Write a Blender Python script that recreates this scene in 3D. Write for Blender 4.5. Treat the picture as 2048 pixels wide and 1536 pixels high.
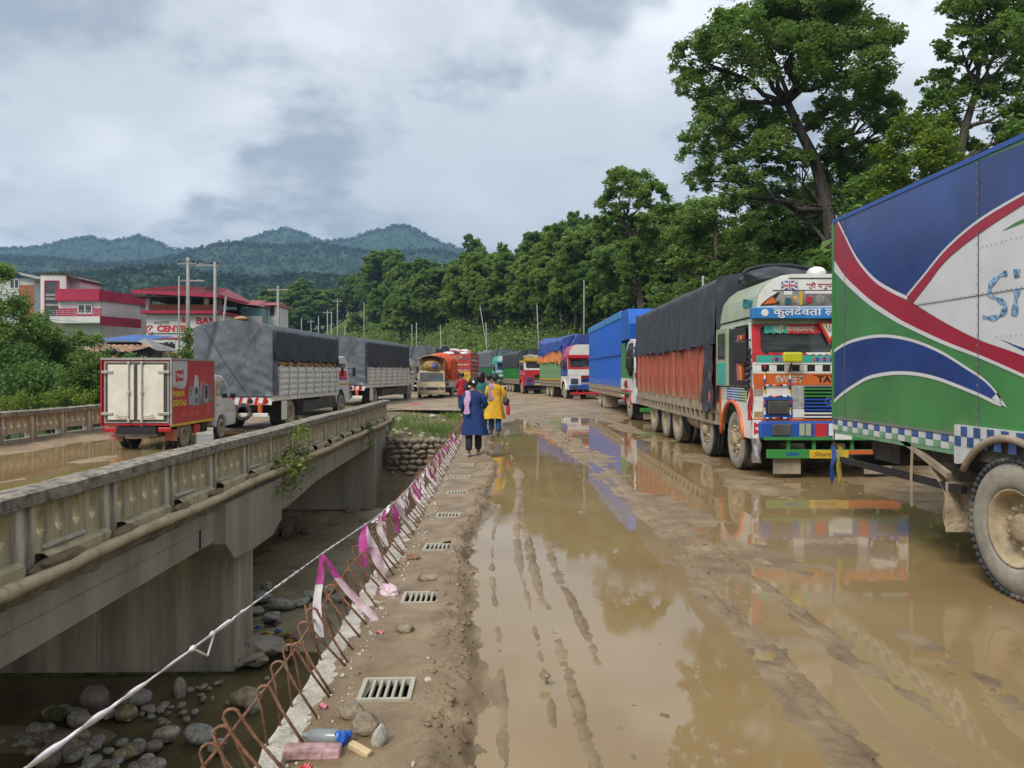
import bpy, bmesh, math, random
import numpy as np
from mathutils import Vector, Matrix, Euler
R = math.radians
for o in list(bpy.data.objects): bpy.data.objects.remove(o)
SC = bpy.context.scene
COL = SC.collection
random.seed(7)

# ---------------------------------------------------------------- camera
CAM_Z, FPX, HOR, YAW = 1.65, 1500.0, 745.0, 0.018
cam = bpy.data.cameras.new('camera'); camo = bpy.data.objects.new('camera', cam); COL.objects.link(camo)
camo.location = (0, 0, CAM_Z); camo.rotation_euler = (math.pi/2, 0, -YAW)
cam.sensor_width = 36.0; cam.lens = 36.0*FPX/2048.0; cam.shift_y = -(768.0-HOR)/2048.0
cam.clip_start = 0.05; cam.clip_end = 20000
SC.camera = camo

# ---------------------------------------------------------------- sky
SUN_EL, SUN_AZ = 49.0, 216.0      # compass degrees, clockwise from +Y (the road)
w = bpy.data.worlds.new('World'); SC.world = w; w.use_nodes = True
nt = w.node_tree; nt.nodes.clear()
def wn(t, **k):
    n = nt.nodes.new(t)
    for a, b in k.items(): setattr(n, a, b)
    return n
def wl(a, b): nt.links.new(a, b)
sky = wn('ShaderNodeTexSky', sky_type='NISHITA', sun_disc=False)
sky.sun_elevation = R(SUN_EL); sky.sun_rotation = R(SUN_AZ); sky.dust_density = 3.0; sky.altitude = 300
bg_sky = wn('ShaderNodeBackground'); bg_sky.inputs[1].default_value = 0.09; wl(sky.outputs[0], bg_sky.inputs[0])
tc = wn('ShaderNodeTexCoord'); sep = wn('ShaderNodeSeparateXYZ'); wl(tc.outputs['Generated'], sep.inputs[0])
def wmath(op, a, b=None, c=None):
    n = wn('ShaderNodeMath', operation=op)
    for i, v in enumerate((a, b, c)):
        if v is None: continue
        if isinstance(v, (int, float)): n.inputs[i].default_value = v
        else: wl(v, n.inputs[i])
    return n.outputs[0]
zc = wmath('MAXIMUM', sep.outputs[2], 0.0)
den = wmath('ADD', zc, 0.30)
cx = wmath('DIVIDE', sep.outputs[0], den); cy = wmath('DIVIDE', sep.outputs[1], den)
cmb = wn('ShaderNodeCombineXYZ'); wl(cx, cmb.inputs[0]); wl(cy, cmb.inputs[1]); cmb.inputs[2].default_value = 3.7
def wnoise(scale, det, rough, dist, off):
    mp = wn('ShaderNodeMapping'); mp.inputs['Location'].default_value = off; wl(cmb.outputs[0], mp.inputs[0])
    n = wn('ShaderNodeTexNoise'); n.inputs['Scale'].default_value = scale; n.inputs['Detail'].default_value = det
    n.inputs['Roughness'].default_value = rough; n.inputs['Distortion'].default_value = dist
    wl(mp.outputs[0], n.inputs['Vector']); return n.outputs[0]
def wramp(src, stops):
    r = wn('ShaderNodeValToRGB'); el = r.color_ramp.elements; r.color_ramp.interpolation = 'EASE'
    el[0].position, el[0].color = stops[0][0], stops[0][1]+(1,); el[1].position, el[1].color = stops[-1][0], stops[-1][1]+(1,)
    for p, c in stops[1:-1]:
        e = el.new(p); e.color = c+(1,)
    wl(src, r.inputs[0]); return r.outputs[0]
n1 = wnoise(0.9, 9, 0.52, 0.2, (6.1, 5.4, 0)); n2 = wnoise(2.2, 12, 0.56, 0.0, (3.7, 6.2, 0))
hi = wramp(n1, [(0.30, (0.41, 0.445, 0.48)), (0.47, (0.56, 0.59, 0.62)), (0.64, (0.85, 0.87, 0.89))])   # high grey sheet
lowm = wramp(n2, [(0.49, (0, 0, 0)), (0.635, (0.88, 0.88, 0.88))])                                          # low dark scud
mx = wn('ShaderNodeMixRGB'); wl(lowm, mx.inputs[0]); wl(hi, mx.inputs[1]); mx.inputs[2].default_value = (0.30, 0.345, 0.40, 1)
bg_cl = wn('ShaderNodeBackground'); bg_cl.inputs[1].default_value = 0.68; wl(mx.outputs[0], bg_cl.inputs[0])
msh = wn('ShaderNodeMixShader'); msh.inputs[0].default_value = 0.93; wl(bg_sky.outputs[0], msh.inputs[1]); wl(bg_cl.outputs[0], msh.inputs[2])
wo = wn('ShaderNodeOutputWorld'); wl(msh.outputs[0], wo.inputs[0])

# ---------------------------------------------------------------- sun behind cloud
sl = bpy.data.lights.new('sun', 'SUN'); sl.energy = 1.5; sl.angle = R(24); sl.color = (1.0, 0.94, 0.86)
so = bpy.data.objects.new('sun', sl); COL.objects.link(so)
az, el_ = R(SUN_AZ), R(SUN_EL)
sd = Vector((math.sin(az)*math.cos(el_), math.cos(az)*math.cos(el_), math.sin(el_)))
so.rotation_euler = sd.to_track_quat('Z', 'Y').to_euler(); so.location = (0, 0, 60)
vs = SC.view_settings; vs.view_transform = 'Standard'; vs.look = 'None'; vs.exposure = 1.1; vs.gamma = 1.0; vs.use_curve_mapping = False
SC.cycles.use_denoising = True; SC.cycles.max_bounces = 7; SC.cycles.diffuse_bounces = 4; SC.cycles.glossy_bounces = 3
SC.cycles.transmission_bounces = 3; SC.cycles.transparent_max_bounces = 10; SC.cycles.volume_bounces = 0
SC.cycles.caustics_reflective = False; SC.cycles.caustics_refractive = False; SC.cycles.sample_clamp_indirect = 6.0

# ---------------------------------------------------------------- placing: photo pixel + depth -> point in the place
CA, SA = math.cos(YAW), math.sin(YAW)
def at(px, py, d):
    xc, yc, z = (px-1024.0)/FPX*d, d, CAM_Z+(HOR-py)/FPX*d
    return Vector((xc*CA+yc*SA, -xc*SA+yc*CA, z))
def gp(px, py, z=0.0): return at(px, py, (CAM_Z-z)*FPX/(py-HOR))

# ---------------------------------------------------------------- noise
def _h(ix, iy, s):
    n = (ix.astype(np.int64)*374761393 + iy.astype(np.int64)*668265263 + s*2246822519) & 0xffffffff
    n = ((n ^ (n >> 13))*1274126177) & 0xffffffff
    return ((n ^ (n >> 16)) & 0xffff)/65535.0
def _hs(ix, iy, s):
    n = (ix*374761393+iy*668265263+s*2246822519) & 0xffffffff
    n = ((n ^ (n >> 13))*1274126177) & 0xffffffff
    return ((n ^ (n >> 16)) & 0xffff)/65535.0
def svn(x, y, s):
    ix, iy = math.floor(x), math.floor(y); fx, fy = x-ix, y-iy; fx = fx*fx*(3-2*fx); fy = fy*fy*(3-2*fy)
    a, b, c, d = _hs(ix, iy, s), _hs(ix+1, iy, s), _hs(ix, iy+1, s), _hs(ix+1, iy+1, s)
    return (a+(b-a)*fx)*(1-fy)+(c+(d-c)*fx)*fy
def vn(x, y, s=0):
    if isinstance(x, (int, float)) and isinstance(y, (int, float)): return svn(float(x), float(y), s)
    x = np.asarray(x, float); y = np.asarray(y, float)
    x, y = np.broadcast_arrays(x, y)
    ix, iy = np.floor(x), np.floor(y); fx, fy = x-ix, y-iy
    fx = fx*fx*(3-2*fx); fy = fy*fy*(3-2*fy)
    a, b, c, d = _h(ix, iy, s), _h(ix+1, iy, s), _h(ix, iy+1, s), _h(ix+1, iy+1, s)
    return (a+(b-a)*fx)*(1-fy)+(c+(d-c)*fx)*fy
def fbm(x, y, s=0, o=4, g=0.5):
    t, a, n = 0, 1, 0
    if isinstance(x, (int, float)) and isinstance(y, (int, float)):
        for i in range(o): t += a*svn(x*2**i, y*2**i, s+i*17); n += a; a *= g
        return t/n-0.5
    for i in range(o):
        t = t+a*vn(np.asarray(x)*2**i, np.asarray(y)*2**i, s+i*17); n += a; a *= g
    return t/n-0.5
def sst(a, b, x):
    t = np.clip((np.asarray(x, float)-a)/(b-a), 0, 1); return t*t*(3-2*t)

# ---------------------------------------------------------------- materials
MATS = {}
def mat(name, col, rough=0.6, var=0.12, scale=6.0, bump=0.0, bscale=25.0, dirt=0.0, dirtcol=(0.23, 0.17, 0.105), dscale=2.2,
        metal=0.0, spec=0.5, col2=None, streak=False, trans=0.0, dirt_low=None, coat=0.0):
    """weathered surface: base colour varied by noise, dirt in patches, fine relief"""
    if name in MATS: return MATS[name]
    m = bpy.data.materials.new(name); m.use_nodes = True; t = m.node_tree; L = t.links.new
    b = t.nodes['Principled BSDF']; b.inputs['Roughness'].default_value = rough; b.inputs['Metallic'].default_value = metal
    b.inputs['Specular IOR Level'].default_value = spec
    if coat: b.inputs['Coat Weight'].default_value = coat; b.inputs['Coat Roughness'].default_value = 0.15
    if trans: b.inputs['Transmission Weight'].default_value = trans
    tcn = t.nodes.new('ShaderNodeTexCoord'); src = tcn.outputs['Object']
    if streak:
        mp = t.nodes.new('ShaderNodeMapping'); mp.inputs['Scale'].default_value = (1, 1, 0.10); L(src, mp.inputs[0]); ssrc = mp.outputs[0]
    else: ssrc = src
    n = t.nodes.new('ShaderNodeTexNoise'); n.inputs['Scale'].default_value = scale; n.inputs['Detail'].default_value = 6; n.inputs['Roughness'].default_value = 0.6
    L(ssrc, n.inputs['Vector'])
    r = t.nodes.new('ShaderNodeValToRGB'); e = r.color_ramp.elements
    lo = tuple(max(0, c*(1-var*1.6)) for c in col); hi_ = tuple(min(1, c*(1+var)) for c in (col2 or col))
    e[0].position, e[0].color = 0.32, lo+(1,); e[1].position, e[1].color = 0.68, hi_+(1,); L(n.outputs[0], r.inputs[0])
    out = r.outputs[0]
    if dirt > 0:
        n3 = t.nodes.new('ShaderNodeTexNoise'); n3.inputs['Scale'].default_value = dscale; n3.inputs['Detail'].default_value = 9; n3.inputs['Roughness'].default_value = 0.68
        L(ssrc, n3.inputs['Vector'])
        fac = n3.outputs[0]
        if dirt_low is not None:   # splashed mud reaching up from the road
            sp = t.nodes.new('ShaderNodeSeparateXYZ'); L(src, sp.inputs[0])
            mr = t.nodes.new('ShaderNodeMapRange'); mr.inputs[1].default_value = dirt_low[1]; mr.inputs[2].default_value = dirt_low[0]
            mr.inputs[3].default_value = 0.0; mr.inputs[4].default_value = 0.28; L(sp.outputs[2], mr.inputs[0])
            ad = t.nodes.new('ShaderNodeMath'); ad.operation = 'ADD'; L(fac, ad.inputs[0]); L(mr.outputs[0], ad.inputs[1]); fac = ad.outputs[0]
        r2 = t.nodes.new('ShaderNodeValToRGB'); q = r2.color_ramp.elements
        q[0].position = 0.78-dirt*0.45; q[1].position = 0.95-dirt*0.38
        q[0].color = (0, 0, 0, 1); q[1].color = (0.9, 0.9, 0.9, 1); L(fac, r2.inputs[0])
        mx_ = t.nodes.new('ShaderNodeMixRGB'); L(r2.outputs[0], mx_.inputs[0]); L(out, mx_.inputs[1]); mx_.inputs[2].default_value = dirtcol+(1,); out = mx_.outputs[0]
        rm = t.nodes.new('ShaderNodeMath'); rm.operation = 'MULTIPLY_ADD'; L(r2.outputs[0], rm.inputs[0]); rm.inputs[1].default_value = max(0, 0.85-rough); rm.inputs[2].default_value = rough
        L(rm.outputs[0], b.inputs['Roughness'])
    L(out, b.inputs['Base Color'])
    if bump > 0:
        n4 = t.nodes.new('ShaderNodeTexNoise'); n4.inputs['Scale'].default_value = bscale; n4.inputs['Detail'].default_value = 7; L(src, n4.inputs['Vector'])
        bp = t.nodes.new('ShaderNodeBump'); bp.inputs['Strength'].default_value = bump; bp.inputs['Distance'].default_value = 0.02; L(n4.outputs[0], bp.inputs['Height'])
        L(bp.outputs[0], b.inputs['Normal'])
    MATS[name] = m; return m
def paint(name, col, dirt=0.35, rough=0.42, **k): return mat(name, col, rough, k.pop('var', 0.10), 3.0, dirt=dirt, coat=k.pop('coat', 0.15), **k)
def glass(name='dark_glass', col=(0.02, 0.025, 0.03)):
    if name in MATS: return MATS[name]
    m = bpy.data.materials.new(name); m.use_nodes = True; t = m.node_tree; t.nodes.remove(t.nodes['Principled BSDF']); L = t.links.new
    tr = t.nodes.new('ShaderNodeBsdfTransparent'); tr.inputs[0].default_value = (0.35, 0.4, 0.4, 1)
    gl = t.nodes.new('ShaderNodeBsdfGlossy'); gl.inputs[0].default_value = (0.9, 0.93, 0.95, 1); gl.inputs['Roughness'].default_value = 0.06
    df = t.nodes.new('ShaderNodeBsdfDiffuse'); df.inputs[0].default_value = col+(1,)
    lw = t.nodes.new('ShaderNodeFresnel'); lw.inputs[0].default_value = 1.6
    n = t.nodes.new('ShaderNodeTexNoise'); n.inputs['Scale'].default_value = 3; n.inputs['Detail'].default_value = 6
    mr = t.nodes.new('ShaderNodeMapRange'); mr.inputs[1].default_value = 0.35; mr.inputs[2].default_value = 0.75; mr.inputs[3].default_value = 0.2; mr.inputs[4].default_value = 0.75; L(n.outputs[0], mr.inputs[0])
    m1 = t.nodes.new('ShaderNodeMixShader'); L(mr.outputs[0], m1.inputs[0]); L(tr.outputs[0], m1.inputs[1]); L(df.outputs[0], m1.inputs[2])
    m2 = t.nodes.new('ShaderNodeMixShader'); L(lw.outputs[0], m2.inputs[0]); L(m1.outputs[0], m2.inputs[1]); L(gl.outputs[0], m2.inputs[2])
    L(m2.outputs[0], t.nodes['Material Output'].inputs[0]); MATS[name] = m; return m
def leafmat(name, a, b, c, trans=0.42, clump=0.35):
    """leaf: each leaf its own shade, each clump of leaves a little its own too; light passes through"""
    if name in MATS: return MATS[name]
    m = bpy.data.materials.new(name); m.use_nodes = True; t = m.node_tree; t.nodes.remove(t.nodes['Principled BSDF']); L = t.links.new
    g = t.nodes.new('ShaderNodeNewGeometry'); tcn = t.nodes.new('ShaderNodeTexCoord')
    n = t.nodes.new('ShaderNodeTexNoise'); n.inputs['Scale'].default_value = clump; n.inputs['Detail'].default_value = 3; L(tcn.outputs['Object'], n.inputs['Vector'])
    ma = t.nodes.new('ShaderNodeMath'); ma.operation = 'MULTIPLY_ADD'; L(g.outputs['Random Per Island'], ma.inputs[0]); ma.inputs[1].default_value = 0.55; 
    mb_ = t.nodes.new('ShaderNodeMath'); mb_.operation = 'MULTIPLY_ADD'; L(n.outputs[0], mb_.inputs[0]); mb_.inputs[1].default_value = 1.5; mb_.inputs[2].default_value = -0.53
    L(mb_.outputs[0], ma.inputs[2])
    oi = t.nodes.new('ShaderNodeObjectInfo'); mo = t.nodes.new('ShaderNodeMath'); mo.operation = 'MULTIPLY_ADD'; L(oi.outputs['Random'], mo.inputs[0]); mo.inputs[1].default_value = 0.3; L(ma.outputs[0], mo.inputs[2])
    r = t.nodes.new('ShaderNodeValToRGB'); e = r.color_ramp.elements
    e[0].position, e[0].color = 0.05, a+(1,); e[1].position, e[1].color = 1.0, c+(1,); x = e.new(0.55); x.color = b+(1,); L(mo.outputs[0], r.inputs[0])
    df = t.nodes.new('ShaderNodeBsdfPrincipled'); df.inputs['Roughness'].default_value = 0.5; df.inputs['Specular IOR Level'].default_value = 0.35; L(r.outputs[0], df.inputs['Base Color'])
    tl = t.nodes.new('ShaderNodeBsdfTranslucent'); L(r.outputs[0], tl.inputs[0])
    ms = t.nodes.new('ShaderNodeMixShader'); ms.inputs[0].default_value = trans; L(df.outputs[0], ms.inputs[1]); L(tl.outputs[0], ms.inputs[2])
    L(ms.outputs[0], t.nodes['Material Output'].inputs[0]); MATS[name] = m; return m

# ---------------------------------------------------------------- mesh building
class MB:
    def __init__(s): s.v = []; s.f = []; s.m = []; s.cm = 0
    def add(s, vs_, fs):
        o = len(s.v); s.v.extend([tuple(p) for p in vs_])
        for f in fs: s.f.append(tuple(i+o for i in f)); s.m.append(s.cm)
        return s
    def mi(s, i): s.cm = i; return s
    def bx(s, x0, x1, y0, y1, z0, z1):
        return s.add([(x0, y0, z0), (x1, y0, z0), (x1, y1, z0), (x0, y1, z0), (x0, y0, z1), (x1, y0, z1), (x1, y1, z1), (x0, y1, z1)],
                     [(0, 3, 2, 1), (4, 5, 6, 7), (0, 1, 5, 4), (1, 2, 6, 5), (2, 3, 7, 6), (3, 0, 4, 7)])
    def obx(s, c, sz, rot=(0, 0, 0)):
        M = Matrix.Translation(c) @ Euler(rot).to_matrix().to_4x4(); h = [q/2 for q in sz]
        o = MB().bx(-h[0], h[0], -h[1], h[1], -h[2], h[2]); return s.add([M @ Vector(p) for p in o.v], o.f)
    def prism(s, poly, ax, a, b):
        """poly: 2D outline in the plane across axis ax (x: (y,z), y: (x,z), z: (x,y)), from a to b"""
        n = len(poly); mk = {'x': lambda p, q: (q, p[0], p[1]), 'y': lambda p, q: (p[0], q, p[1]), 'z': lambda p, q: (p[0], p[1], q)}[ax]
        vs_ = [mk(p, a) for p in poly]+[mk(p, b) for p in poly]
        fs = [tuple(range(n))[::-1], tuple(range(n, 2*n))]+[(i, (i+1) % n, n+(i+1) % n, n+i) for i in range(n)]
        return s.add(vs_, fs)
    def tube(s, pts, r, n=6, cap=True):
        pts = [Vector(p) for p in pts]; rs = r if isinstance(r, (list, tuple)) else [r]*len(pts)
        vs_, fs = [], []; up = None
        for i, p in enumerate(pts):
            d = (pts[min(i+1, len(pts)-1)]-pts[max(i-1, 0)])
            d = d.normalized() if d.length > 1e-9 else Vector((0, 0, 1))
            if up is None: up = d.orthogonal().normalized()
            up = (up-d*up.dot(d)); up = up.normalized() if up.length > 1e-6 else d.orthogonal().normalized()
            sd_ = d.cross(up)
            for k in range(n):
                a = 2*math.pi*k/n; vs_.append(p+(up*math.cos(a)+sd_*math.sin(a))*rs[i])
        for i in range(len(pts)-1):
            for k in range(n): fs.append((i*n+k, i*n+(k+1) % n, (i+1)*n+(k+1) % n, (i+1)*n+k))
        if cap: fs.append(tuple(range(n))[::-1]); fs.append(tuple((len(pts)-1)*n+k for k in range(n)))
        return s.add(vs_, fs)
    def lathe(s, prof, n=32, axis='x', c=(0, 0, 0), cap=True):
        """prof: (along, radius) pairs"""
        vs_, fs = [], []
        for (u, r) in prof:
            for k in range(n):
                a = 2*math.pi*k/n; p = {'x': (u, r*math.cos(a), r*math.sin(a)), 'y': (r*math.cos(a), u, r*math.sin(a)), 'z': (r*math.cos(a), r*math.sin(a), u)}[axis]
                vs_.append((p[0]+c[0], p[1]+c[1], p[2]+c[2]))
        for i in range(len(prof)-1):
            for k in range(n): fs.append((i*n+k, i*n+(k+1) % n, (i+1)*n+(k+1) % n, (i+1)*n+k))
        if cap and prof[0][1] > 1e-6: fs.append(tuple(range(n)))
        if cap and prof[-1][1] > 1e-6: fs.append(tuple((len(prof)-1)*n+k for k in range(n))[::-1])
        return s.add(vs_, fs)
    def grid(s, nu, nv, fn):
        vs_ = [fn(i/nu, j/nv) for j in range(nv+1) for i in range(nu+1)]
        return s.add(vs_, [(j*(nu+1)+i, j*(nu+1)+i+1, (j+1)*(nu+1)+i+1, (j+1)*(nu+1)+i) for j in range(nv) for i in range(nu)])
    def mesh(s, name, mats, smooth=False):
        me = bpy.data.meshes.new(name); me.from_pydata(s.v, [], s.f)
        mats = mats if isinstance(mats, (list, tuple)) else [mats]
        for q in mats: me.materials.append(q)
        if len(mats) > 1: me.polygons.foreach_set('material_index', s.m)
        if smooth: me.polygons.foreach_set('use_smooth', [True]*len(s.f))
        me.update(); return me
    def build(s, name, mats, parent=None, smooth=False, bevel=0.0, loc=None, rot=None, seg=2, wn_=False):
        return obj(name, s.mesh(name, mats, smooth), parent, loc, rot, bevel, seg)
def obj(name, me, parent=None, loc=None, rot=None, bevel=0.0, seg=2, scale=None):
    o = bpy.data.objects.new(name, me); COL.objects.link(o)
    if parent is not None: o.parent = parent
    if loc is not None: o.location = loc
    if rot is not None: o.rotation_euler = rot
    if scale is not None: o.scale = scale if isinstance(scale, (tuple, list)) else (scale,)*3
    if bevel > 0:
        b = o.modifiers.new('bevel', 'BEVEL'); b.width = bevel; b.segments = seg; b.limit_method = 'ANGLE'; b.angle_limit = R(35)
    return o
def npmesh(name, v, f, mats, smooth=False):
    v = np.asarray(v, np.float32); f = np.asarray(f, np.int32); k = f.shape[1]
    me = bpy.data.meshes.new(name); me.vertices.add(len(v)); me.vertices.foreach_set('co', v.ravel())
    me.loops.add(f.size); me.loops.foreach_set('vertex_index', f.ravel()); me.polygons.add(len(f))
    me.polygons.foreach_set('loop_start', np.arange(0, f.size, k, dtype=np.int32))
    if smooth: me.polygons.foreach_set('use_smooth', np.ones(len(f), bool))
    for m in (mats if isinstance(mats, (list, tuple)) else [mats]): me.materials.append(m)
    me.update(calc_edges=True); return me
def gridmesh(name, X, Y, Z, m, smooth=True, keep=None):
    ny, nx = X.shape; v = np.stack([X, Y, Z], -1).reshape(-1, 3)
    i = np.arange(ny*nx).reshape(ny, nx); f = np.stack([i[:-1, :-1], i[:-1, 1:], i[1:, 1:], i[1:, :-1]], -1)
    if keep is not None: f = f[keep[:-1, :-1] | keep[1:, 1:] | keep[:-1, 1:] | keep[1:, :-1]]
    f = f.reshape(-1, 4)
    if keep is not None:
        u = np.unique(f); rm = np.full(ny*nx, -1); rm[u] = np.arange(len(u)); v = v[u]; f = rm[f]
    return npmesh(name, v, f, m, smooth)
def tag(o, label=None, cat=None, group=None, kind=None):
    if label: o['label'] = label
    if cat: o['category'] = cat
    if group: o['group'] = group
    if kind: o['kind'] = kind
    return o
def thing(name, label, cat, loc=(0, 0, 0), rz=0.0, group=None):
    o = bpy.data.objects.new(name, None); COL.objects.link(o); o.location = loc; o.rotation_euler = (0, 0, rz); o.empty_display_size = 0.3
    return tag(o, label, cat, group)
def struct(o): return tag(o, kind='structure')
def copy_tree(o, parent=None):
    c = o.copy(); COL.objects.link(c); c.parent = parent
    for ch in o.children: copy_tree(ch, c)
    return c
TXC = {}
def text_mesh(s, size=1.0, bold=0.0, shear=0.0, extrude=0.0):
    k = (s, size, bold, shear)
    if k in TXC: return TXC[k]
    c = bpy.data.curves.new('lettering', 'FONT'); c.body = s; c.size = size; c.offset = bold; c.shear = shear; c.extrude = extrude; c.resolution_u = 3
    o = bpy.data.objects.new('lettering', c); COL.objects.link(o)
    dg = bpy.context.evaluated_depsgraph_get(); me = bpy.data.meshes.new_from_object(o.evaluated_get(dg)); me.name = 'lettering'
    bpy.data.objects.remove(o); me.materials.clear()
    xs = [v.co.x for v in me.vertices] or [0]; me['w'] = max(xs)-min(xs); me['x0'] = min(xs)
    TXC[k] = me; return me
def lettering(s, size, m, parent, loc, rot=(math.pi/2, 0, 0), width=None, bold=0.0, shear=0.0, name='lettering'):
    """letters on a plate: loc is the lower left corner as read"""
    me = text_mesh(s, size, bold, shear).copy(); me.materials.append(m)
    sx = 1.0 if width is None else width/max(me['w'], 1e-6)
    o = obj(name, me, parent, loc, rot, scale=(sx, 1, 1)); return o
# ================================================================ ground materials
def groundmat(name, cols, rough=(0.35, 0.85), scale=1.5, bump=0.5, wet=0.5, bscale=40, dist=0.02):
    m = bpy.data.materials.new(name); m.use_nodes = True; t = m.node_tree; L = t.links.new; b = t.nodes['Principled BSDF']
    tcn = t.nodes.new('ShaderNodeTexCoord')
    n = t.nodes.new('ShaderNodeTexNoise'); n.inputs['Scale'].default_value = scale; n.inputs['Detail'].default_value = 10; n.inputs['Roughness'].default_value = 0.65; L(tcn.outputs['Object'], n.inputs['Vector'])
    r = t.nodes.new('ShaderNodeValToRGB'); e = r.color_ramp.elements; e[0].position, e[0].color = 0.30, cols[0]+(1,); e[1].position, e[1].color = 0.72, cols[-1]+(1,)
    for i, c in enumerate(cols[1:-1]):
        q = e.new(0.30+0.42*(i+1)/(len(cols)-1)); q.color = c+(1,)
    L(n.outputs[0], r.inputs[0]); L(r.outputs[0], b.inputs['Base Color'])
    n2 = t.nodes.new('ShaderNodeTexNoise'); n2.inputs['Scale'].default_value = scale*0.9; n2.inputs['Detail'].default_value = 6
    mp = t.nodes.new('ShaderNodeMapping'); mp.inputs['Location'].default_value = (7, 3, 1); L(tcn.outputs['Object'], mp.inputs[0]); L(mp.outputs[0], n2.inputs['Vector'])
    mr = t.nodes.new('ShaderNodeMapRange'); mr.inputs[1].default_value = 0.38+0.2*(0.5-wet); mr.inputs[2].default_value = 0.62+0.2*(0.5-wet); mr.inputs[3].default_value = rough[1]; mr.inputs[4].default_value = rough[0]
    L(n2.outputs[0], mr.inputs[0]); L(mr.outputs[0], b.inputs['Roughness'])
    n3 = t.nodes.new('ShaderNodeTexNoise'); n3.inputs['Scale'].default_value = bscale; n3.inputs['Detail'].default_value = 8; n3.inputs['Roughness'].default_value = 0.7; L(tcn.outputs['Object'], n3.inputs['Vector'])
    bp = t.nodes.new('ShaderNodeBump'); bp.inputs['Strength'].default_value = bump; bp.inputs['Distance'].default_value = dist; L(n3.outputs[0], bp.inputs['Height']); L(bp.outputs[0], b.inputs['Normal'])
    MATS[name] = m; return m
def watermat(name, cols, rough=0.03, wave=0.25, wscale=6.0, scale=0.7, ior=1.33, stretch=(1, 0.45, 1)):
    m = bpy.data.materials.new(name); m.use_nodes = True; t = m.node_tree; L = t.links.new; b = t.nodes['Principled BSDF']
    b.inputs['IOR'].default_value = ior
    tcn = t.nodes.new('ShaderNodeTexCoord')
    n = t.nodes.new('ShaderNodeTexNoise'); n.inputs['Scale'].default_value = scale; n.inputs['Detail'].default_value = 7; L(tcn.outputs['Object'], n.inputs['Vector'])
    r = t.nodes.new('ShaderNodeValToRGB'); e = r.color_ramp.elements; e[0].position, e[0].color = 0.35, cols[0]+(1,); e[1].position, e[1].color = 0.68, cols[1]+(1,)
    L(n.outputs[0], r.inputs[0]); L(r.outputs[0], b.inputs['Base Color'])
    n4 = t.nodes.new('ShaderNodeTexNoise'); n4.inputs['Scale'].default_value = 0.9; n4.inputs['Detail'].default_value = 4; L(tcn.outputs['Object'], n4.inputs['Vector'])
    mr = t.nodes.new('ShaderNodeMapRange'); mr.inputs[1].default_value = 0.45; mr.inputs[2].default_value = 0.72; mr.inputs[3].default_value = rough; mr.inputs[4].default_value = rough+0.10; L(n4.outputs[0], mr.inputs[0]); L(mr.outputs[0], b.inputs['Roughness'])
    mp = t.nodes.new('ShaderNodeMapping'); mp.inputs['Scale'].default_value = stretch; L(tcn.outputs['Object'], mp.inputs[0])
    n3 = t.nodes.new('ShaderNodeTexNoise'); n3.inputs['Scale'].default_value = wscale; n3.inputs['Detail'].default_value = 4; L(mp.outputs[0], n3.inputs['Vector'])
    # ripples come in patches; elsewhere the water lies still
    n5 = t.nodes.new('ShaderNodeTexNoise'); n5.inputs['Scale'].default_value = 0.5; n5.inputs['Detail'].default_value = 3; L(tcn.outputs['Object'], n5.inputs['Vector'])
    mr2 = t.nodes.new('ShaderNodeMapRange'); mr2.inputs[1].default_value = 0.42; mr2.inputs[2].default_value = 0.66; mr2.inputs[3].default_value = 0.12*wave; mr2.inputs[4].default_value = wave; L(n5.outputs[0], mr2.inputs[0])
    bp = t.nodes.new('ShaderNodeBump'); bp.inputs['Distance'].default_value = 0.02; L(mr2.outputs[0], bp.inputs['Strength']); L(n3.outputs[0], bp.inputs['Height']); L(bp.outputs[0], b.inputs['Normal'])
    MATS[name] = m; return m
M_mud = groundmat('wet_mud', [(0.175, 0.118, 0.063), (0.28, 0.198, 0.114), (0.385, 0.29, 0.18)], (0.22, 0.75), 2.6, 0.9, 0.5, 75, 0.014)
M_mudfar = groundmat('road_mud', [(0.22, 0.155, 0.09), (0.33, 0.24, 0.145), (0.45, 0.35, 0.23)], (0.22, 0.75), 0.8, 0.8, 0.55, 14, 0.04)
M_earth = groundmat('earth', [(0.14, 0.105, 0.06), (0.20, 0.155, 0.09), (0.27, 0.21, 0.13)], (0.7, 0.95), 0.9, 0.8, 0.3, 9, 0.06)
M_grassy = groundmat('grassy_earth', [(0.040, 0.075, 0.016), (0.075, 0.125, 0.03), (0.15, 0.15, 0.055)], (0.8, 0.95), 0.16, 0.9, 0.3, 4, 0.2)
M_bed = groundmat('river_silt', [(0.24, 0.185, 0.11), (0.36, 0.29, 0.18), (0.50, 0.43, 0.30)], (0.3, 0.75), 1.1, 0.6, 0.45, 18, 0.03)
M_puddle = watermat('muddy_water', [(0.27, 0.180, 0.084), (0.33, 0.235, 0.118)], 0.02, 0.10, 5.0, 0.6, 1.47)
M_stream = watermat('stream_water', [(0.11, 0.092, 0.038), (0.22, 0.17, 0.085)], 0.04, 0.5, 5.0, 0.8, 1.33, (1, 1, 1))
M_conc = mat('old_concrete', (0.36, 0.32, 0.25), 0.85, 0.25, 3.5, bump=0.35, bscale=40, dirt=0.5, dirtcol=(0.10, 0.09, 0.075), dscale=1.6, streak=True)
M_conc2 = mat('grey_concrete', (0.40, 0.36, 0.285), 0.88, 0.18, 1.6, bump=0.2, bscale=50, dirt=0.46, dirtcol=(0.17, 0.145, 0.105), dscale=3.2, streak=True)
M_panel = mat('cream_concrete', (0.52, 0.43, 0.27), 0.85, 0.2, 4.0, bump=0.4, bscale=50, dirt=0.58, dirtcol=(0.11, 0.098, 0.08), dscale=5.0, streak=True)
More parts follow.
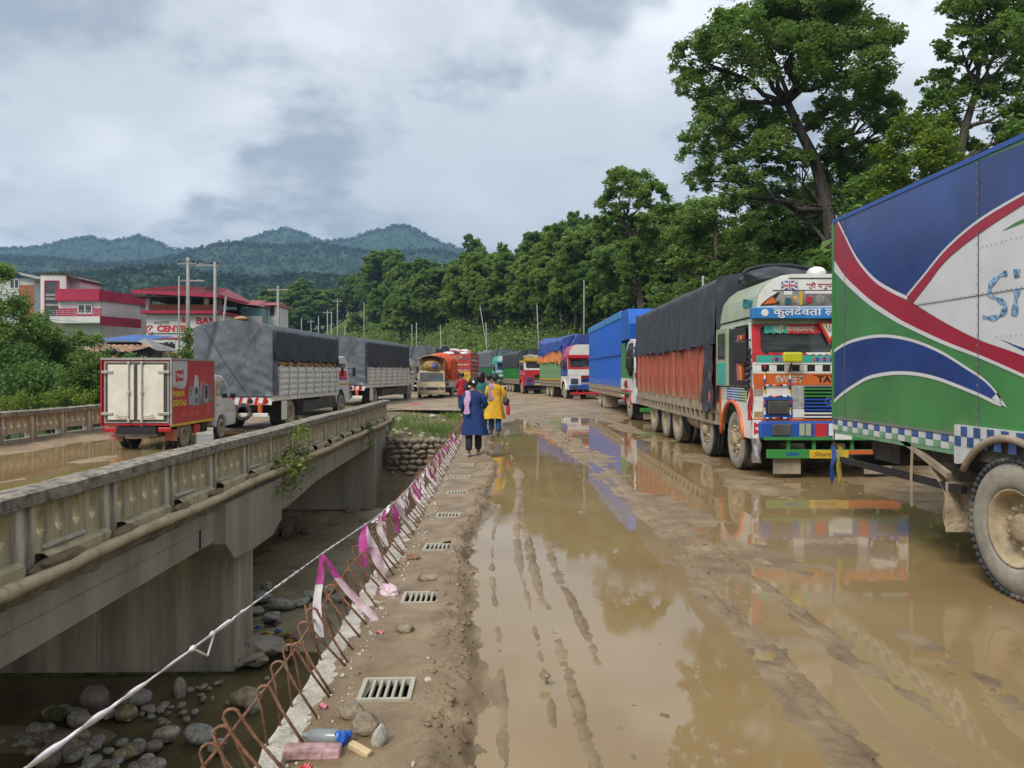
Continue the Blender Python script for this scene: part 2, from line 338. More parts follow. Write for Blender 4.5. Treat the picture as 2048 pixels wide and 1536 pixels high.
M_post = mat('blackened_concrete', (0.11, 0.108, 0.105), 0.9, 0.6, 7.0, bump=0.5, bscale=40, col2=(0.50, 0.44, 0.34), streak=True)
M_cope = mat('weathered_coping', (0.15, 0.132, 0.105), 0.9, 0.3, 9.0, bump=0.9, bscale=45, col2=(0.34, 0.30, 0.235), dirt=0.50, dirtcol=(0.075, 0.068, 0.055), dscale=4.5)
M_freshc = mat('rough_pale_concrete', (0.60, 0.55, 0.46), 0.9, 0.2, 9.0, bump=0.9, bscale=60, dirt=0.56, dirtcol=(0.34, 0.26, 0.16), dscale=3.0)
M_rust = mat('rusty_steel', (0.27, 0.125, 0.07), 0.8, 0.35, 30, bump=0.5, bscale=150, dirt=0.55, dirtcol=(0.38, 0.31, 0.22), dscale=5)
M_pipe = mat('muddy_plastic_pipe', (0.55, 0.43, 0.27), 0.6, 0.15, 5, bump=0.2, bscale=40, dirt=0.4, dirtcol=(0.27, 0.20, 0.12))
M_stone = mat('river_stone', (0.50, 0.43, 0.32), 0.75, 0.3, 4, bump=0.35, bscale=30, col2=(0.58, 0.51, 0.41))
M_stone2 = mat('grey_river_stone', (0.42, 0.41, 0.35), 0.7, 0.3, 5, bump=0.35, bscale=30, col2=(0.48, 0.46, 0.40))
M_stone3 = mat('ochre_river_stone', (0.42, 0.29, 0.14), 0.7, 0.3, 4, bump=0.35, bscale=30, col2=(0.5, 0.4, 0.25))
M_stone4 = mat('mauve_river_stone', (0.38, 0.30, 0.24), 0.7, 0.25, 4, bump=0.35, bscale=30)
M_moss = mat('mossy_stone', (0.07, 0.11, 0.025), 0.9, 0.4, 6, bump=0.5, bscale=40, col2=(0.16, 0.17, 0.06))
M_wallst = mat('dark_wall_stone', (0.185, 0.155, 0.11), 0.85, 0.35, 5, bump=0.5, bscale=25, col2=(0.28, 0.24, 0.175))

# ================================================================ terrain
FY = [-80, 36, 48, 60, 80, 100, 130, 160, 220, 300, 420, 800]
FX = [10.5, 10.2, 9.6, 8.2, 3.5, -5, -19, -33, -62, -98, -150, -330]
def foot(Y): return np.interp(Y, FY, FX)
def tz(X, Y):
    X = np.asarray(X, float); Y = np.asarray(Y, float)
    d = X-foot(Y); dd = np.log1p(np.exp(np.clip(d*1.6, -30, 30)))/1.6
    dd = np.where(d > 15, d, dd)
    hill = 0.80*np.minimum(dd, 27)+0.22*np.clip(dd-27, 0, 130)
    cap_ = np.interp(Y, [0, 40, 60, 85, 120, 160], [6.0, 7.0, 9.5, 14, 21, 26]); hill = cap_*np.tanh(hill/cap_)
    hill = hill+fbm(X*0.09, Y*0.09, 3)*np.clip(d*0.35, 0, 3.0)
    base = 0.02*np.clip(Y-45, 0, 400)*sst(-5, -25, X)-0.04
    bank = np.interp(Y, [24.3, 25.0, 26.6, 27.6, 33], [-3.5, -3.05, -1.9, -0.8, -0.05])+fbm(X*0.9, Y*0.9, 9)*0.35*sst(33, 29, Y)
    lbank = np.interp(Y, [24.3, 27, 34, 46], [-3.5, -2.4, -1.6, -0.3])
    bank = bank+(lbank-bank)*sst(-12.6, -14.5, X)
    z = np.where(Y > 33, base, 0)
    ch = bank*sst(-14, -6, Y)
    blend = 1-sst(7.5, 11, X)
    zz = np.where(Y < 33, ch, np.where(X < -13, np.minimum(base, np.interp(Y, [33, 46], [-1.6, 0])*sst(-12.6, -14.5, X)+base), base))
    return zz*blend + hill
ax = np.unique(np.concatenate([-np.geomspace(20, 3000, 56)-0, np.arange(-20, 14, 0.5), np.arange(14, 60, 1.2), np.geomspace(60, 3000, 36)]))
ay = np.unique(np.concatenate([-np.geomspace(14, 900, 12), np.arange(-14, 20, 1.5), np.arange(20, 36, 0.4), np.arange(36, 90, 1.2), np.arange(90, 240, 3.0), np.geomspace(240, 3000, 34)]))
GX, GY = np.meshgrid(ax, ay); GZ = tz(GX, GY)
GZ = np.where((GY > 430) | (np.abs(GX) > 330), np.minimum(GZ, 6), GZ)
d_ = GX-foot(GY)
t_me = gridmesh('terrain', GX, GY, GZ, [M_grassy, M_earth, M_bed])
cy_ = 0.25*(GY[:-1, :-1]+GY[1:, :-1]+GY[:-1, 1:]+GY[1:, 1:]); cx_ = 0.5*(GX[:-1, :-1]+GX[1:, 1:]); dd_ = 0.5*(d_[:-1, :-1]+d_[1:, 1:])
mi_ = np.zeros(cx_.shape, int)
mi_[(cy_ < 34) & (cx_ < 10) & (cx_ > -13.5)] = 1
mi_[(cy_ < 25.3) & (cx_ < 9)] = 2
mi_[(dd_ > -3) & (dd_ < 2.2+3.0*(fbm(cx_*0.15, cy_*0.15, 41)+0.1)) & (cy_ > 20)] = 1
mi_[(cx_ > -14) & (dd_ < 0.5) & (cy_ >= 33) & (cy_ < 120)] = 1
t_me.polygons.foreach_set('material_index', mi_.ravel())
struct(obj('terrain', t_me))

# ---- stream in the channel under both bridges
sx = np.concatenate([np.arange(-60, -13, 1.5), np.arange(-13, 4, 0.25), np.arange(4, 12, 1.5)]); sy = np.concatenate([np.arange(-13, 5, 1.5), np.arange(5, 26, 0.25)])
SX, SY = np.meshgrid(sx, sy)
struct(obj('stream', gridmesh('stream', SX, SY, np.full(SX.shape, -3.28)+0.012*fbm(SX*1.7, SY*2.5, 5), M_stream)))
# silt and gravel bars that stand just out of the stream
bx_ = np.arange(-14, 2, 0.12); by_ = np.arange(8, 26.2, 0.12); BX, BY = np.meshgrid(bx_, by_)
BZ = -3.47+0.24*fbm(BX*0.35, BY*0.5, 23, 5)+0.10*fbm(BX*1.6, BY*2.2, 29, 4)
BZ = BZ+0.06+0.34*np.exp(-((BX+4.3)/2.4)**2-((BY-19.5)/3.6)**2)+0.26*np.exp(-((BX+3.2)/1.6)**2-((BY-14.6)/1.1)**2)+0.24*np.exp(-((BX+6.6)/2.4)**2-((BY-10.2)/0.55)**2)+0.5*sst(22.5, 25.8, BY)+0.05*fbm(BX*0.7, BY*4, 3)
struct(obj('gravel_bar', gridmesh('gravel_bar', BX, BY, BZ, M_bed)))

# ================================================================ new bridge: deck with ledge, drains, bare rebar
E0 = -1.03                              # outer edge of the new deck
nb = thing('new_bridge', 'unfinished concrete bridge deck edge with bare rebar hoops and drain grates', 'bridge')
ed = MB(); 
pts = [(E0+0.03*(random.random()-0.5), y) for y in np.arange(-4, 27.2, 0.12)]
nE = len(pts)
V = []
for (x, y) in pts: V += [(x, y, -0.005+0.012*random.random()), (x-0.02*random.random(), y, -0.42), (x+0.35, y, 0.0), (x+0.5, y, -0.42)]
Fc = []
for i in range(nE-1):
    a, b = i*4, i*4+4
    Fc += [(a, a+1, b+1, b), (a, b, b+2, a+2), (a+1, a+3, b+3, b+1)]
ed.add(V, Fc); ed.build('deck_edge', M_freshc, nb)
MB().bx(-0.7, 9.2, -4, 27, -0.45, -0.12).build('deck_slab', M_conc2, nb)
MB().bx(-0.55, -0.15, -4, 27, -1.5, -0.46).bx(3.4, 3.8, -4, 27, -1.5, -0.46).build('girder', M_conc2, nb)
# mud over the deck: a height field with tracks, ridges and puddle hollows
def road_h(X, Y):
    n1_, n2_, n3_ = fbm(X*1.3, Y*0.9, 1, 5), fbm(X*6, Y*5, 2, 4), fbm(X*22, Y*20, 4, 3)
    wob = 0.09*np.sin(Y*0.55+1)+0.14*fbm(Y*0.45, Y*0+3, 8)
    be = -0.20+wob+0.16*fbm(X*2, Y*1.5, 71)                                     # edge of the mud bank
    led = 0.012+0.018*(n1_+0.2)+0.010*n2_+0.004*n3_
    led = led*sst(-1.0, -0.72, X)-0.006*(1-sst(-1.0, -0.72, X))
    bank = 0.033*np.exp(-((X-be+0.10)/0.14)**2)*(0.45+2.4*np.clip(n2_+0.22, 0, 1)+1.6*np.abs(n3_))
    onl = 1-sst(be-0.03, be+0.07, X)
    wet = -0.028+0.010*n2_+0.016*n1_
    z = led*onl+bank+wet*(1-onl)
    # left tyre track with tread
    tr = np.exp(-((X-0.12-wob*0.6)/0.075)**4)*sst(11, 8, Y); z = z-0.010*tr+0.006*tr*np.sign(np.sin(Y*95+np.sin(X*160)))+0.012*np.exp(-((np.abs(X-0.12-wob*0.6)-0.12)/0.03)**2)*sst(11, 8, Y)*(0.4+1.2*np.clip(n2_+.3, 0, 1))
    # thin ridges squeezed up between wheels
    def ridge(xc, wd, hh, lo, hi, th=0.0):
        mod = np.clip(fbm(X*7, Y*0.8, int(xc*100) % 91+5, 5)+0.28+th, 0, 1)*1.7
        return hh*np.exp(-((X-xc-wob*0.8)/wd)**2)*mod*sst(lo, lo+1.2, Y)*sst(hi, hi-2.5, Y)*(1+1.5*n3_)
    z = z+ridge(0.37, 0.04, 0.027, 1.5, 9.5, -0.05)+ridge(0.56, 0.045, 0.018, 2.0, 9, -0.1)+ridge(0.24, 0.07, 0.022, 6, 24)
    xc2 = np.interp(Y, [2.5, 4.2, 7, 11.5, 20, 30], [1.46, 1.58, 1.74, 1.85, 1.6, 1.1])
    z = z+0.028*np.exp(-((X-xc2)/(0.09+0.016*Y))**2)*np.clip(fbm(X*7, Y*0.9, 57, 5)+0.34, 0, 1)*1.4*(1+0.9*n3_)
    z = z+0.024*np.exp(-((X-np.interp(Y, [2.5, 6.5, 10], [2.12, 2.06, 2.2]))/(0.07+.01*Y))**2)*np.clip(fbm(X*8, Y*0.9, 77, 5)+0.28, 0, 1)*1.6*sst(12, 8, Y)
    z = z+0.018*np.exp(-((X-np.interp(Y, [2.5, 6.5, 10], [2.6, 2.5, 2.45]))/0.22)**2)*np.clip(fbm(X*3, Y*1.3, 78, 4)+0.2, 0, 1)*sst(12, 8, Y)
    # the far end dries out; mud lies proud under and beyond the trucks
    far = sst(25.5, 31, Y+4*fbm(X*0.4, Y*0.4, 12)); z = z+0.05*far*(0.7+1.6*(n1_+0.3))
    lorry = sst(4.8, 6.6, X+1.2*fbm(X*.5, Y*.5, 15))*0.035+0.03*np.exp(-((X-3.85)/0.35)**2)*sst(8, 11, Y)*np.clip(n1_+0.4, 0, 1)
    z = z+lorry
    z = z+0.0055*fbm(X*55, Y*50, 91, 2)*(Y < 10)*(0.35+0.65*(z > -0.02))+0.016*n3_*(z > -0.016)*sst(-0.5, -0.2, X)
    scat = np.clip(n3_+0.10*n2_-0.27, 0, 1)*0.10*sst(0.3, 0.6, X)
    return z+scat
rows = np.concatenate([np.geomspace(0.9, 30.5, 640)]); cols_ = np.concatenate([np.arange(-1.0, 3.2, 0.0135), np.arange(3.2, 9.6, 0.05)])
RX, RY = np.meshgrid(cols_, rows); RZ = road_h(RX, RY)
DR_Y = [3.86+1.567*i for i in range(-1, 13)]; DR_X = -0.565
hole = np.ones(RX.shape, bool)
for gy in DR_Y: hole &= ~((np.abs(RX-DR_X) < 0.128) & (np.abs(RY-gy) < 0.135))
struct(obj('mud_road', gridmesh('mud_road', RX, RY, RZ, M_mud, keep=hole)))
wx = np.arange(-0.35, 9.6, 0.25); wy = np.arange(0.8, 33.0, 0.4); WX, WY = np.meshgrid(wx, wy)
struct(obj('puddle_water', gridmesh('puddle_water', WX, WY, np.full(WX.shape, -0.022), M_puddle)))
# road beyond the bridges, curving off along the hill
fy = np.concatenate([np.arange(27.0, 60, 0.45), np.arange(60, 260, 3.0)]); us = np.linspace(0, 1, 70)
FYg = np.repeat(fy[:, None], 70, 1); xl = np.interp(fy, [27, 31.6, 33.0, 34, 60, 100, 260], [-0.95, -1.2, -4.6, -13.0, -13, -19, -92])[:, None]; xr = (foot(fy)-0.3)[:, None]
FXg = xl+(xr-xl)*us[None, :]
ey = sst(27.0, 30, FYg)
FZg = 0.035+0.09*fbm(FXg*0.5, FYg*0.35, 6, 5)+0.035*fbm(FXg*2.2, FYg*1.6, 7, 3)*(FYg < 80)+0.0*FYg+np.where(FYg > 45, tz(FXg, FYg)+0.05, 0)*sst(45, 60, FYg)-0.16*(1-ey)
FZg = FZg-0.30*sst(-3, -8, FXg)*sst(40, 30, FYg)
struct(obj('road', gridmesh('road', FXg, FYg, FZg, M_mudfar)))

aX, aY = np.meshgrid(np.arange(-13.0, -4.05, 0.3), np.arange(27.9, 35.6, 0.3)); aZ = np.interp(aY, [28, 34.5], [-0.26, -0.10])+0.07*fbm(aX*0.8, aY*0.6, 44, 4)+0.03*fbm(aX*3, aY*2.5, 45, 3)
struct(obj('road_approach', gridmesh('road_approach', aX, aY, aZ, M_mudfar)))
# drain grates along the ledge
M_grate = mat('pale_plastic_grate', (0.46, 0.43, 0.35), 0.7, 0.15, 9, dirt=0.60, dirtcol=(0.28, 0.20, 0.12), dscale=9)
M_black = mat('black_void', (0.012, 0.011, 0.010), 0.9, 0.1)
fr = MB(); h = 0.135
fr.bx(-h, h, -h, -h+0.022, -0.02, 0.016).bx(-h, h, h-0.022, h, -0.02, 0.016).bx(-h, -h+0.022, -h+0.022, h-0.022, -0.02, 0.016).bx(h-0.022, h, -h+0.022, h-0.022, -0.02, 0.016)
fr.bx(-h+0.02, h-0.02, -h+0.02, h-0.02, -0.115, -0.11)
fr_me = fr.mesh('drain_grate', M_grate); bar_me = MB().bx(-0.0065, 0.0065, -h+0.021, h-0.021, -0.018, 0.011).mesh('bar', M_grate)
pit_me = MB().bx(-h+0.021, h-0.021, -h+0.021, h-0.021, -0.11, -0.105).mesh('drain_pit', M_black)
for k, gy in enumerate(DR_Y):
    zt = 0.016
    g = obj('drain_grate', fr_me, nb, (DR_X+0.015*(random.random()-.5), gy, zt), (0, 0, R(random.uniform(-2, 2))))
    obj('drain_pit', pit_me, g)
    for b in range(5): obj('bar', bar_me, g, (-h+0.022+(b+1)*(2*h-0.044)/6, 0, 0))
# rebar hoops: hairpins standing across the edge, a long bar lying through their tops
hp = []
def hairpin(y, dy, lean, hgt):
    b0, b1 = Vector((E0+0.02, y, -0.05)), Vector((-0.83, y+dy, -0.03)); top = Vector((E0-0.045+lean, y+dy*0.4, hgt))
    p = [b0]; 
    p += [b0.lerp(top, 0.75)+Vector((-0.015, 0, 0.0))]
    for a in range(6):
        t = math.pi*(1-a/5); p.append(top+Vector((0.030*math.cos(t), 0.004*a, 0.028*math.sin(t))))
    p += [b1.lerp(top+Vector((0.03, 0, 0)), 0.7), b1]; return p
yy = 1.9; k = 0
while yy < 26:
    hgt = 0.22+0.055*random.random()
    MB().tube(hairpin(yy, random.uniform(-0.10, 0.14), random.uniform(-0.04, 0.04), hgt), random.uniform(0.006, 0.0075), 6 if yy < 9 else 4).build('rebar_hoop', M_rust, nb, smooth=True)
    yy += random.uniform(0.175, 0.225); k += 1
lb = [(E0-0.05+0.012*math.sin(y*2.1), y, 0.205+0.015*math.sin(y*1.3)+0.01*random.random()) for y in np.arange(1.4, 26.5, 0.5)]
MB().tube(lb, 0.007, 6).build('rebar_rail', M_rust, nb, smooth=True)
MB().tube([(E0-0.02, 4.55, -0.1), (E0-0.10, 4.5, 0.1), (E0-0.13, 4.52, 0.26)], 0.007, 6).build('rebar_stub', M_rust, nb, smooth=True)

# ================================================================ old bridge
DK = -0.25; RXo = -4.15; LXo = -12.7
ob_ = thing('old_bridge', 'weathered old concrete road bridge with pierced parapets over the stream', 'bridge')
dx = np.arange(-12.6, -4.2, 0.12); dy_ = np.concatenate([np.arange(-6, 4, 0.8), np.arange(4, 28.5, 0.12)]); DX, DY = np.meshgrid(dx, dy_)
DZ = DK-0.02+0.05*fbm(DX*0.9, DY*0.6, 31, 5)+0.02*fbm(DX*5, DY*4, 32, 3)+0.16*sst(-11.0, -12.4, DX)*(0.7+1.2*fbm(DX*2, DY*1.5, 33))-0.022+0.03*np.exp(-((DX+8.9)/0.5)**2)*np.clip(fbm(DX*1.5, DY*1.1, 36)+.1, 0, 1)*2+0.10*sst(-5.3, -4.4, DX)
struct(obj('bridge_mud', gridmesh('bridge_mud', DX, DY, DZ, M_mudfar)))
wx = np.arange(-12.5, -4.2, 0.4); wy = np.arange(-5, 28.3, 0.4); WX, WY = np.meshgrid(wx, wy)
struct(obj('bridge_puddle', gridmesh('bridge_puddle', WX, WY, np.full(WX.shape, DK-0.022), M_puddle)))
MB().bx(LXo-0.1, RXo+0.05, -6, 28, -0.52, DK-0.075).build('deck_slab', M_conc2, ob_)
# girders: deepening over the pier
gz = lambda y: -0.80-0.16*math.exp(-((y-14.6)/1.6)**2)+0.07*max(0, min(1, (y-16)/8))
for gx, nm in ((RXo+0.03, 'edge_girder'), (-6.6, 'inner_girder'), (-9.4, 'inner_girder'), (LXo+0.1, 'edge_girder')):
    tpz = -0.20 if nm == 'edge_girder' else -0.45
    poly = [(-6, tpz)]+[(-6, gz(-6))]+[(y, gz(y)) for y in np.arange(-5, 27, 0.5)]+[(27, gz(27)), (27, tpz)]
    MB().prism(poly, 'x', gx-0.42, gx).build(nm, M_conc2, ob_)
# slab lip with old plaster drips
lip = MB(); V, Fc = [], []
ys = np.arange(-5, 27.6, 0.07)
for y in ys:
    dr = 0.05+0.05*float(vn(y*3, 1, 4))+0.05*float(vn(y*11, 1, 5))
    V += [(RXo+0.12, y, -0.19), (RXo+0.14, y, -0.22), (RXo+0.07, y, -0.22-dr), (RXo+0.035, y, -0.22-dr), (RXo-0.02, y, -0.19)]
for i in range(len(ys)-1):
    for q in range(4): Fc.append((i*5+q, i*5+q+1, i*5+6+q, i*5+5+q))
lip.add(V, Fc).build('slab_lip', M_conc, ob_)
# pier wall across the stream, with a cap block and water stain
PY = 12.35
pier = MB().bx(LXo+0.4, RXo-0.18, PY, PY+0.95, -3.6, -1.02)
pier = pier.build('pier_wall', mat('board_marked_concrete', (0.60, 0.54, 0.43), 0.9, 0.3, 2.4, bump=0.25, bscale=30, dirt=0.50, dirtcol=(0.28, 0.26, 0.215), dscale=4.0, streak=True), ob_)
bm_ = MB(); x = LXo+0.45
while x < RXo-0.25:       # proud marks where the form boards met
    wd_ = random.uniform(0.11, 0.24)
    if random.random() < 0.35: bm_.bx(x, x+0.006, PY-0.004, PY+0.01, -3.3 if random.random() < .6 else -2.6, -1.05)
    x += wd_
bm_.build('board_mark', M_post, pier)
MB().bx(LXo+0.3, RXo-0.15, PY-0.03, PY+1.0, -3.6, -3.24).build('pier_footing', M_moss, ob_)
cap = MB().prism([(10.95, -0.26), (10.95, -0.84), (11.3, -1.14), (12.1, -1.20), (13.2, -1.20), (13.75, -1.02), (13.75, -0.26)], 'x', RXo-0.5, RXo+0.20).build('pier_cap', M_conc2, ob_, bevel=0.01)
MB().bx(RXo+0.015, RXo+0.036, 10.40, 10.45, -0.79, -0.3).build('joint_strip', M_black, ob_)
MB().prism([(25.2, -0.24), (25.0, -2.9), (27.6, -3.2), (27.6, -0.24)], 'x', LXo, RXo+0.02).build('abutment', M_conc2, ob_)
# parapets
def panel_mesh(n, wdt, z0, z1):
    b = MB(); cw = wdt/n; T = 0.045
    for i in range(n):
        xa, xb = -wdt/2+i*cw, -wdt/2+(i+1)*cw; xm = (xa+xb)/2; hw_ = cw*0.24; t, u, l, bt = z1-0.045, z1-0.14, z0+0.20, z0+0.13
        H = [(xm, t), (xm+hw_, u), (xm+hw_, l), (xm, bt), (xm-hw_, l), (xm-hw_, u)]; O = [(xm, z1), (xb, z1), (xb, z0), (xm, z0), (xa, z0), (xa, z1)]
        v = [(T, p[0], p[1]) for p in O]+[(T, p[0], p[1]) for p in H]+[(-T, p[0], p[1]) for p in O]+[(-T, p[0], p[1]) for p in H]
        f = []
        for k in range(6):
            j = (k+1) % 6; f += [(k, j, 6+j, 6+k), (12+k, 18+k, 18+j, 12+j), (6+k, 6+j, 18+j, 18+k), (k, 12+k, 12+j, j)]
        b.add(v, f)
    return b.mesh('panel', M_panel)
PS = 1.41; pm = panel_mesh(4, PS-0.27, 0.04, 0.51)
post_me = MB().bx(-0.09, 0.09, -0.135, 0.135, -0.22, 0.52).mesh('post', M_post)
beam_me = MB().bx(-0.11, 0.11, -(PS-0.27)/2, (PS-0.27)/2, -0.27, -0.10).mesh('kerb_beam', M_conc)
def parapet(x, out):
    for i in range(-3, 15):
        y = 6.51+PS*i
        if y > 27.3: break
        obj('post', post_me, ob_, (x, y, 0), (random.uniform(-.01, .01), 0, 0), 0.008)
        if y+PS < 27.9:
            obj('panel', pm, ob_, (x+0.01*out, y+PS/2, random.uniform(-0.006, 0.006)), None)
            obj('kerb_beam', beam_me, ob_, (x, y+PS/2, 0), None, 0.01)
        if out > 0:   # rough kerb blocks, slabs and mud on the outer ledge
            blk = MB(); n = 12; L0 = PS-0.3
            def fn(u, v, y=y):
                a = [(-0.02, -0.13), (0.0, 0.045), (0.10, 0.05), (0.145, 0.02), (0.145, -0.17)][int(round(v*4))]; yy_ = y+0.2+u*(L0-0.02)
                j = 0.018*(vn(yy_*7, v*9, 3)-0.5); return (x+0.02+a[0]+j, yy_, a[1]+j)
            blk.grid(n, 4, fn); blk.build('kerb_stone', M_panel, ob_)
            if random.random() < 0.85:
                sl_ = MB(); y0 = y+0.22; 
                sl_.obx((x+0.03, y0+random.uniform(0.28, 0.5), 0.075), (0.10, random.uniform(0.45, 0.7), 0.045), (random.uniform(-.05, .05), random.uniform(-.3, .2), 0))
                sl_.build('broken_slab', M_freshc, ob_, bevel=0.012)
    V, Fc = [], []; ys = np.arange(2.2, 27.75, 0.12)
    for y in ys:
        j = 0.012*float(vn(y*2.2, x, 8)); j2 = 0.02*float(vn(y*6, x, 9)); sag = 0.02*math.sin(y*0.8)-0.05*max(0, float(vn(y*1.7, x, 14))-0.78)*4*float(vn(y*9, x, 15))
        V += [(x-0.16-j, y, 0.52+sag*.4), (x-0.155-j2, y, 0.635+sag*.4-j2), (x-0.05, y, 0.655+sag*.4-j), (x+0.12, y, 0.65+sag*.4-j2), (x+0.165+j, y, 0.625+sag*.4), (x+0.16+j2, y, 0.515+sag*.4)]
    for i in range(len(ys)-1):
        for q in range(6): Fc.append((i*6+q, i*6+6+q, i*6+6+(q+1) % 6, i*6+(q+1) % 6))
    n = len(V); Fc += [(0, 1, 2, 3, 4, 5), (n-1, n-2, n-3, n-4, n-5, n-6)]
    MB().add(V, Fc).build('coping', M_cope, ob_)
parapet(RXo, 1); parapet(LXo, -1)
pp = [(RXo+0.225, y, -0.105+0.012*math.sin(y*1.7)) for y in np.arange(2.0, 27.9, 0.5)]
pip = MB().tube(pp, 0.062, 14).build('service_pipe', M_pipe, ob_, smooth=True)
for y in np.arange(3.1, 27, 2.9): MB().tube([(RXo+0.225, y, -0.105+0.012*math.sin(y*1.7)), (RXo+0.225, y+0.16, -0.105+0.012*math.sin(y*1.7))], 0.071, 14).build('pipe_collar', M_pipe, pip, smooth=True)
M_clod = groundmat('mud_clod', [(0.14, 0.095, 0.055), (0.22, 0.155, 0.09), (0.30, 0.22, 0.135)], (0.5, 0.95), 5, 0.9, 0.3, 60, 0.02)
def clod(n, sx, sy, sz, seed, lump=0.35):
    """an uneven lump of earth or stone: a rounded block with noise"""
    b = MB(); rng = np.random.RandomState(seed); off = rng.rand(3)*50
    me = bpy.data.meshes.new('lump'); bm = bmesh.new(); bmesh.ops.create_icosphere(bm, subdivisions=n, radius=1.0)
    for v in bm.verts:
        p = v.co.normalized(); q = 1+lump*float(fbm(p.x*1.3+off[0]+p.z, p.y*1.3+off[1]-p.z*0.7, seed % 50, 3))*1.6
        v.co = Vector((p.x*sx*q, p.y*sy*q, p.z*sz*q))
    bm.to_mesh(me); bm.free(); return me
for i in range(14):
    y = 6.51+PS*i*0.95+random.uniform(0.0, 0.4); me = clod(3, 0.06, random.uniform(0.16, 0.40), 0.055, i+40, 0.8); me.materials.append(M_clod)
    obj('mud_clod', me, ob_, (RXo+0.19, y, -0.035), (0, 0, 0))

# ================================================================ stones
def stone_me(seed, m, flat=0.7, lump=0.3, n=3, smooth=True):
    r = random.Random(seed); me = clod(n, 0.5, 0.5*r.uniform(0.65, 1.0), 0.5*flat*r.uniform(0.8, 1.1), seed, lump); me.materials.append(m)
    if smooth: me.polygons.foreach_set('use_smooth', [True]*len(me.polygons))
    return me
SM = [M_stone, M_stone2, M_stone3, M_stone4, M_stone2, M_stone]
PEB = [stone_me(100+i, SM[i % 6], random.uniform(0.55, 0.8), 0.22) for i in range(12)]
for me in PEB: me.name = 'stone'
def stone(px, py, wpx, label, me=None, z=-3.24, sz=None, group=None, name='river_stone', rz=None, sink=0.25, cat='stone'):
    p = gp(px, py, z); d = (CAM_Z-z)*FPX/(py-HOR); s = wpx/FPX*d
    o = obj(name, me or random.choice(PEB), None, (p.x, p.y, z+s*0.3*(1-sink)), (random.uniform(-.2, .2), random.uniform(-.2, .2), rz if rz is not None else random.uniform(0, 6.28)), scale=sz and tuple(q*s for q in sz) or s)
    return tag(o, label, cat, group)
sp = lambda i, m, fl=0.75, lp=0.25: stone_me(300+i, m, fl, lp)
stone(190, 1412, 58, 'big rounded mauve boulder at the top of the stone pile', sp(1, M_stone4, 1.0), rz=0)
stone(110, 1440, 40, 'moss covered green stone at the edge of the stone pile', sp(2, M_moss, 0.9))
stone(158, 1450, 46, 'smooth oval tan stone below the big mauve boulder', sp(3, M_stone, 0.75), rz=0.2)
stone(252, 1437, 48, 'egg shaped ochre stone lying under the tape', sp(4, M_stone3, 0.8), rz=-0.2)
stone(272, 1410, 62, 'long grey green stone behind the tape', sp(5, M_stone2, 0.6), rz=0)
stone(360, 1386, 30, 'upright pointed stone standing out of the stream', sp(6, M_stone, 1.7))
stone(492, 1408, 62, 'long ochre boulder leaning at the stream edge by the rebar', sp(7, M_stone3, 0.6, 0.4), rz=0.5)
stone(505, 1420, 34, 'grey angular stone resting against the long ochre boulder', sp(8, M_stone2, 0.9, 0.5))
stone(332, 1480, 50, 'pale heart shaped stone alone in the dark water', sp(9, M_stone, 0.8, 0.4), rz=0.3)
stone(396, 1480, 56, 'flat angular grey slab alone in the dark water', sp(10, M_stone2, 0.45, 0.7), rz=0)
stone(435, 1500, 36, 'small pale stone nearest the rebar in the dark water', sp(11, M_stone, 0.7, 0.4))
stone(95, 1528, 52, 'round mauve cobble low in the near pile', sp(12, M_stone4, 0.9))
stone(137, 1510, 46, 'tall grey mauve cobble upright in the near pile', sp(13, M_stone4, 1.35))
stone(70, 1470, 38, 'grey green cobble at the far side of the near pile', sp(14, M_stone2, 1.0))
CBN = ['tan', 'grey', 'ochre', 'mauve', 'grey', 'tan']
for (cx0, cy0, sxx, syy, n, w0, w1, pile) in ((70, 1478, 70, 26, 26, 16, 34, 'pile at the picture edge'), (190, 1505, 95, 26, 30, 18, 36, 'near pile crossed by the tape'), (300, 1425, 75, 20, 34, 10, 22, 'long row of small stones across the stream'), (410, 1385, 55, 22, 18, 7, 16, 'thin end of the row towards the pier'), (150, 1430, 60, 14, 14, 16, 28, 'heap around the big mauve boulder'), (250, 1535, 70, 12, 16, 22, 36, 'lowest pile cut by the picture bottom')):
    for _ in range(n):
        ci = random.randrange(12)
        stone(random.gauss(cx0, sxx*0.6), random.gauss(cy0, syy*0.6), random.uniform(w0, w1), CBN[ci % 6]+' rounded cobble in the '+pile, PEB[ci], group=CBN[ci % 6]+' cobbles, '+pile, name='cobble', sink=0.4)
for (px, py, w) in ((520, 1200, 46), (565, 1215, 54), (600, 1210, 38), (545, 1240, 44), (510, 1225, 34), (625, 1195, 40), (655, 1185, 46), (590, 1150, 38), (535, 1175, 30), (680, 1200, 40), (640, 1225, 40)):
    stone(px, py, w, 'flat silted slab stone on the grey bar behind the pier', stone_me(int(px), M_stone2, 0.4, 0.6), group='slabs on the grey bar', name='slab_stone', sink=0.55)
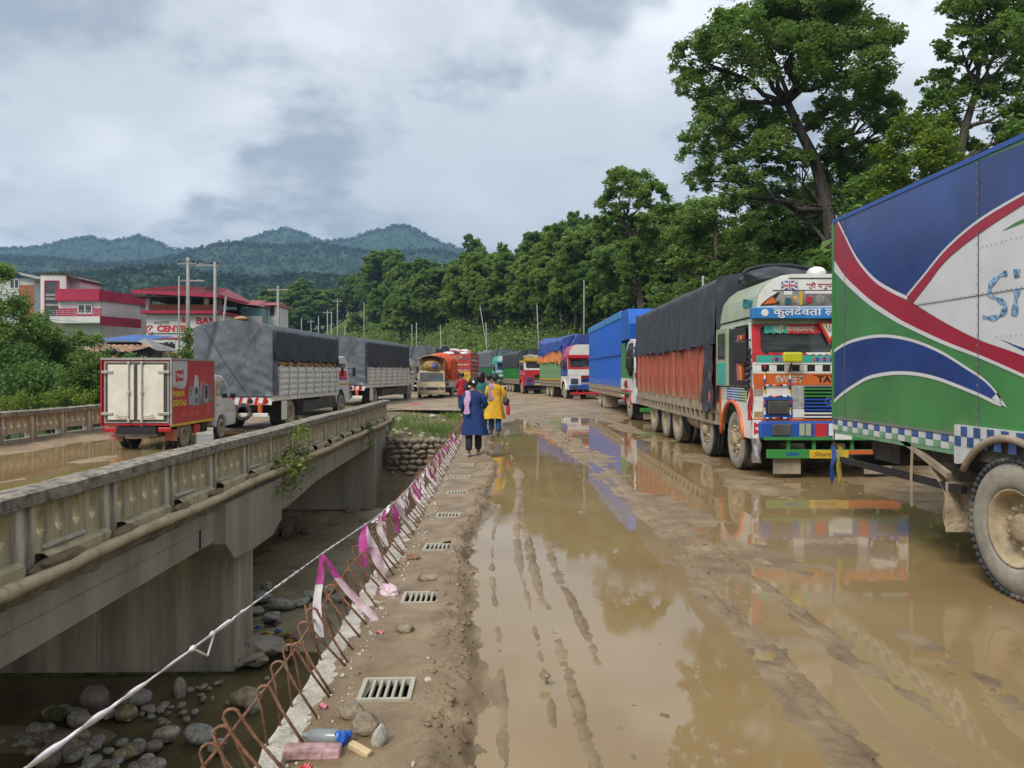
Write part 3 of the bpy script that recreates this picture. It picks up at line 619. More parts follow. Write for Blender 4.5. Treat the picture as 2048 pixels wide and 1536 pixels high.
# rubble and plastic refuse caught at the pier
M_refuse = [mat('plastic_'+n, c, 0.4, 0.15) for n, c in (('blue', (0.05, 0.16, 0.42)), ('red', (0.55, 0.05, 0.04)), ('white', (0.6, 0.6, 0.6)), ('black', (0.02, 0.02, 0.02)), ('yellow', (0.6, 0.42, 0.04)), ('brown', (0.16, 0.08, 0.05)))]
stone(520, 1318, 92, 'broken concrete lump lying in the water by the pier', stone_me(401, M_conc2, 0.45, 0.7, 3, False), name='concrete_lump', rz=0.3, cat='rubble')
stone(505, 1330, 60, 'lower broken concrete lump touching the pier foot', stone_me(402, M_conc2, 0.6, 0.8, 3, False), name='concrete_lump', cat='rubble')
def scrap(px, py, s, m, z=-3.2):
    p = gp(px, py, z); b = MB(); r = random.Random(int(px*7+py))
    n = 5; pv = [[(p.x+(i/n-.5)*s+r.uniform(-.25, .25)*s, p.y+(j/n-.5)*s*0.8+r.uniform(-.25, .25)*s, z+0.02+r.random()*s*0.55*(1-abs(i/n-.5))) for i in range(n+1)] for j in range(n+1)]
    b.grid(n, n, lambda u, v: pv[int(round(v*n))][int(round(u*n))]); return b.build('plastic_scrap', m)
for i in range(34):
    rm_ = random.choice(M_refuse+[M_refuse[3], M_refuse[5]]); rc_ = rm_.name.split('_')[1]
    o = scrap(random.gauss(552, 26), random.gauss(1290, 17), random.uniform(0.08, 0.24), rm_)
    tag(o, 'crumpled '+rc_+' plastic scrap in the refuse heap beside the pier', 'refuse', rc_+' refuse at the pier')

# masonry retaining wall at the far bank: each stone of its own
wl_ = thing('stone_wall', 'dark dry stone retaining wall between the two bridge ends', 'wall', (0, 26.55, 0))
MB().bx(-3.95, -0.55, 0.05, 0.9, -3.6, -0.86).build('wall_core', M_earth, wl_)
M_wallst2 = mat('brown_wall_stone', (0.22, 0.17, 0.115), 0.85, 0.35, 5, bump=0.5, bscale=25, col2=(0.33, 0.27, 0.19))
WS = [stone_me(500+i, [M_wallst, M_wallst, M_wallst2, M_wallst, M_wallst2][i % 5], 0.8, 0.35, 2) for i in range(8)]
zr = -3.35; rr = 0
while zr < -0.85:
    hh = random.uniform(0.11, 0.21); x = -3.95+random.uniform(0, 0.15)
    while x < -0.6:
        ww = random.uniform(0.16, 0.40)
        obj('wall_stone', random.choice(WS), wl_, (x+ww/2, 0.02+random.uniform(-.05, .05), zr+hh/2+random.uniform(-.02, .02)), (random.uniform(-.2, .2), random.uniform(-.18, .18), 0), scale=(ww*1.06, 0.36, hh*random.uniform(1.2, 1.5)))
        x += ww
    zr += hh
# rocks and grass tufts on the bank above it
for i in range(46):
    X = random.uniform(-4.4, -0.9); Y = random.uniform(27.6, 32.5); s = random.choice([0.1, 0.14, 0.18, 0.24, 0.4])*random.uniform(0.7, 1.0)
    ri = random.randrange(12); o = obj('bank_rock', PEB[ri], None, (X, Y, float(tz(X, Y))+s*0.12), (random.uniform(-.3, .3), random.uniform(-.3, .3), random.uniform(0, 6)), scale=s)
    tag(o, ('small ' if s < 0.2 else 'large ')+CBN[ri % 6]+' rock scattered on the earth bank above the stone wall', 'rock', 'rocks on the bank '+CBN[ri % 6]+str(s < 0.2))
# under the old bridge: rubble bank
for i in range(30):
    X = random.uniform(-10, -4.3); Y = random.uniform(22.8, 25.3); s = random.uniform(0.2, 0.6)
    o = obj('bank_boulder', random.choice(WS), None, (X, Y, max(float(tz(X, Y)), -3.25)+s*0.05), (random.uniform(-.3, .3), random.uniform(-.3, .3), random.uniform(0, 6)), scale=s)
    tag(o, 'muddy boulder on the shaded bank beneath the old bridge', 'rock', 'boulders under the old bridge')

# crumbs of mud thrown up along the bank and the ridges: nobody could count them
ico = bmesh.new(); bmesh.ops.create_icosphere(ico, subdivisions=1, radius=1.0); iv_ = np.array([v.co[:] for v in ico.verts]); if_ = np.array([[v.index for v in f.verts] for f in ico.faces]); ico.free()
rng = np.random.RandomState(77); n = 2600
cy_c = rng.uniform(2.4, 15, n)**1.0; lane = rng.choice([-0.30, -0.22, 0.37, 0.56, 1.6, 2.1, 9.0], n, p=[0.32, 0.2, 0.13, 0.09, 0.1, 0.04, 0.12])
cx_c = np.where(lane == 9.0, rng.uniform(-0.9, -0.2, n), lane+rng.normal(0, 0.085, n)+0.09*np.sin(cy_c*0.55+1)+0.14*fbm(cy_c*0.45, cy_c*0+3, 8)); hz_ = road_h(cx_c, cy_c); ok = (hz_ > -0.016) & ~((np.abs(cx_c-DR_X) < 0.16)); cx_c, cy_c, hz_ = cx_c[ok], cy_c[ok], hz_[ok]; n = len(cx_c)
sz_ = 0.004+0.016*rng.rand(n)**3; V = iv_[None]*(1+0.45*rng.uniform(-1, 1, (n, len(iv_), 1)))*sz_[:, None, None]*np.array([1.2, 1.2, 0.8]); V = V*np.array([1.3, 1.3, 0.8])+np.stack([cx_c, cy_c, hz_-sz_*0.15], 1)[:, None, :]
tag(obj('mud_crumbs', npmesh('mud_crumbs', V.reshape(-1, 3), (if_[None]+(np.arange(n)*len(iv_))[:, None, None]).reshape(-1, 3), M_mud)), 'loose crumbs of mud along the bank and wheel ridges', 'mud', kind='stuff')

rng = np.random.RandomState(78); n = 1100; cy_c = rng.uniform(2.2, 12, n); cx_c = np.where(rng.rand(n) < 0.6, rng.normal(-0.80, 0.07, n), rng.uniform(-0.95, -0.3, n)); hz_ = road_h(cx_c, cy_c); ok = ~((np.abs(cx_c-DR_X) < 0.16)) & (cx_c > -0.99); cx_c, cy_c, hz_ = cx_c[ok], cy_c[ok], hz_[ok]; n = len(cx_c)
sz_ = 0.003+0.012*rng.rand(n)**4; V = iv_[None]*(1+0.4*rng.uniform(-1, 1, (n, len(iv_), 1)))*sz_[:, None, None]; V = V+np.stack([cx_c, cy_c, np.maximum(hz_, 0.0)+sz_*0.3], 1)[:, None, :]
tag(obj('ledge_grit', npmesh('ledge_grit', V.reshape(-1, 3), (if_[None]+(np.arange(n)*len(iv_))[:, None, None]).reshape(-1, 3), M_freshc)), 'pale concrete grit strewn along the ledge', 'grit', kind='stuff')
# ================================================================ foliage
L_dark = leafmat('leaf_dark', (0.085, 0.180, 0.045), (0.170, 0.300, 0.072), (0.29, 0.40, 0.11))
L_mid = leafmat('leaf_mid', (0.095, 0.200, 0.045), (0.195, 0.325, 0.072), (0.34, 0.44, 0.12))
L_lime = leafmat('leaf_lime', (0.065, 0.135, 0.020), (0.16, 0.26, 0.035), (0.30, 0.38, 0.055))
L_far = leafmat('leaf_far', (0.014, 0.042, 0.012), (0.032, 0.075, 0.022), (0.070, 0.125, 0.035), clump=0.02)
L_shrub = leafmat('leaf_shrub', (0.050, 0.115, 0.018), (0.125, 0.225, 0.042), (0.26, 0.33, 0.09), clump=0.22)
M_bark = mat('bark', (0.050, 0.040, 0.033), 0.95, 0.4, 7, bump=0.8, bscale=18, streak=True, col2=(0.085, 0.07, 0.058))
def unit(rng, n):
    v = rng.normal(size=(n, 3)); return v/np.linalg.norm(v, axis=1)[:, None]
def leafquads(c, size, rng, ratio=0.6, up=0.75, jit=0.35):
    n = len(c); a = unit(rng, n); nrm = unit(rng, n); nrm[:, 2] = np.abs(nrm[:, 2])+up; nrm /= np.linalg.norm(nrm, axis=1)[:, None]
    a = a-nrm*(a*nrm).sum(1)[:, None]; a /= np.linalg.norm(a, axis=1)[:, None]+1e-9; b = np.cross(nrm, a)
    s = (np.asarray(size)*(1+jit*rng.uniform(-1, 1, n)))[:, None]*0.5
    bend = nrm*s*0.25
    v = np.stack([c-a*s-bend, c+b*s*ratio, c+a*s-bend, c-b*s*ratio], 1).reshape(-1, 3)
    return v, np.arange(4*n).reshape(-1, 4)
def crown_pts(lobes, dens, rng, sub=16, sig=0.26, keepin=0.55):
    """leaf positions: every lobe is a cloud of smaller clumps near its skin, so the outline is uneven and gaps open"""
    P = []
    for (c, r) in lobes:
        r = np.asarray(r, float)*np.ones(3); k = max(4, int(sub*(0.7+0.6*rng.rand()))); d = unit(rng, k); d[:, 2] = np.where(d[:, 2] < -0.75, -d[:, 2], d[:, 2])
        cc = np.asarray(c)+d*r*(keepin+(1-keepin)*rng.rand(k)[:, None])
        n = int(dens*(r.prod()**(2/3.))); w_ = rng.rand(k)+0.35; w_ /= w_.sum(); idx = rng.choice(k, n, p=w_)
        q = unit(rng, n)*(rng.rand(n)**0.45)[:, None]
        P.append(cc[idx]+q*r*sig*(0.7+0.8*rng.rand(k))[idx][:, None]*np.array([1.1, 1.1, 1.0]))
    return np.concatenate(P)
def limb(b, p0, p1, r0, r1, rng, seg=5, wob=0.12, n=6):
    p0, p1 = Vector(p0), Vector(p1); L_ = (p1-p0).length; pts_ = []
    for i in range(seg+1):
        t = i/seg; q = p0.lerp(p1, t)
        if 0 < i < seg: q += Vector(rng.normal(size=3))*wob*L_/seg
        q.z += 0.10*L_*math.sin(t*math.pi)*-0.3; pts_.append(q)
    b.tube(pts_, [r0+(r1-r0)*i/seg for i in range(seg+1)], n); return pts_
def tree(name, label, base, trunkpts, lobes, rad, leaf, dens, size, seed, group=None, sub=16, sig=0.26, twigs=True, fork=None, ratio=0.6):
    """trunkpts: bends of the trunk (local), lobes: (centre, radius) of the crown (local)"""
    rng = np.random.RandomState(seed); t = thing(name, label, 'tree', base, 0, group)
    b = MB(); m = len(trunkpts); b.tube(trunkpts, [rad*(1-0.55*i/(m-1)) for i in range(m)], 9)
    top = Vector(trunkpts[-1])
    for (c, r) in lobes:
        c = Vector(c); f = min(trunkpts, key=lambda q: (Vector(q)-c).length+max(0, Vector(q).z-c.z+0.6)*3); f = Vector(f)
        if f.z < trunkpts[0][2]+0.3*(top.z-trunkpts[0][2]): f = top
        pl = limb(b, f, c, rad*0.36, rad*0.08, rng, 5, 0.22, 5)
        if twigs:
            for _ in range(4):
                e = c+Vector(unit(rng, 1)[0])*float(np.mean(r))*0.8; limb(b, pl[3], e, rad*0.12, rad*0.03, rng, 3, 0.2, 4)
    b.build('trunk', M_bark, t, smooth=True)
    P = crown_pts(lobes, dens, rng, sub, sig); v, f = leafquads(P, size, rng, ratio); obj('crown', npmesh('crown', v, f, leaf), t)
    return t
def px_tree(name, label, D, tr, lb, rad, leaf, dens, size, seed, depth=0.8, **k):
    """a tree whose trunk bends and leaf lobes were read off the photo, given its distance D and depth of crown"""
    rng = np.random.RandomState(seed+5); b = at(tr[0][0], tr[0][1], D); gz_ = float(tz(b.x, b.y)); base = Vector((b.x, b.y, gz_-0.3))
    T = [Vector((0, 0, 0))]+[at(p[0], p[1], D)-base for p in tr]
    Ls = []
    for (x, y, r) in lb:
        rr_ = r/FPX*D; c = at(x, y, D)-base; c.y += rng.uniform(-1, 1)*depth*rr_*1.6; Ls.append(((c.x, c.y, c.z), (rr_, rr_*depth, rr_*0.85)))
    return tree(name, label, base, [tuple(q) for q in T], Ls, rad, leaf, dens, size, seed, **k)
px_tree('broadleaf_tree', 'tallest tree with dark leaning trunk and broad crown above the painted lorry', 33, [(1672, 520), (1655, 420), (1630, 320), (1600, 262), (1575, 205)],
    [(1590, 30, 105), (1520, 75, 90), (1680, 70, 90), (1440, 110, 68), (1380, 125, 46), (1375, 185, 40), (1455, 185, 62), (1560, 150, 90), (1660, 160, 90), (1745, 165, 62), (1770, 215, 40), (1720, 245, 52), (1500, 240, 62), (1420, 265, 55), (1380, 300, 38), (1440, 330, 52),
     (1560, 250, 52), (1660, 235, 50), (1530, 310, 55), (1400, 365, 34), (1470, 385, 46), (1690, 320, 46), (1735, 310, 36), (1550, 370, 44), (1590, 330, 34), (1640, -40, 110), (1540, -30, 90), (1690, 400, 40), (1640, 380, 30), (1700, 285, 46), (1660, 300, 36), (1720, 355, 40), (1760, 270, 36), (1610, 420, 34)],
    0.36, L_dark, 2200, 0.18, 11, sub=42, sig=0.215)
px_tree('broadleaf_tree', 'tall tree at the edge of the picture above the blue box lorry', 29, [(1905, 420), (1915, 330), (1930, 255), (1950, 190)],
    [(1930, 40, 62), (1985, 20, 60), (1900, 105, 44), (1960, 110, 58), (2030, 70, 55), (2040, 150, 52), (1890, 170, 46), (1950, 190, 56), (2020, 215, 50), (1870, 225, 44), (1930, 255, 50), (2000, 265, 46), (2060, 240, 50), (1965, 300, 40), (1920, -30, 60), (2010, -40, 70), (2090, 0, 70)],
    0.26, L_mid, 2200, 0.17, 12, sub=36, sig=0.22)
px_tree('lime_tree', 'yellow green tree with feathery crown behind the blue box lorry', 25.5, [(1850, 470), (1845, 380), (1850, 310)],
    [(1820, 255, 42), (1870, 270, 46), (1795, 300, 40), (1840, 320, 52), (1900, 320, 48), (1945, 345, 40), (1780, 350, 40), (1830, 375, 52), (1890, 375, 52), (1950, 385, 42), (1780, 410, 46), (1850, 420, 50)],
    0.16, L_lime, 3000, 0.13, 13, sub=34, sig=0.28)
px_tree('broadleaf_tree', 'slender open tree with forked trunk above the blue truck', 46, [(1282, 610), (1272, 540), (1262, 470), (1246, 440)],
    [(1235, 375, 36), (1285, 360, 34), (1215, 415, 30), (1260, 405, 36), (1305, 400, 34), (1325, 440, 28), (1200, 445, 20), (1280, 450, 28), (1240, 460, 24), (1305, 480, 30), (1260, 500, 26), (1290, 530, 28), (1330, 500, 26), (1250, 545, 26)],
    0.24, L_mid, 2400, 0.18, 14, sub=26, sig=0.25)
px_tree('broadleaf_tree', 'leafy tree filling the gap between the slender tree and the tallest tree', 40, [(1440, 590), (1435, 520), (1428, 450)],
    [(1400, 430, 44), (1450, 420, 44), (1375, 480, 40), (1430, 480, 48), (1480, 470, 40), (1390, 530, 42), (1460, 530, 46), (1350, 520, 32)],
    0.2, L_mid, 2160, 0.19, 15, sub=32, sig=0.28)
px_tree('broadleaf_tree', 'crooked tree with a bare leaning trunk left of the tallest trunk', 42, [(1565, 520), (1530, 460), (1500, 400), (1490, 360)],
    [(1480, 400, 36), (1520, 420, 40), (1560, 430, 44), (1500, 460, 36), (1600, 450, 44), (1610, 400, 40), (1545, 480, 40), (1580, 510, 42), (1640, 490, 42)],
    0.22, L_dark, 2080, 0.19, 16, sub=32, sig=0.28)
px_tree('broadleaf_tree', 'shaded tree standing behind the tallest trunk', 48, [(1615, 560), (1612, 480), (1606, 400)],
    [(1590, 420, 40), (1640, 430, 40), (1570, 480, 42), (1620, 500, 44), (1670, 480, 40), (1700, 450, 42), (1720, 500, 44), (1680, 540, 40)], 0.22, L_dark, 2080, 0.2, 17, sub=32, sig=0.28)
px_tree('broadleaf_tree', 'pale green tree just past the corner of the blue box lorry', 34, [(1745, 560), (1742, 470), (1738, 400)],
    [(1720, 360, 34), (1760, 375, 36), (1745, 410, 44), (1710, 425, 36), (1790, 410, 36), (1770, 450, 44), (1720, 470, 44)], 0.16, L_mid, 2400, 0.17, 18, sub=32, sig=0.28)
px_tree('broadleaf_tree', 'leafy tree closing the gap behind the lime coloured tree', 38, [(1780, 520), (1776, 430), (1770, 360)],
    [(1740, 300, 36), (1790, 290, 36), (1700, 340, 38), (1760, 350, 44), (1820, 340, 40), (1730, 400, 42), (1790, 400, 42)], 0.18, L_mid, 1900, 0.18, 19, sub=32, sig=0.26)
# prototypes for the wood along the hill
def proto(seed, h, leaf, dens, size, spread=0.30, low=0.35, nl=11, slim=1.0):
    rng = np.random.RandomState(seed); T = [(0, 0, 0)]+[(rng.normal()*0.02*h, rng.normal()*0.02*h, h*q) for q in (0.25, 0.5, 0.75)]
    Ls = []
    for i in range(nl):
        q = low+(1-low)*(i+0.5)/nl; a = rng.rand()*6.28; sp_ = spread*h*(0.25+0.75*math.sin(min(1, (1-q)/(1-low)*1.25)*math.pi*0.55+0.2))*rng.uniform(0.5, 1.0)*slim
        r = h*rng.uniform(0.085, 0.15); Ls.append(((sp_*math.cos(a), sp_*math.sin(a), h*q-r*0.6), (r*1.1*slim, r*1.1*slim, r)))
    return T, Ls, h*0.018
PROTO = []
for i, (sd_, h, lf, dn, sz, spd, lw, nl, sl_) in enumerate([(21, 12, L_mid, 260, 0.33, 0.28, 0.35, 13, 1), (22, 12, L_dark, 260, 0.33, 0.30, 0.25, 14, 1.1), (23, 12, L_mid, 190, 0.33, 0.24, 0.5, 9, 0.9), (24, 12, L_dark, 280, 0.33, 0.22, 0.3, 12, 0.75), (25, 12, L_mid, 240, 0.33, 0.33, 0.45, 13, 1.1)]):
    T, Ls, rd = proto(sd_, h, lf, dn, sz, spd, lw, nl, sl_)
    PROTO.append((T, Ls, rd, lf, dn, sz, sd_))
TREE_ME = {}
def wood(px, top, D, k, label='leafy hillside tree standing in the wood above the road', group='trees of the hillside wood', tw=1.0, lim_=None):
    T, Ls, rd, lf, dn, sz, sd_ = PROTO[k]
    if k not in TREE_ME:
        tmp = tree('wood_tree', label, (0, 0, 0), T, Ls, rd*1.3, lf, dn*5.6, sz, sd_, group, sub=40, sig=0.20); TREE_ME[k] = tmp
        c = tmp
    else: c = copy_tree(TREE_ME[k])
    lim = lim_ or (622 if px < 1130 else 650)
    for _ in range(40):
        p = at(px, 700, D); g = float(tz(p.x, p.y))
        if HOR-(g-CAM_Z)*FPX/D <= lim or D > 230: break
        D += 3
    ztop = CAM_Z+(HOR-top)/FPX*D; hh = max(5.5, ztop-g)
    s = hh/11.6; c.location = (p.x, p.y, g-0.2); c.scale = (s*tw, s*tw, s); c.rotation_euler = (0, 0, random.uniform(0, 6.28))
    if label == 'leafy hillside tree standing in the wood above the road':
        zn = [(720, 'above the far bend'), (800, 'above the second tarpaulin lorry'), (880, 'above the tan pickup'), (950, 'above the red slatted truck'), (1020, 'above the green sided lorries'), (1100, 'above the red fronted lorry'), (1185, 'above the blue and orange sheets'), (1345, 'behind the blue box lorry'), (9999, 'behind the black tarpaulin of the painted lorry')]
        where = next(n_ for (q, n_) in zn if px < q); label = ['round crowned', 'dense dark', 'open crowned', 'narrow', 'wide crowned'][k]+' tree of the hillside wood '+where; group = 'wood '+where+' '+str(k)
    tag(c, label, 'tree', group)
    return c
LB = lambda s: dict(label=s, group=None)
wood(1160, 428, 62, 3, 'tall narrow tree beside the slender open tree', 'trees of the hillside wood')
wood(1110, 470, 70, 1, 'dense dark tree above the blue and orange tarpaulin', 'trees of the hillside wood')
wood(950, 474, 128, 3, 'tall spire shaped tree at the wood edge under the mountain slope', 'trees of the hillside wood')
wood(1005, 490, 118, 2, 'thin crowned tree on the skyline right of the spire shaped tree', 'trees of the hillside wood')
rw = random.Random(5)
for (px, tp_, D, k) in ((1185, 452, 60, 0), (1215, 440, 62, 4), (1310, 425, 58, 0), (1345, 405, 56, 1), (1375, 430, 52, 4), (1090, 458, 76, 0), (1135, 448, 68, 4), (1060, 472, 84, 3), (1270, 450, 60, 1)): wood(px, tp_, D, k)
for (px, top, D) in [(1340, 470, 55), (1310, 500, 52), (1215, 480, 58), (1190, 505, 56), (1140, 500, 66), (1085, 505, 78), (1060, 492, 85), (1040, 505, 92), (1030, 535, 84), (1075, 535, 72), (1120, 540, 66), (1170, 545, 58),
     (985, 512, 110), (965, 520, 105), (930, 512, 130), (905, 522, 135), (880, 528, 140), (855, 522, 150), (835, 518, 160), (815, 530, 150), (790, 515, 165), (770, 510, 170), (750, 530, 160), (725, 540, 175), (705, 545, 180),
     (690, 560, 170), (920, 545, 118), (890, 552, 124), (860, 560, 128), (830, 558, 138), (800, 562, 145), (770, 560, 152), (740, 570, 155), (1000, 545, 100), (960, 550, 106), (1045, 560, 80), (940, 575, 104), (985, 570, 92), (720, 585, 150), (700, 590, 165),
     (670, 575, 185), (650, 585, 190), (1250, 520, 50), (1365, 520, 47), (1400, 500, 44), (1500, 500, 52), (1540, 490, 55), (1660, 500, 56), (1700, 480, 50), (1480, 450, 60), (1340, 540, 44), (1230, 560, 48), (1290, 560, 46)]:
    wood(px, top+rw.uniform(-6, 6), D, rw.randrange(5), tw=rw.uniform(0.9, 1.35))
for (px, top, D) in [(600, 560, 190), (625, 575, 180), (580, 575, 200), (560, 585, 210), (610, 600, 160), (640, 600, 165), (585, 610, 150), (655, 620, 160), (675, 610, 150), (545, 600, 190)]:
    wood(px, top+rw.uniform(-6, 6), D, rw.randrange(5), 'tree at the bend of the road beyond the red roofs', 'trees at the bend', tw=rw.uniform(1.2, 1.7))
for k in range(78):
    px = rw.uniform(690, 1200); sky_y = np.interp(px, [690, 770, 850, 950, 1040, 1110, 1160, 1200], [560, 515, 525, 490, 500, 470, 450, 450])
    wood(px, sky_y+rw.uniform(10, 95), np.interp(px, [690, 1200], [165, 60])+rw.uniform(-10, 15), rw.randrange(5), tw=rw.uniform(0.8, 1.2), lim_=rw.uniform(600, 690))
# undergrowth on the slope: nobody could count it
rng = np.random.RandomState(3); C_, S_ = [], []
def shrubs(n, y0, y1, d0, d1, nl, size, r0, r1):
    Y = rng.uniform(y0, y1, n); X = foot(Y)+d0+(d1-d0)*rng.rand(n)**1.2
    ok = fbm(X*0.12, Y*0.12, 61)+0.10*rng.normal(size=n) > -0.13-0.25*(X-foot(Y) > 6); X, Y = X[ok], Y[ok]; Z = tz(X, Y); r = rng.uniform(r0, r1, len(X))
    for k in range(nl):
        q = unit(rng, len(X)); q[:, 2] = np.abs(q[:, 2]); rad = rng.rand(len(X))**0.4
        C_.append(np.stack([X, Y, Z], 1)+q*(r*rad)[:, None]*np.array([1.2, 1.2, 0.9])); S_.append(np.full(len(X), size))
shrubs(2200, 12, 46, 0.6, 26, 40, 0.17, 0.35, 1.1); shrubs(3400, 46, 95, 0.4, 45, 28, 0.27, 0.5, 1.4); shrubs(5200, 95, 210, 0.3, 60, 18, 0.48, 0.7, 2.0)
v, f = leafquads(np.concatenate(C_), np.concatenate(S_), rng, 0.55, 0.5); tag(obj('undergrowth', npmesh('undergrowth', v, f, L_shrub)), 'dense green undergrowth covering the roadside hill', 'undergrowth', kind='stuff')
C_, S_ = [], []
shrubs(240, 46, 95, 1.0, 30, 120, 0.27, 1.0, 2.6); shrubs(620, 95, 210, 0.8, 45, 90, 0.42, 1.2, 3.6); shrubs(110, 12, 46, 1.5, 20, 180, 0.17, 0.8, 1.8)
v, f = leafquads(np.concatenate(C_), np.concatenate(S_), rng, 0.55, 0.5); tag(obj('thicket', npmesh('thicket', v, f, L_mid)), 'darker thicket patches in the hillside undergrowth', 'undergrowth', kind='stuff')
# big bushes between the trunks of the slope
HB = []
for k in range(3):
    rng_ = np.random.RandomState(900+k); t = thing('hillside_bush', 'x', 'bush'); Ls = [((rng_.normal()*0.9, rng_.normal()*0.9, 0.7+rng_.rand()*1.9), (rng_.uniform(0.7, 1.1),)*3) for _ in range(9)]; b = MB()
    for (c, r) in Ls: limb(b, (rng_.normal()*0.1, rng_.normal()*0.1, -0.2), c, 0.05, 0.012, rng_, 4, 0.2, 4)
    b.build('stems', M_bark, t); P = crown_pts(Ls, 900, rng_, 26, 0.3, 0.4); v, f = leafquads(P, 0.2, rng_, 0.5); obj('foliage', npmesh('foliage', v, f, [L_mid, L_shrub, L_dark][k]), t); HB.append(t)
rb_ = random.Random(31); k = 0
for i in range(42):
    Y = rb_.uniform(13, 58); X = float(foot(Y))+rb_.uniform(1.0, 14); c = HB[i] if i < 3 else copy_tree(HB[i % 3]); s_ = rb_.uniform(0.8, 1.7)
    c.location = (X, Y, float(tz(X, Y))); c.scale = (s_*1.15, s_*1.15, s_); c.rotation_euler = (0, 0, rb_.uniform(0, 6)); bpx = 1024+FPX*(X*CA-Y*SA)/(Y*CA+X*SA); wz = next(n_ for (q, n_) in ((1190, 'above the loaded lorry'), (1290, 'behind the blue box lorry'), (1400, 'behind the rear of the black tarpaulin'), (1500, 'behind the front of the black tarpaulin'), (1680, 'behind the painted lorry cab'), (99999, 'behind the swoosh painted box truck')) if bpx < q)
    bl = ['green', 'bright green', 'dark green'][i % 3]; tag(c, ('big ' if s_ > 1.25 else 'small ')+bl+' bush on the slope '+wz, 'bush', bl+str(s_ > 1.25)+' bushes '+wz)
# grass on the bank above the stone wall
rng = np.random.RandomState(8); n = 5200; gx = np.concatenate([rng.normal(-2.3, 0.55, n//2), rng.normal(-1.6, 0.4, n//4), rng.normal(-3.7, 0.5, n//4)]); gy = np.concatenate([rng.normal(29.2, 0.7, n//2), rng.normal(31.6, 0.35, n//4), rng.normal(30.2, 1.0, n//4)])
ok = (gy > 27.2); gx, gy = gx[ok], gy[ok]; n = len(gx); gzv = tz(gx, gy); hgt = rng.uniform(0.06, 0.26, n); a = rng.rand(n)*6.28; dxg, dyg = np.cos(a), np.sin(a); wdg = 0.012
base = np.stack([gx, gy, gzv-0.02], 1); tip = base+np.stack([dxg*hgt*0.5, dyg*hgt*0.5, hgt], 1); sdv = np.stack([-dyg*wdg, dxg*wdg, 0*dxg], 1)
v = np.stack([base-sdv, base+sdv, tip+sdv*0.2, tip-sdv*0.2], 1).reshape(-1, 3)
tag(obj('bank_grass', npmesh('bank_grass', v, np.arange(4*n).reshape(-1, 4), L_shrub)), 'short green grass on the earth bank above the stone wall', 'grass', kind='stuff')
# bushes over the river bank beyond the old bridge
def px_bush(label, D, lobes, leaf, dens, size, seed, name='bush', depth=0.9, stem=None):
    rng = np.random.RandomState(seed); cx0 = sum(l[0] for l in lobes)/len(lobes); p = at(cx0, 800, D); base = Vector((p.x, p.y, float(tz(p.x, p.y))-0.1))
    t = thing(name, label, 'bush', base, 0, 'bushes on the river bank'); Ls = []; b = MB()
    for (x, y, r) in lobes:
        rr_ = r/FPX*D; c = at(x, y, D)-base; c.y += rng.uniform(-1, 1)*rr_; Ls.append(((c.x, c.y, c.z), (rr_, rr_*depth, rr_*0.85))); limb(b, (rng.normal()*0.15, rng.normal()*0.15, 0), c, 0.05, 0.012, rng, 5, 0.2, 5)
    b.build('stems', M_bark, t, smooth=True); P = crown_pts(Ls, dens*2.3, rng, 26, 0.48, 0.25); v, f = leafquads(P, size, rng, 0.42, 0.3); obj('foliage', npmesh('foliage', v, f, leaf), t)
px_bush('tall dark bush at the picture edge behind the far parapet', 31, [(0, 545, 24), (-30, 600, 44), (14, 615, 32), (0, 670, 48), (45, 665, 36), (-30, 710, 56)], L_mid, 1500, 0.17, 51)
px_bush('broad dark bush between the picture edge and the tin sheds', 33, [(70, 640, 22), (75, 685, 40), (120, 680, 32), (158, 682, 22), (188, 682, 16), (110, 725, 44), (60, 735, 48), (160, 722, 30)], L_mid, 1500, 0.16, 52)
px_bush('deep green bush low behind the far parapet', 30, [(20, 740, 50), (70, 770, 44), (-20, 780, 50), (110, 760, 40), (30, 790, 40)], L_dark, 1500, 0.16, 53)
px_bush('bright green bush beside the red van body', 28.5, [(185, 735, 32), (200, 760, 32), (160, 770, 34), (205, 790, 26), (180, 795, 30), (140, 795, 26), (215, 725, 20)], L_shrub, 1900, 0.13, 54)
px_bush('pale creeping bush along the far parapet', 27.2, [(60, 800, 22), (95, 800, 22), (130, 795, 22), (30, 806, 22), (165, 798, 20), (0, 808, 20)], L_lime, 1700, 0.10, 55)
px_bush('small round green bush peeping over the red van roof', 31, [(362, 708, 14), (345, 714, 12), (380, 715, 12)], L_shrub, 2200, 0.10, 56)
px_bush('shrub growing under the tin sheds behind the van', 34, [(225, 720, 26), (260, 730, 24), (290, 735, 24), (230, 750, 26)], L_dark, 1500, 0.14, 57)
px_bush('dark thicket behind the bushes filling the bank below the houses', 37, [(-20, 660, 44), (40, 680, 40), (100, 700, 36), (150, 712, 30), (20, 720, 56), (90, 740, 54), (160, 750, 46), (220, 745, 34), (270, 745, 30), (320, 740, 28), (360, 735, 24), (-10, 780, 50), (60, 790, 40), (130, 790, 40)], L_dark, 1100, 0.17, 58)
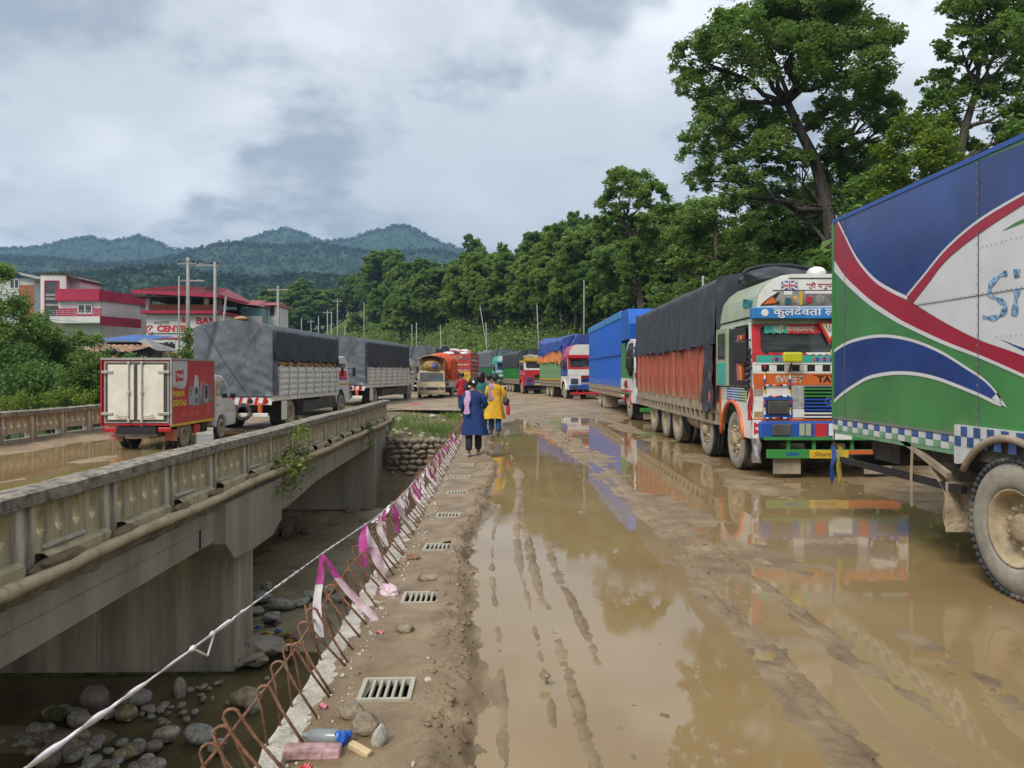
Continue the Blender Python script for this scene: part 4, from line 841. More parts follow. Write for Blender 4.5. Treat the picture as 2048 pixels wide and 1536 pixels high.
# saplings rooted in the old parapet kerb
def sapling(y, z, sc, lab, seed, leaf):
    rng = np.random.RandomState(seed); t = thing('sapling', lab, 'plant', (RXo+0.14, y, z)); b = MB(); tips = []
    for i in range(11):
        e = Vector((rng.uniform(-0.05, 0.30), rng.uniform(-0.5, 0.5), rng.uniform(-0.25, 0.45) if i < 8 else rng.uniform(-.6, -.3)))*sc; b.tube([(0, 0, 0), tuple(e*0.5+Vector((0.04, 0, 0.06))), tuple(e)], [0.008, 0.005, 0.003], 4); tips.append(e)
    b.build('stem', M_bark, t); P = np.concatenate([np.array(e)+rng.normal(size=(40, 3))*0.085*sc for e in tips]); v, f = leafquads(P, 0.085*sc, rng, 0.5); obj('foliage', npmesh('foliage', v, f, leaf), t)
sapling(13.9, 0.05, 1.15, 'bright leafy sapling growing out of the old bridge kerb', 4, L_lime); sapling(15.2, -0.05, 0.6, 'smaller sapling just beyond the bright one on the kerb', 5, L_shrub); sapling(22.5, -0.1, 0.7, 'low weed on the far part of the old bridge kerb', 6, L_shrub)

# ================================================================ wooded mountains
def worley(x, y, s):
    ix, iy = np.floor(x), np.floor(y); best = np.full(x.shape, 9.0)
    for a in (-1, 0, 1):
        for b in (-1, 0, 1):
            jx, jy = ix+a, iy+b; best = np.minimum(best, (jx+_h(jx, jy, s)-x)**2+(jy+_h(jx, jy, s+7)-y)**2)
    return np.sqrt(best)
M_forest = groundmat('forest_cover', [(0.014, 0.036, 0.012), (0.028, 0.062, 0.02), (0.055, 0.095, 0.03)], (0.9, 1.0), 0.02, 0.0, 0.3, 1)
def mountain(name, prof, D, amp, cell, seed, near=0.5, cards=0, csize=3.0, base=0.0, kk=1.0):
    pxs = np.arange(-260, 1500, 1.6 if D < 1200 else 1.2); cr = np.interp(pxs, [p[0] for p in prof], [p[1] for p in prof])
    cr = cr+2.0*fbm(pxs*0.05, 0*pxs+seed, seed, 4)*kk; zc_ = (HOR-cr)/FPX*D+CAM_Z
    ts = np.concatenate([[-0.30, -0.12], np.linspace(0, 1, 130)]); T, PXg = np.meshgrid(ts, pxs, indexing='ij'); ZC = np.broadcast_to(zc_, T.shape)
    spur = fbm(PXg*0.012, T*0.8, seed+3, 4); dist = D*(1-near*np.clip(T, -1, 1))*(1+0.10*spur*np.clip(T, 0, 1)); dist = np.where(T < 0, D*(1-T*0.8), dist)
    prf = np.where(T < 0, 1+T*1.2, (1-T)**(1.05)*(1+0.35*spur*np.sin(np.clip(T, 0, 1)*math.pi)))
    Xc, Yc = (PXg-1024)/FPX*dist, dist; Xw, Yw = Xc*CA+Yc*SA, -Xc*SA+Yc*CA
    Z = base+(ZC-base)*prf; dome = np.sqrt(np.clip(1-(worley(Xw/cell, Yw/cell*0.6+Z/cell, seed)/0.75)**2, 0, 1)); Zd = Z+amp*(dome-0.4)*(0.6+0.8*_h(np.floor(Xw/cell), np.floor(Yw/cell), 3))
    o = obj(name, gridmesh(name, Xw, Yw, Zd, M_forest, True)); struct(o)
    if cards:
        rng = np.random.RandomState(seed+50); i = rng.randint(2, T.shape[0]-1, cards); j = rng.randint(0, T.shape[1], cards); i[:cards//5] = rng.randint(2, 6, cards//5)
        cen = np.stack([Xw[i, j], Yw[i, j], Z[i, j]], 1); keep = cen[:, 2] > base+1; cen = cen[keep]; n = len(cen); r = rng.uniform(0.7, 1.3, n)*csize; P = []; Sz = []
        for k in range(9):
            q = unit(rng, n); q[:, 2] = np.abs(q[:, 2])*1.2; P.append(cen+q*(r*rng.rand(n)**0.5)[:, None]+np.array([0, 0, csize*0.5])); Sz.append(r*0.75)
        v, f = leafquads(np.concatenate(P), np.concatenate(Sz), rng, 0.8, 0.2); tag(obj(name+'_canopy', npmesh('canopy', v, f, L_far)), 'far forest canopy covering the mountain side', 'forest', kind='stuff')
mountain('far_mountain', [(-260, 508), (0, 500), (60, 498), (100, 491), (150, 479), (185, 475), (215, 485), (245, 481), (275, 473), (320, 487), (335, 498), (400, 502), (440, 494), (500, 479), (545, 463), (575, 457), (610, 469), (645, 486), (690, 481), (740, 466), (790, 453), (815, 453), (850, 471), (880, 485), (905, 494), (960, 516), (1060, 535), (1500, 560)],
         1900, 5, 11, 2, 0.30, 9000, 5.0)
mountain('middle_ridge', [(-260, 520), (0, 516), (100, 520), (200, 532), (300, 528), (380, 510), (430, 494), (470, 490), (560, 497), (640, 492), (700, 502), (760, 512), (850, 503), (900, 508), (960, 535), (1060, 560), (1500, 580)],
         1250, 6, 11, 4, 0.42, 9000, 5.0)
mountain('near_ridge', [(-260, 570), (0, 566), (100, 560), (200, 556), (280, 548), (340, 545), (420, 560), (520, 568), (600, 560), (680, 566), (760, 575), (900, 575), (1500, 590)], 620, 5, 9, 6, 0.5, 7000, 4.2, base=2.0)
# far transmission mast on the summit
mp_ = at(570, 457, 1900); ms_ = MB().tube([(0, 0, -4), (0, 0, 14)], [1.0, 0.5], 6).bx(-2.5, 2.5, -.5, .5, 4, 6).build('mast', mat('grey_steel', (0.3, 0.3, 0.3), 0.6), None, loc=mp_); tag(ms_, 'tiny mast on the middle mountain summit', 'mast')
# the air between
hz = MB().bx(-3060, 3060, -930, 3060, -6.0, 400).build('haze', None); hz.data.materials.clear()
hm = bpy.data.materials.new('haze'); hm.use_nodes = True; hm.node_tree.nodes.clear(); ho = hm.node_tree.nodes.new('ShaderNodeOutputMaterial'); hv = hm.node_tree.nodes.new('ShaderNodeVolumePrincipled')
hv.inputs['Color'].default_value = (0.34, 0.58, 0.90, 1); hv.inputs['Density'].default_value = 0.00030; hv.inputs['Anisotropy'].default_value = 0.0
hm.node_tree.links.new(hv.outputs[0], ho.inputs['Volume']); hz.data.materials.append(hm); tag(hz, 'thin bluish air over the valley', 'haze', kind='stuff')
# ================================================================ vehicles: shared pieces
M_tyre = mat('tyre_rubber', (0.055, 0.058, 0.062), 0.85, 0.3, 6, bump=0.3, bscale=60, dirt=0.62, dirtcol=(0.26, 0.235, 0.19), dscale=3)
M_tyremud = mat('muddy_tyre_wall', (0.30, 0.275, 0.225), 0.9, 0.22, 5, bump=0.3, bscale=50, dirt=0.3, dirtcol=(0.10, 0.11, 0.12), dscale=4)
M_rim = mat('muddy_rim', (0.40, 0.32, 0.20), 0.8, 0.25, 6, bump=0.3, bscale=40, dirt=0.3, dirtcol=(0.16, 0.12, 0.08), dscale=5)
M_chas = mat('muddy_chassis', (0.085, 0.075, 0.065), 0.85, 0.3, 4, bump=0.3, bscale=30, dirt=0.5, dirtcol=(0.22, 0.165, 0.10), dscale=2)
M_flap = mat('muddy_flap', (0.33, 0.27, 0.19), 0.85, 0.2, 5, dirt=0.3, dirtcol=(0.13, 0.13, 0.13), dscale=3)
M_blk = mat('black_plastic', (0.018, 0.018, 0.02), 0.5, 0.2, 5, dirt=0.25)
M_dark = mat('cab_interior', (0.03, 0.03, 0.032), 0.8, 0.3, 4)
M_white = paint('white_paint', (0.76, 0.75, 0.72), 0.22)
M_whitem = paint('muddy_white_paint', (0.76, 0.74, 0.68), 0.33, dirtcol=(0.40, 0.31, 0.19))
M_red = paint('red_paint', (0.52, 0.030, 0.040), 0.22); M_orange = paint('orange_paint', (0.62, 0.135, 0.030), 0.25); M_blue = paint('blue_paint', (0.020, 0.085, 0.37), 0.22)
M_green = paint('green_paint', (0.045, 0.25, 0.06), 0.25); M_yel = paint('yellow_paint', (0.66, 0.42, 0.03), 0.25); M_teal = paint('turquoise_paint', (0.05, 0.42, 0.34), 0.2)
M_sage = paint('sage_paint', (0.36, 0.42, 0.29), 0.35, dirtcol=(0.30, 0.26, 0.17)); M_pink = paint('pink_paint', (0.55, 0.12, 0.18), 0.2); M_sky = paint('sky_blue_paint', (0.03, 0.21, 0.56), 0.15)
M_chrome = mat('dull_chrome', (0.55, 0.55, 0.55), 0.3, 0.1, 8, metal=0.8, dirt=0.35)
M_lens = mat('lamp_lens', (0.09, 0.09, 0.088), 0.12, 0.2, 3, spec=0.8, dirt=0.25); M_redlens = mat('tail_lens', (0.45, 0.02, 0.02), 0.2, 0.1, 10, dirt=0.3); M_amber = mat('amber_lens', (0.7, 0.25, 0.02), 0.25, 0.1, 10)
M_tarp = mat('black_tarpaulin', (0.046, 0.053, 0.066), 0.55, 0.25, 2.5, bump=0.35, bscale=14, dirt=0.30, dirtcol=(0.15, 0.15, 0.145), dscale=1.3)
M_tarpg = mat('grey_tarpaulin', (0.125, 0.145, 0.165), 0.5, 0.25, 2.5, bump=0.4, bscale=10, dirt=0.30, dirtcol=(0.19, 0.20, 0.205), dscale=1.1)
M_tarpb = mat('blue_tarpaulin', (0.035, 0.085, 0.33), 0.5, 0.2, 3, bump=0.3, bscale=12); M_tarpo = mat('orange_tarpaulin', (0.70, 0.24, 0.06), 0.55, 0.2, 3, bump=0.3, bscale=12); M_tarpr = mat('vermilion_tarpaulin', (0.72, 0.10, 0.02), 0.55, 0.2, 3, bump=0.3, bscale=8)
M_rope = mat('rope', (0.05, 0.05, 0.05), 0.9, 0.2); M_tan = mat('dust_covered_paint', (0.40, 0.33, 0.21), 0.75, 0.2, 4, dirt=0.4, dirtcol=(0.30, 0.24, 0.15))
G_dark = glass(col=(0.12, 0.13, 0.14))  # dusty grey diffuse, lifted to stand in for sky reflected in the panes
_wc = {}
def wheel(par, x, y, r=0.52, w=0.30, dual=False, style='dish', lugs=False, mats=None, z=None):
    """tyre with its rim as sub-part; the outer face looks away from the middle of the vehicle"""
    side = -1 if x < 0 else 1; key = (r, w, style, lugs)
    if key not in _wc:
        b = MB(); o = -w/2
        b.lathe([(o+0.035, r*0.575), (o+0.01, r*0.60), (o, r*0.66), (o-0.006, r*0.80), (o+0.008, r*0.90), (o+0.03, r*0.965)], 48, cap=False).mi(1)
        n0 = len(b.v)
        b.lathe([(o+0.03, r*0.965), (o+0.055, r*0.992), (o+0.10, r), (o+0.105, r*0.975), (o+0.12, r*0.975), (o+0.125, r), (w/2-0.125, r), (w/2-0.12, r*0.975), (w/2-0.105, r*0.975), (w/2-0.10, r), (w/2-0.05, r*0.99), (w/2-0.02, r*0.93), (w/2, r*0.7), (w/2-0.03, r*0.575)], 48, cap=False)
        if lugs:
            for k in range(54):
                a = 2*math.pi*k/54; M_ = Matrix.Rotation(a, 4, 'X')
                for (cx0, ln) in ((o+0.055, 0.10), (w/2-0.055, 0.10)):
                    q = MB().obx((cx0, 0, r*0.998), (ln, 0.036, 0.034), (0, 0, 0.35 if cx0 < 0 else -0.35)); b.add([M_ @ Vector(p) for p in q.v], q.f)
        tm = b.mesh('wheel', [M_tyremud, M_tyre], True)
        b = MB(); dp = 0.13 if style == 'dish' else 0.035
        b.lathe([(o+0.035, r*0.585), (o+0.012, r*0.575), (o+0.02, r*0.545), (o+0.05, r*0.52), (o+dp, r*0.47), (o+dp+0.01, r*0.36), (o+dp-0.01, r*0.27), (o+dp-0.012, r*0.22), (o+dp-0.06, r*0.20), (o+dp-0.075, r*0.17), (o+dp-0.08, 0.0)], 32, cap=False)
        for k in range(10):
            a = 2*math.pi*k/10; b.lathe([(o+dp-0.045, 0.0), (o+dp-0.045, 0.02), (o+dp, 0.02)], 6, 'x', (0, r*0.315*math.cos(a), r*0.315*math.sin(a)))
        if style != 'dish':
            for k in range(8):
                a = 2*math.pi*k/8+0.2; b.lathe([(o+0.0, 0.0), (o+0.0, 0.03), (o+0.03, 0.03)], 6, 'x', (0, r*0.44*math.cos(a), r*0.44*math.sin(a)))
        _wc[key] = (tm, b.mesh('rim', M_rim, True))
    tm, rm = _wc[key]; zz = r if z is None else z
    wh = obj('wheel', tm, par, (x-side*w/2, y, zz), (random.uniform(0, 6), 0, 0) if side < 0 else (random.uniform(0, 6), 0, math.pi)); obj('rim', rm, wh)
    if dual: obj('wheel', tm, par, (x-side*(w*1.5+0.04), y, zz), (0, 0, 0 if side < 0 else math.pi))
    return wh
def plate(par, name, x0, x1, z0, z1, m, y=0.0, t=0.012, bevel=0.0): return MB().bx(x0, x1, y-t, y, z0, z1).build(name, m, par, bevel=bevel)
def drape(par, name, hw, y0, y1, zb, zt, m, seed, bulge=0.12, gather=0.4, ends=(True, True), endz=None, rnd=0.22, ny=None, lumps=0.0, edge=0.06, zbf=None):
    """a tarpaulin hung over a load: sides, rounded top edge, crowned top, end falls; folds deepen to the tied hem"""
    ny = ny or max(24, int((y1-y0)*9)); prof = []
    nz = 14
    for i in range(nz+1): prof.append((-1, i/nz))
    for i in range(1, 5): a = i/5*math.pi/2; prof.append((-1, 1+i/5))           # edge
    for i in range(0, 13): prof.append((0, i/12))
    for i in range(1, 5): prof.append((1, 2-i/5))
    for i in range(nz+1): prof.append((1, 1-i/nz))
    b = MB(); N = len(prof)
    ga = np.random.RandomState(seed).rand(64)*6.28
    def P(u, k):
        y = y0+(y1-y0)*u; s, t = prof[k]
        zB = zb if zbf is None else zbf(u)
        lo = zB-edge*(0.5+0.5*math.sin(y*7+seed))*(0.4+1.2*float(vn(y*2.3, seed, 2)))
        lump = lumps*float(fbm(y*0.55, 1.7+seed, seed, 3))*2
        top = zt+lump; ze = top-rnd
        if s != 0 and t <= 1:
            z = lo+(ze-lo)*t; g = max(0, 1-t*1.0)**1.6
            off = 0.075*g*gather*math.sin(y*21+2.2*math.sin(y*5.1+seed)+ga[0])+0.075*gather*float(fbm(y*3.2, z*1.1+seed, seed, 4))+0.03*gather*float(fbm(y*9, z*4, seed+5, 3))*(0.4+1.6*g)
            return (s*(hw+0.012+max(off, -0.01)+0.02*(1-t)), y, z)
        if s != 0:
            a = (t-1)*math.pi/2; return (s*(hw+0.012-rnd*(1-math.cos(a))*0.8), y, ze+(rnd*0.75)*math.sin(a)+0.02*float(fbm(y*3, seed, 4)))
        xx = -(hw-rnd*0.8)+(2*(hw-rnd*0.8))*t; c = 1-(xx/hw)**2
        return (xx, y, ze+rnd*0.75+bulge*c+0.05*float(fbm(y*1.3, xx*1.3, seed+3, 3))*(1+3*lumps))
    b.add([P(j/ny, k) for j in range(ny+1) for k in range(N)], [(j*N+k, j*N+k+1, (j+1)*N+k+1, (j+1)*N+k) for j in range(ny) for k in range(N-1)])
    for e, yy_, sg in ((ends[0], y0, -1), (ends[1], y1, 1)):
        if not e: continue
        eb = endz if endz is not None else zb; nx, nzz = 44, 34; u_ = 0 if sg < 0 else 1
        def Q(a, c):
            x = -hw+2*hw*a; xe = abs(x)/hw; topz = P(u_, nz+4+6)[2] if xe < 0.75 else zt-rnd*0.2
            topz = zt-rnd*0.25+bulge*(1-xe**2)-0.10*max(0, xe-0.8)*5*rnd
            z = eb+(topz-eb)*c; dc = c
            fold = 0.10*math.exp(-((abs(x)-hw*0.36-(1-dc)*hw*0.52)/0.07)**2)*dc**0.3
            sag = 0.016*math.sin(z*17+xe*9+5*float(fbm(x*1.2, z*0.8, seed, 3)))*max(0, 1-dc*1.25)*(0.35+xe)
            rip = 0.06*float(fbm(x*2.2, z*2.2, seed+1, 4))+0.02*float(fbm(x*8, z*8, seed+2, 3))
            return ((x*(1.0+0.012), yy_+sg*(0.02+0.07*dc*(1-xe**4)-fold+sag+rip), z))
        b.grid(nx, nzz, Q)
    return b.build(name, m, par, smooth=True)
def stripes(par, name, p0, p1, r, mats_, n=8):
    b = MB(); p0, p1 = Vector(p0), Vector(p1); L_ = (p1-p0).length; k = max(3, int(L_/0.055))
    for i in range(k):
        b.mi(i % len(mats_)); b.tube([p0.lerp(p1, i/k), p0.lerp(p1, (i+1)/k)], r, n, cap=(i in (0, k-1)))
    return b.build(name, mats_, par)
def arch_poly(y0, y1, z0, z1, cy, cr, cz): 
    """side skin with a wheel arch cut from its lower edge"""
    pts_ = [(y0, z0), (y0, z1), (y1, z1), (y1, z0)]
    a0 = math.acos(min(1, max(-1, (z0-cz)/cr))); lo = []
    for i in range(13):
        a = -a0+2*a0*i/12; lo.append((cy-cr*math.sin(a), cz+cr*math.cos(a)))
    lo = [p for p in lo if y0 < p[0] < y1]; lo.sort(key=lambda p: -p[0]); return pts_+lo
def lorry(name, label, loc, rz, L=11.6, hw=1.22, axles=(1.15, 3.2, 6.1, 7.5, 9.3), cab=2.0, c=None, side=(1.08, 2.3), kind='ribbed', rib_n=16, tarp=None, group=None, glass_m=None, crown=True, crown_h=0.62, steer=2, detail=1, box_y0=None):
    """tall-cab goods lorry; local y runs from the nose (0) to the tail (L), the nose looks along -y"""
    c = dict(dict(low=M_white, band=M_orange, roof=M_sage, pillar=M_white, side=M_orange, bump=M_blue, crown=M_sage, door=M_sage, bar=M_green, visor=M_sky, frame=M_red, grille=M_blue), **(c or {}))
    t = thing(name, label, 'truck', loc, rz, group); W = hw
    MB().bx(-0.45, -0.36, 0.3, L-0.2, 0.72, 0.96).bx(0.36, 0.45, 0.3, L-0.2, 0.72, 0.96).bx(-0.45, 0.45, 4.2, 4.35, 0.72, 0.94).bx(-0.45, 0.45, L-0.35, L-0.25, 0.72, 0.94).build('chassis', M_chas, t)
    for k, ay_ in enumerate(axles):
        MB().tube([(-W+0.35, ay_, 0.52), (W-0.35, ay_, 0.52)], 0.07, 8).build('axle', M_chas, t)
        for s in (-1, 1): wheel(t, s*(W-0.04 if k < steer else W-0.06), ay_, 0.52, 0.29, k >= steer, 'hub' if k < steer else 'dish')
    # tank and boxes between the axles
    ty = axles[min(1, len(axles)-1)]+0.75
    if len(axles) > 2 and axles[2]-axles[1] > 1.9:
        MB().lathe([(ty, 0.0), (ty, 0.26), (ty+0.03, 0.29), (ty+1.0, 0.29), (ty+1.03, 0.26), (ty+1.03, 0)], 18, 'y', (-W+0.34, 0, 0.72)).build('fuel_tank', M_flap, t, smooth=True)
        MB().bx(W-0.6, W-0.08, ty, ty+0.9, 0.45, 0.95).build('tool_box', M_chas, t, bevel=0.02)
    # ---- cab
    yw = axles[0]
    for s in (-1, 1):
        xa, xb = (-W, -W+0.035) if s < 0 else (W-0.035, W)
        MB().prism(arch_poly(0.02, cab, 0.62, 1.42, yw, 0.66, 0.52), 'x', xa, xb).build('fender_panel', c['low'], t)
        ar = MB(); pa = []
        for i in range(15):
            a = R(-100+200*i/14); pa.append((s*(W+0.012), yw-0.665*math.sin(a), 0.52+0.665*math.cos(a)))
        pa = [p for p in pa if p[2] > 0.55]; ar.tube(pa, 0.035, 6).build('wheel_arch_trim', c['band'], t, smooth=True)
        # door with window, quarter pillar
        MB().bx(xa-0.006 if s < 0 else xa, xb if s < 0 else xb+0.006, 1.02, cab-0.03, 1.44, 1.80).build('door', c['door'], t, bevel=0.008)
        fr_ = MB().bx(xa, xb, 1.02, 1.09, 1.80, 2.46).bx(xa, xb, cab-0.10, cab-0.03, 1.80, 2.46).bx(xa, xb, 1.09, cab-0.10, 2.38, 2.46).bx(xa, xb, 1.09, cab-0.10, 1.80, 1.84); fr_.build('door_frame', c['door'], t)
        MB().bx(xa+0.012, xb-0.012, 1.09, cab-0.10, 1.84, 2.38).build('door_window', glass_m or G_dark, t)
        MB().prism([(0.02, 1.44), (0.10, 2.48), (0.24, 2.48), (0.17, 1.44)], 'x', xa, xb).build('front_pillar', c['pillar'], t)
        MB().prism([(0.17, 1.44), (0.17, 1.78), (1.0, 1.78), (1.0, 1.44)], 'x', xa+0.004, xb-0.004).build('front_door', c['door'], t)
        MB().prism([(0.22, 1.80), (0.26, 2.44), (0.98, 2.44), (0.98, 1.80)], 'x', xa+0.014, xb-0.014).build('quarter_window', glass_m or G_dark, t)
        mm = MB().tube([(s*(W-0.02), 0.12, 2.2), (s*(W+0.20), 0.02, 2.2), (s*(W+0.20), 0.02, 1.80), (s*(W-0.02), 0.10, 1.75)], 0.014, 6).build('mirror_arm', M_blk, t)
        mr_ = MB().obx((s*(W+0.20), 0.0, 2.0), (0.20, 0.05, 0.36), (0, 0, s*0.2)).build('mirror', M_blk, t, bevel=0.02)
    MB().bx(-W+0.035, W-0.035, 0.05, cab-0.04, 1.02, 1.14).build('cab_floor', M_dark, t)
    MB().bx(-W+0.035, W-0.035, cab-0.06, cab, 0.75, 2.5).build('cab_back', c['door'], t)
    MB().obx((-0.55, 1.35, 1.45), (0.55, 0.18, 0.8), (0.15, 0, 0)).obx((-0.55, 1.1, 1.25), (0.55, 0.5, 0.2)).obx((0.5, 1.35, 1.4), (0.7, 0.2, 0.8), (0.15, 0, 0)).bx(-1.1, 1.1, 0.10, 0.5, 1.45, 1.72).build('seat', M_dark, t, bevel=0.03)
    sw = [(0.5+0.23*math.cos(a), 0.62+0.13*math.sin(a), 1.86+0.19*math.sin(a)) for a in [2*math.pi*i/16 for i in range(17)]]; MB().tube(sw, 0.018, 5).build('steering_wheel', M_blk, t)
    MB().prism([(-W, 2.46), (-W+0.03, 2.56), (W-0.03, 2.56), (W, 2.46)], 'y', 0.08, cab).build('roof', c['roof'], t)
    MB().bx(-W, W, 0.03, 0.075, 0.62, 1.84).build('front_panel', c['low'], t)
    # windscreen: frame with rounded opening, leaning back
    yz = lambda z: 0.03+(z-1.84)*0.11
    fz0, fz1, gx, g0, g1, rc = 1.84, 2.50, W-0.14, 1.97, 2.44, 0.10
    Oo = [(-W, fz0), (W, fz0), (W, fz1), (-W, fz1)]; In = []
    for (cx0, cz0, a0) in ((gx-rc, g0+rc, -90), (gx-rc, g1-rc, 0), (-gx+rc, g1-rc, 90), (-gx+rc, g0+rc, 180)):
        for i in range(5): a = R(a0+90*i/4); In.append((cx0+rc*math.cos(a), cz0+rc*math.sin(a)))
    b = MB(); v0 = [(p[0], yz(p[1]), p[1]) for p in Oo]+[(p[0], yz(p[1]), p[1]) for p in In]
    fs = []
    oi = [1, 2, 3, 0]
    for q in range(4):
        ids = [4+q*5+i for i in range(5)]
        for i in range(4): fs.append((oi[q], ids[i+1], ids[i]))
        nq = 4+((q+1) % 4)*5; fs.append((oi[q], oi[(q+1) % 4], nq, ids[4]))
    b.add(v0, fs); n0 = len(v0); b.add([(x, y+0.04, z) for (x, y, z) in v0], [f[::-1] for f in fs])
    for i in range(20): b.f.append((4+i, 4+(i+1) % 20, n0+4+(i+1) % 20, n0+4+i)); b.m.append(0)
    b.build('windscreen_frame', c['frame'], t)
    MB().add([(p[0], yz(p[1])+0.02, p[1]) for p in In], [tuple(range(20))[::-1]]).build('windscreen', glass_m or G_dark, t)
    MB().bx(-W-0.02, W+0.02, -0.06, 0.12, 2.53, 2.71).build('sun_visor', c['visor'], t, bevel=0.015)
    plate(t, 'front_band', -W+0.01, W-0.01, 1.48, 1.67, c['band'], 0.03)
    # headlamps, grille slats, bumper
    for s in (-1, 1):
        hb = MB().bx(min(s*0.60, s*1.06), max(s*0.60, s*1.06), -0.005, 0.03, 0.97, 1.29).build('headlamp_frame', c['bump'], t, bevel=0.02)
        MB().bx(min(s*0.66, s*1.0), max(s*0.66, s*1.0), -0.022, 0.0, 1.02, 1.23).build('headlamp', M_lens, t, bevel=0.03)
        MB().bx(min(s*0.64, s*1.02), max(s*0.64, s*1.02), -0.012, -0.0, 1.0, 1.25).build('headlamp_surround', M_blk, t, bevel=0.02)
    plate(t, 'grille_back', -0.42, 0.42, 0.95, 1.46, M_blk, 0.03, 0.008)
    for k in range(9): MB().bx(-0.42, 0.42, -0.012, 0.02, 0.965+k*0.055, 0.99+k*0.055).build('grille_slat', [M_white, M_white, c['grille'], c['grille'], c['grille'], c['grille'], c['bar'], c['bar'], c['bar']][k], t)
    MB().bx(-W+0.06, W-0.06, -0.14, 0.02, 0.64, 0.91).build('bumper', c['bump'], t, bevel=0.03)
    for s in (-1, 1): MB().bx(min(s*0.68, s*0.98), max(s*0.68, s*0.98), -0.165, -0.135, 0.69, 0.87).build('bumper_lamp', M_lens, t, bevel=0.025)
    MB().bx(-1.05, 1.05, -0.13, -0.07, 0.33, 0.47).build('lower_bumper_bar', c['bar'], t, bevel=0.008)
    for xx in (-0.7, -0.3, 0.3, 0.7): MB().bx(xx-0.025, xx+0.025, -0.09, -0.05, 0.46, 0.66).build('bar_strut', c['bar'], t)
    for s in (-1, 1): MB().bx(min(s*0.50, s*0.93), max(s*0.50, s*0.93), -0.06, -0.045, 0.08, 0.33).build('mud_flap', M_flap, t)
    if crown:
        zc0, zc1 = 2.58, 2.58+crown_h; pc = [(-W, zc0), (-W+0.02, zc0+0.14)]+[(-W+0.02+0.58*(1-math.cos(R(a))), zc0+0.14+(crown_h-0.14)*math.sin(R(a))) for a in (20, 40, 60, 75, 90)]
        poly = pc+[(-x, z) for (x, z) in pc[::-1]]
        MB().prism(poly, 'y', 0.0, cab-0.05).build('crown', c['crown'], t, smooth=False)
        if detail:
            MB().prism([(x*0.97, z) for (x, z) in poly], 'y', -0.035, -0.001).build('crown_face', c.get('crown_face', M_white), t)
    # ---- load body
    y0 = (box_y0 if box_y0 is not None else cab+0.18); z0, z1 = side
    MB().bx(-W, W, y0, L, z0-0.14, z0).build('load_floor', M_flap, t)
    sk = MB()                                  # perforated side rail under the floor
    n = int((L-y0)/0.42)
    for s in (-1, 1):
        xs_ = (-W-0.01, -W+0.05) if s < 0 else (W-0.05, W+0.01)
        sk.bx(*xs_, y0, L, z0-0.19, z0-0.14).bx(*xs_, y0, L, z0-0.40, z0-0.35)
        for k in range(n+1):
            yk = y0+0.06+(L-y0-0.12)*k/n; sk.bx(*xs_, yk-0.05, yk+0.05, z0-0.35, z0-0.19)
    sk.build('side_rail', M_flap, t)
    for ay_ in axles[1:]:
        for s in (-1, 1):
            MB().tube([(s*(W-0.12), ay_-0.6*math.cos(R(a)), 0.52+0.58*math.sin(R(a))) for a in (25, 50, 70, 90, 110, 130, 155)], 0.03, 5).build('mudguard', M_chas, t)
    n = rib_n; pl_ = (L-y0)/n
    for s in (-1, 1):
        xs_ = (-W, -W+0.03) if s < 0 else (W-0.03, W); rs_ = (-W-0.045, -W) if s < 0 else (W, W+0.045)
        if s > 0: MB().bx(*xs_, y0, L, z0+0.002, z1).build('side_panel', c['side'], t); continue
        pm_ = MB().bx(*xs_, 0.004, pl_-0.004, z0+0.002, z1).mesh('side_panel', c['side']); rm_ = MB().prism([(rs_[0], -0.05), (rs_[0], 0.05), (xs_[0]+0.004, 0.085), (xs_[0]+0.004, -0.085)], 'z', z0+0.01, z1).mesh('side_rib', c.get('rib', c['side']))
        for k in range(n): obj('side_panel', pm_, t, (0, y0+k*pl_, 0)); obj('side_rib', rm_, t, (0, y0+(k+0.5)*pl_, 0))
        if kind == 'corrugated': MB().bx(-W-0.055, -W-0.02, y0, L, z0+(z1-z0)*0.47, z0+(z1-z0)*0.47+0.05).build('side_belt', c['side'], t)
    MB().bx(-W, W, y0, y0+0.04, z0, z1).build('head_board', c['side'], t); MB().bx(-W, W, L-0.04, L, z0, z1).build('tail_board', c['side'], t)
    return t
# ================================================================ the painted lorry facing us
M_mat_or = mat('faded_orange_side', (0.42, 0.10, 0.055), 0.6, 0.2, 2.2, dirt=0.42, dirtcol=(0.34, 0.21, 0.12), dscale=1.5, dirt_low=(1.0, 1.7))
M_rainb = [M_red, M_yel, M_green, M_sky, M_orange]
SWX = 5.27
sw_ = lorry('painted_lorry', 'brightly painted lorry with orange sides, black tarpaulin and striped nose facing us', (SWX, 11.8, -0.03), R(-1.6), 11.7, 1.23, (1.15, 3.2, 6.1, 7.5, 9.2),
            c=dict(low=M_white, side=M_mat_or, crown=M_sage, roof=M_sage, door=M_sage, band=M_orange, frame=M_red), side=(1.10, 2.35), rib_n=11, crown_h=0.66)
W = 1.23; dX = lambda d: -W+d
F = 0.03   # front skin
def pl(d0, d1, z0, z1, m, y=F, t=0.008, nm='painted_plate', bev=0.0): return plate(sw_, nm, dX(d0), dX(d1), z0, z1, m, y, t, bev)
pl(0.0, 2.46, 1.665, 1.695, M_white, F-0.002, 0.014)
for k in range(20): pl(0.02+k*0.121, 0.02+(k+1)*0.121-0.004, 1.70, 1.80, M_blk if k % 2 else M_white, F-0.001, 0.012, 'check_plate')
pl(0.02, 2.44, 1.81, 1.835, M_white, F-0.001, 0.016)
pl(0.06, 2.40, 1.84, 1.95, M_teal, F+0.004, 0.016)
for k in range(9): pl(0.30+k*0.055, 0.345+k*0.055, 1.86, 1.92, M_blue if k % 2 else M_pink, F-0.012, 0.004, 'check_plate')
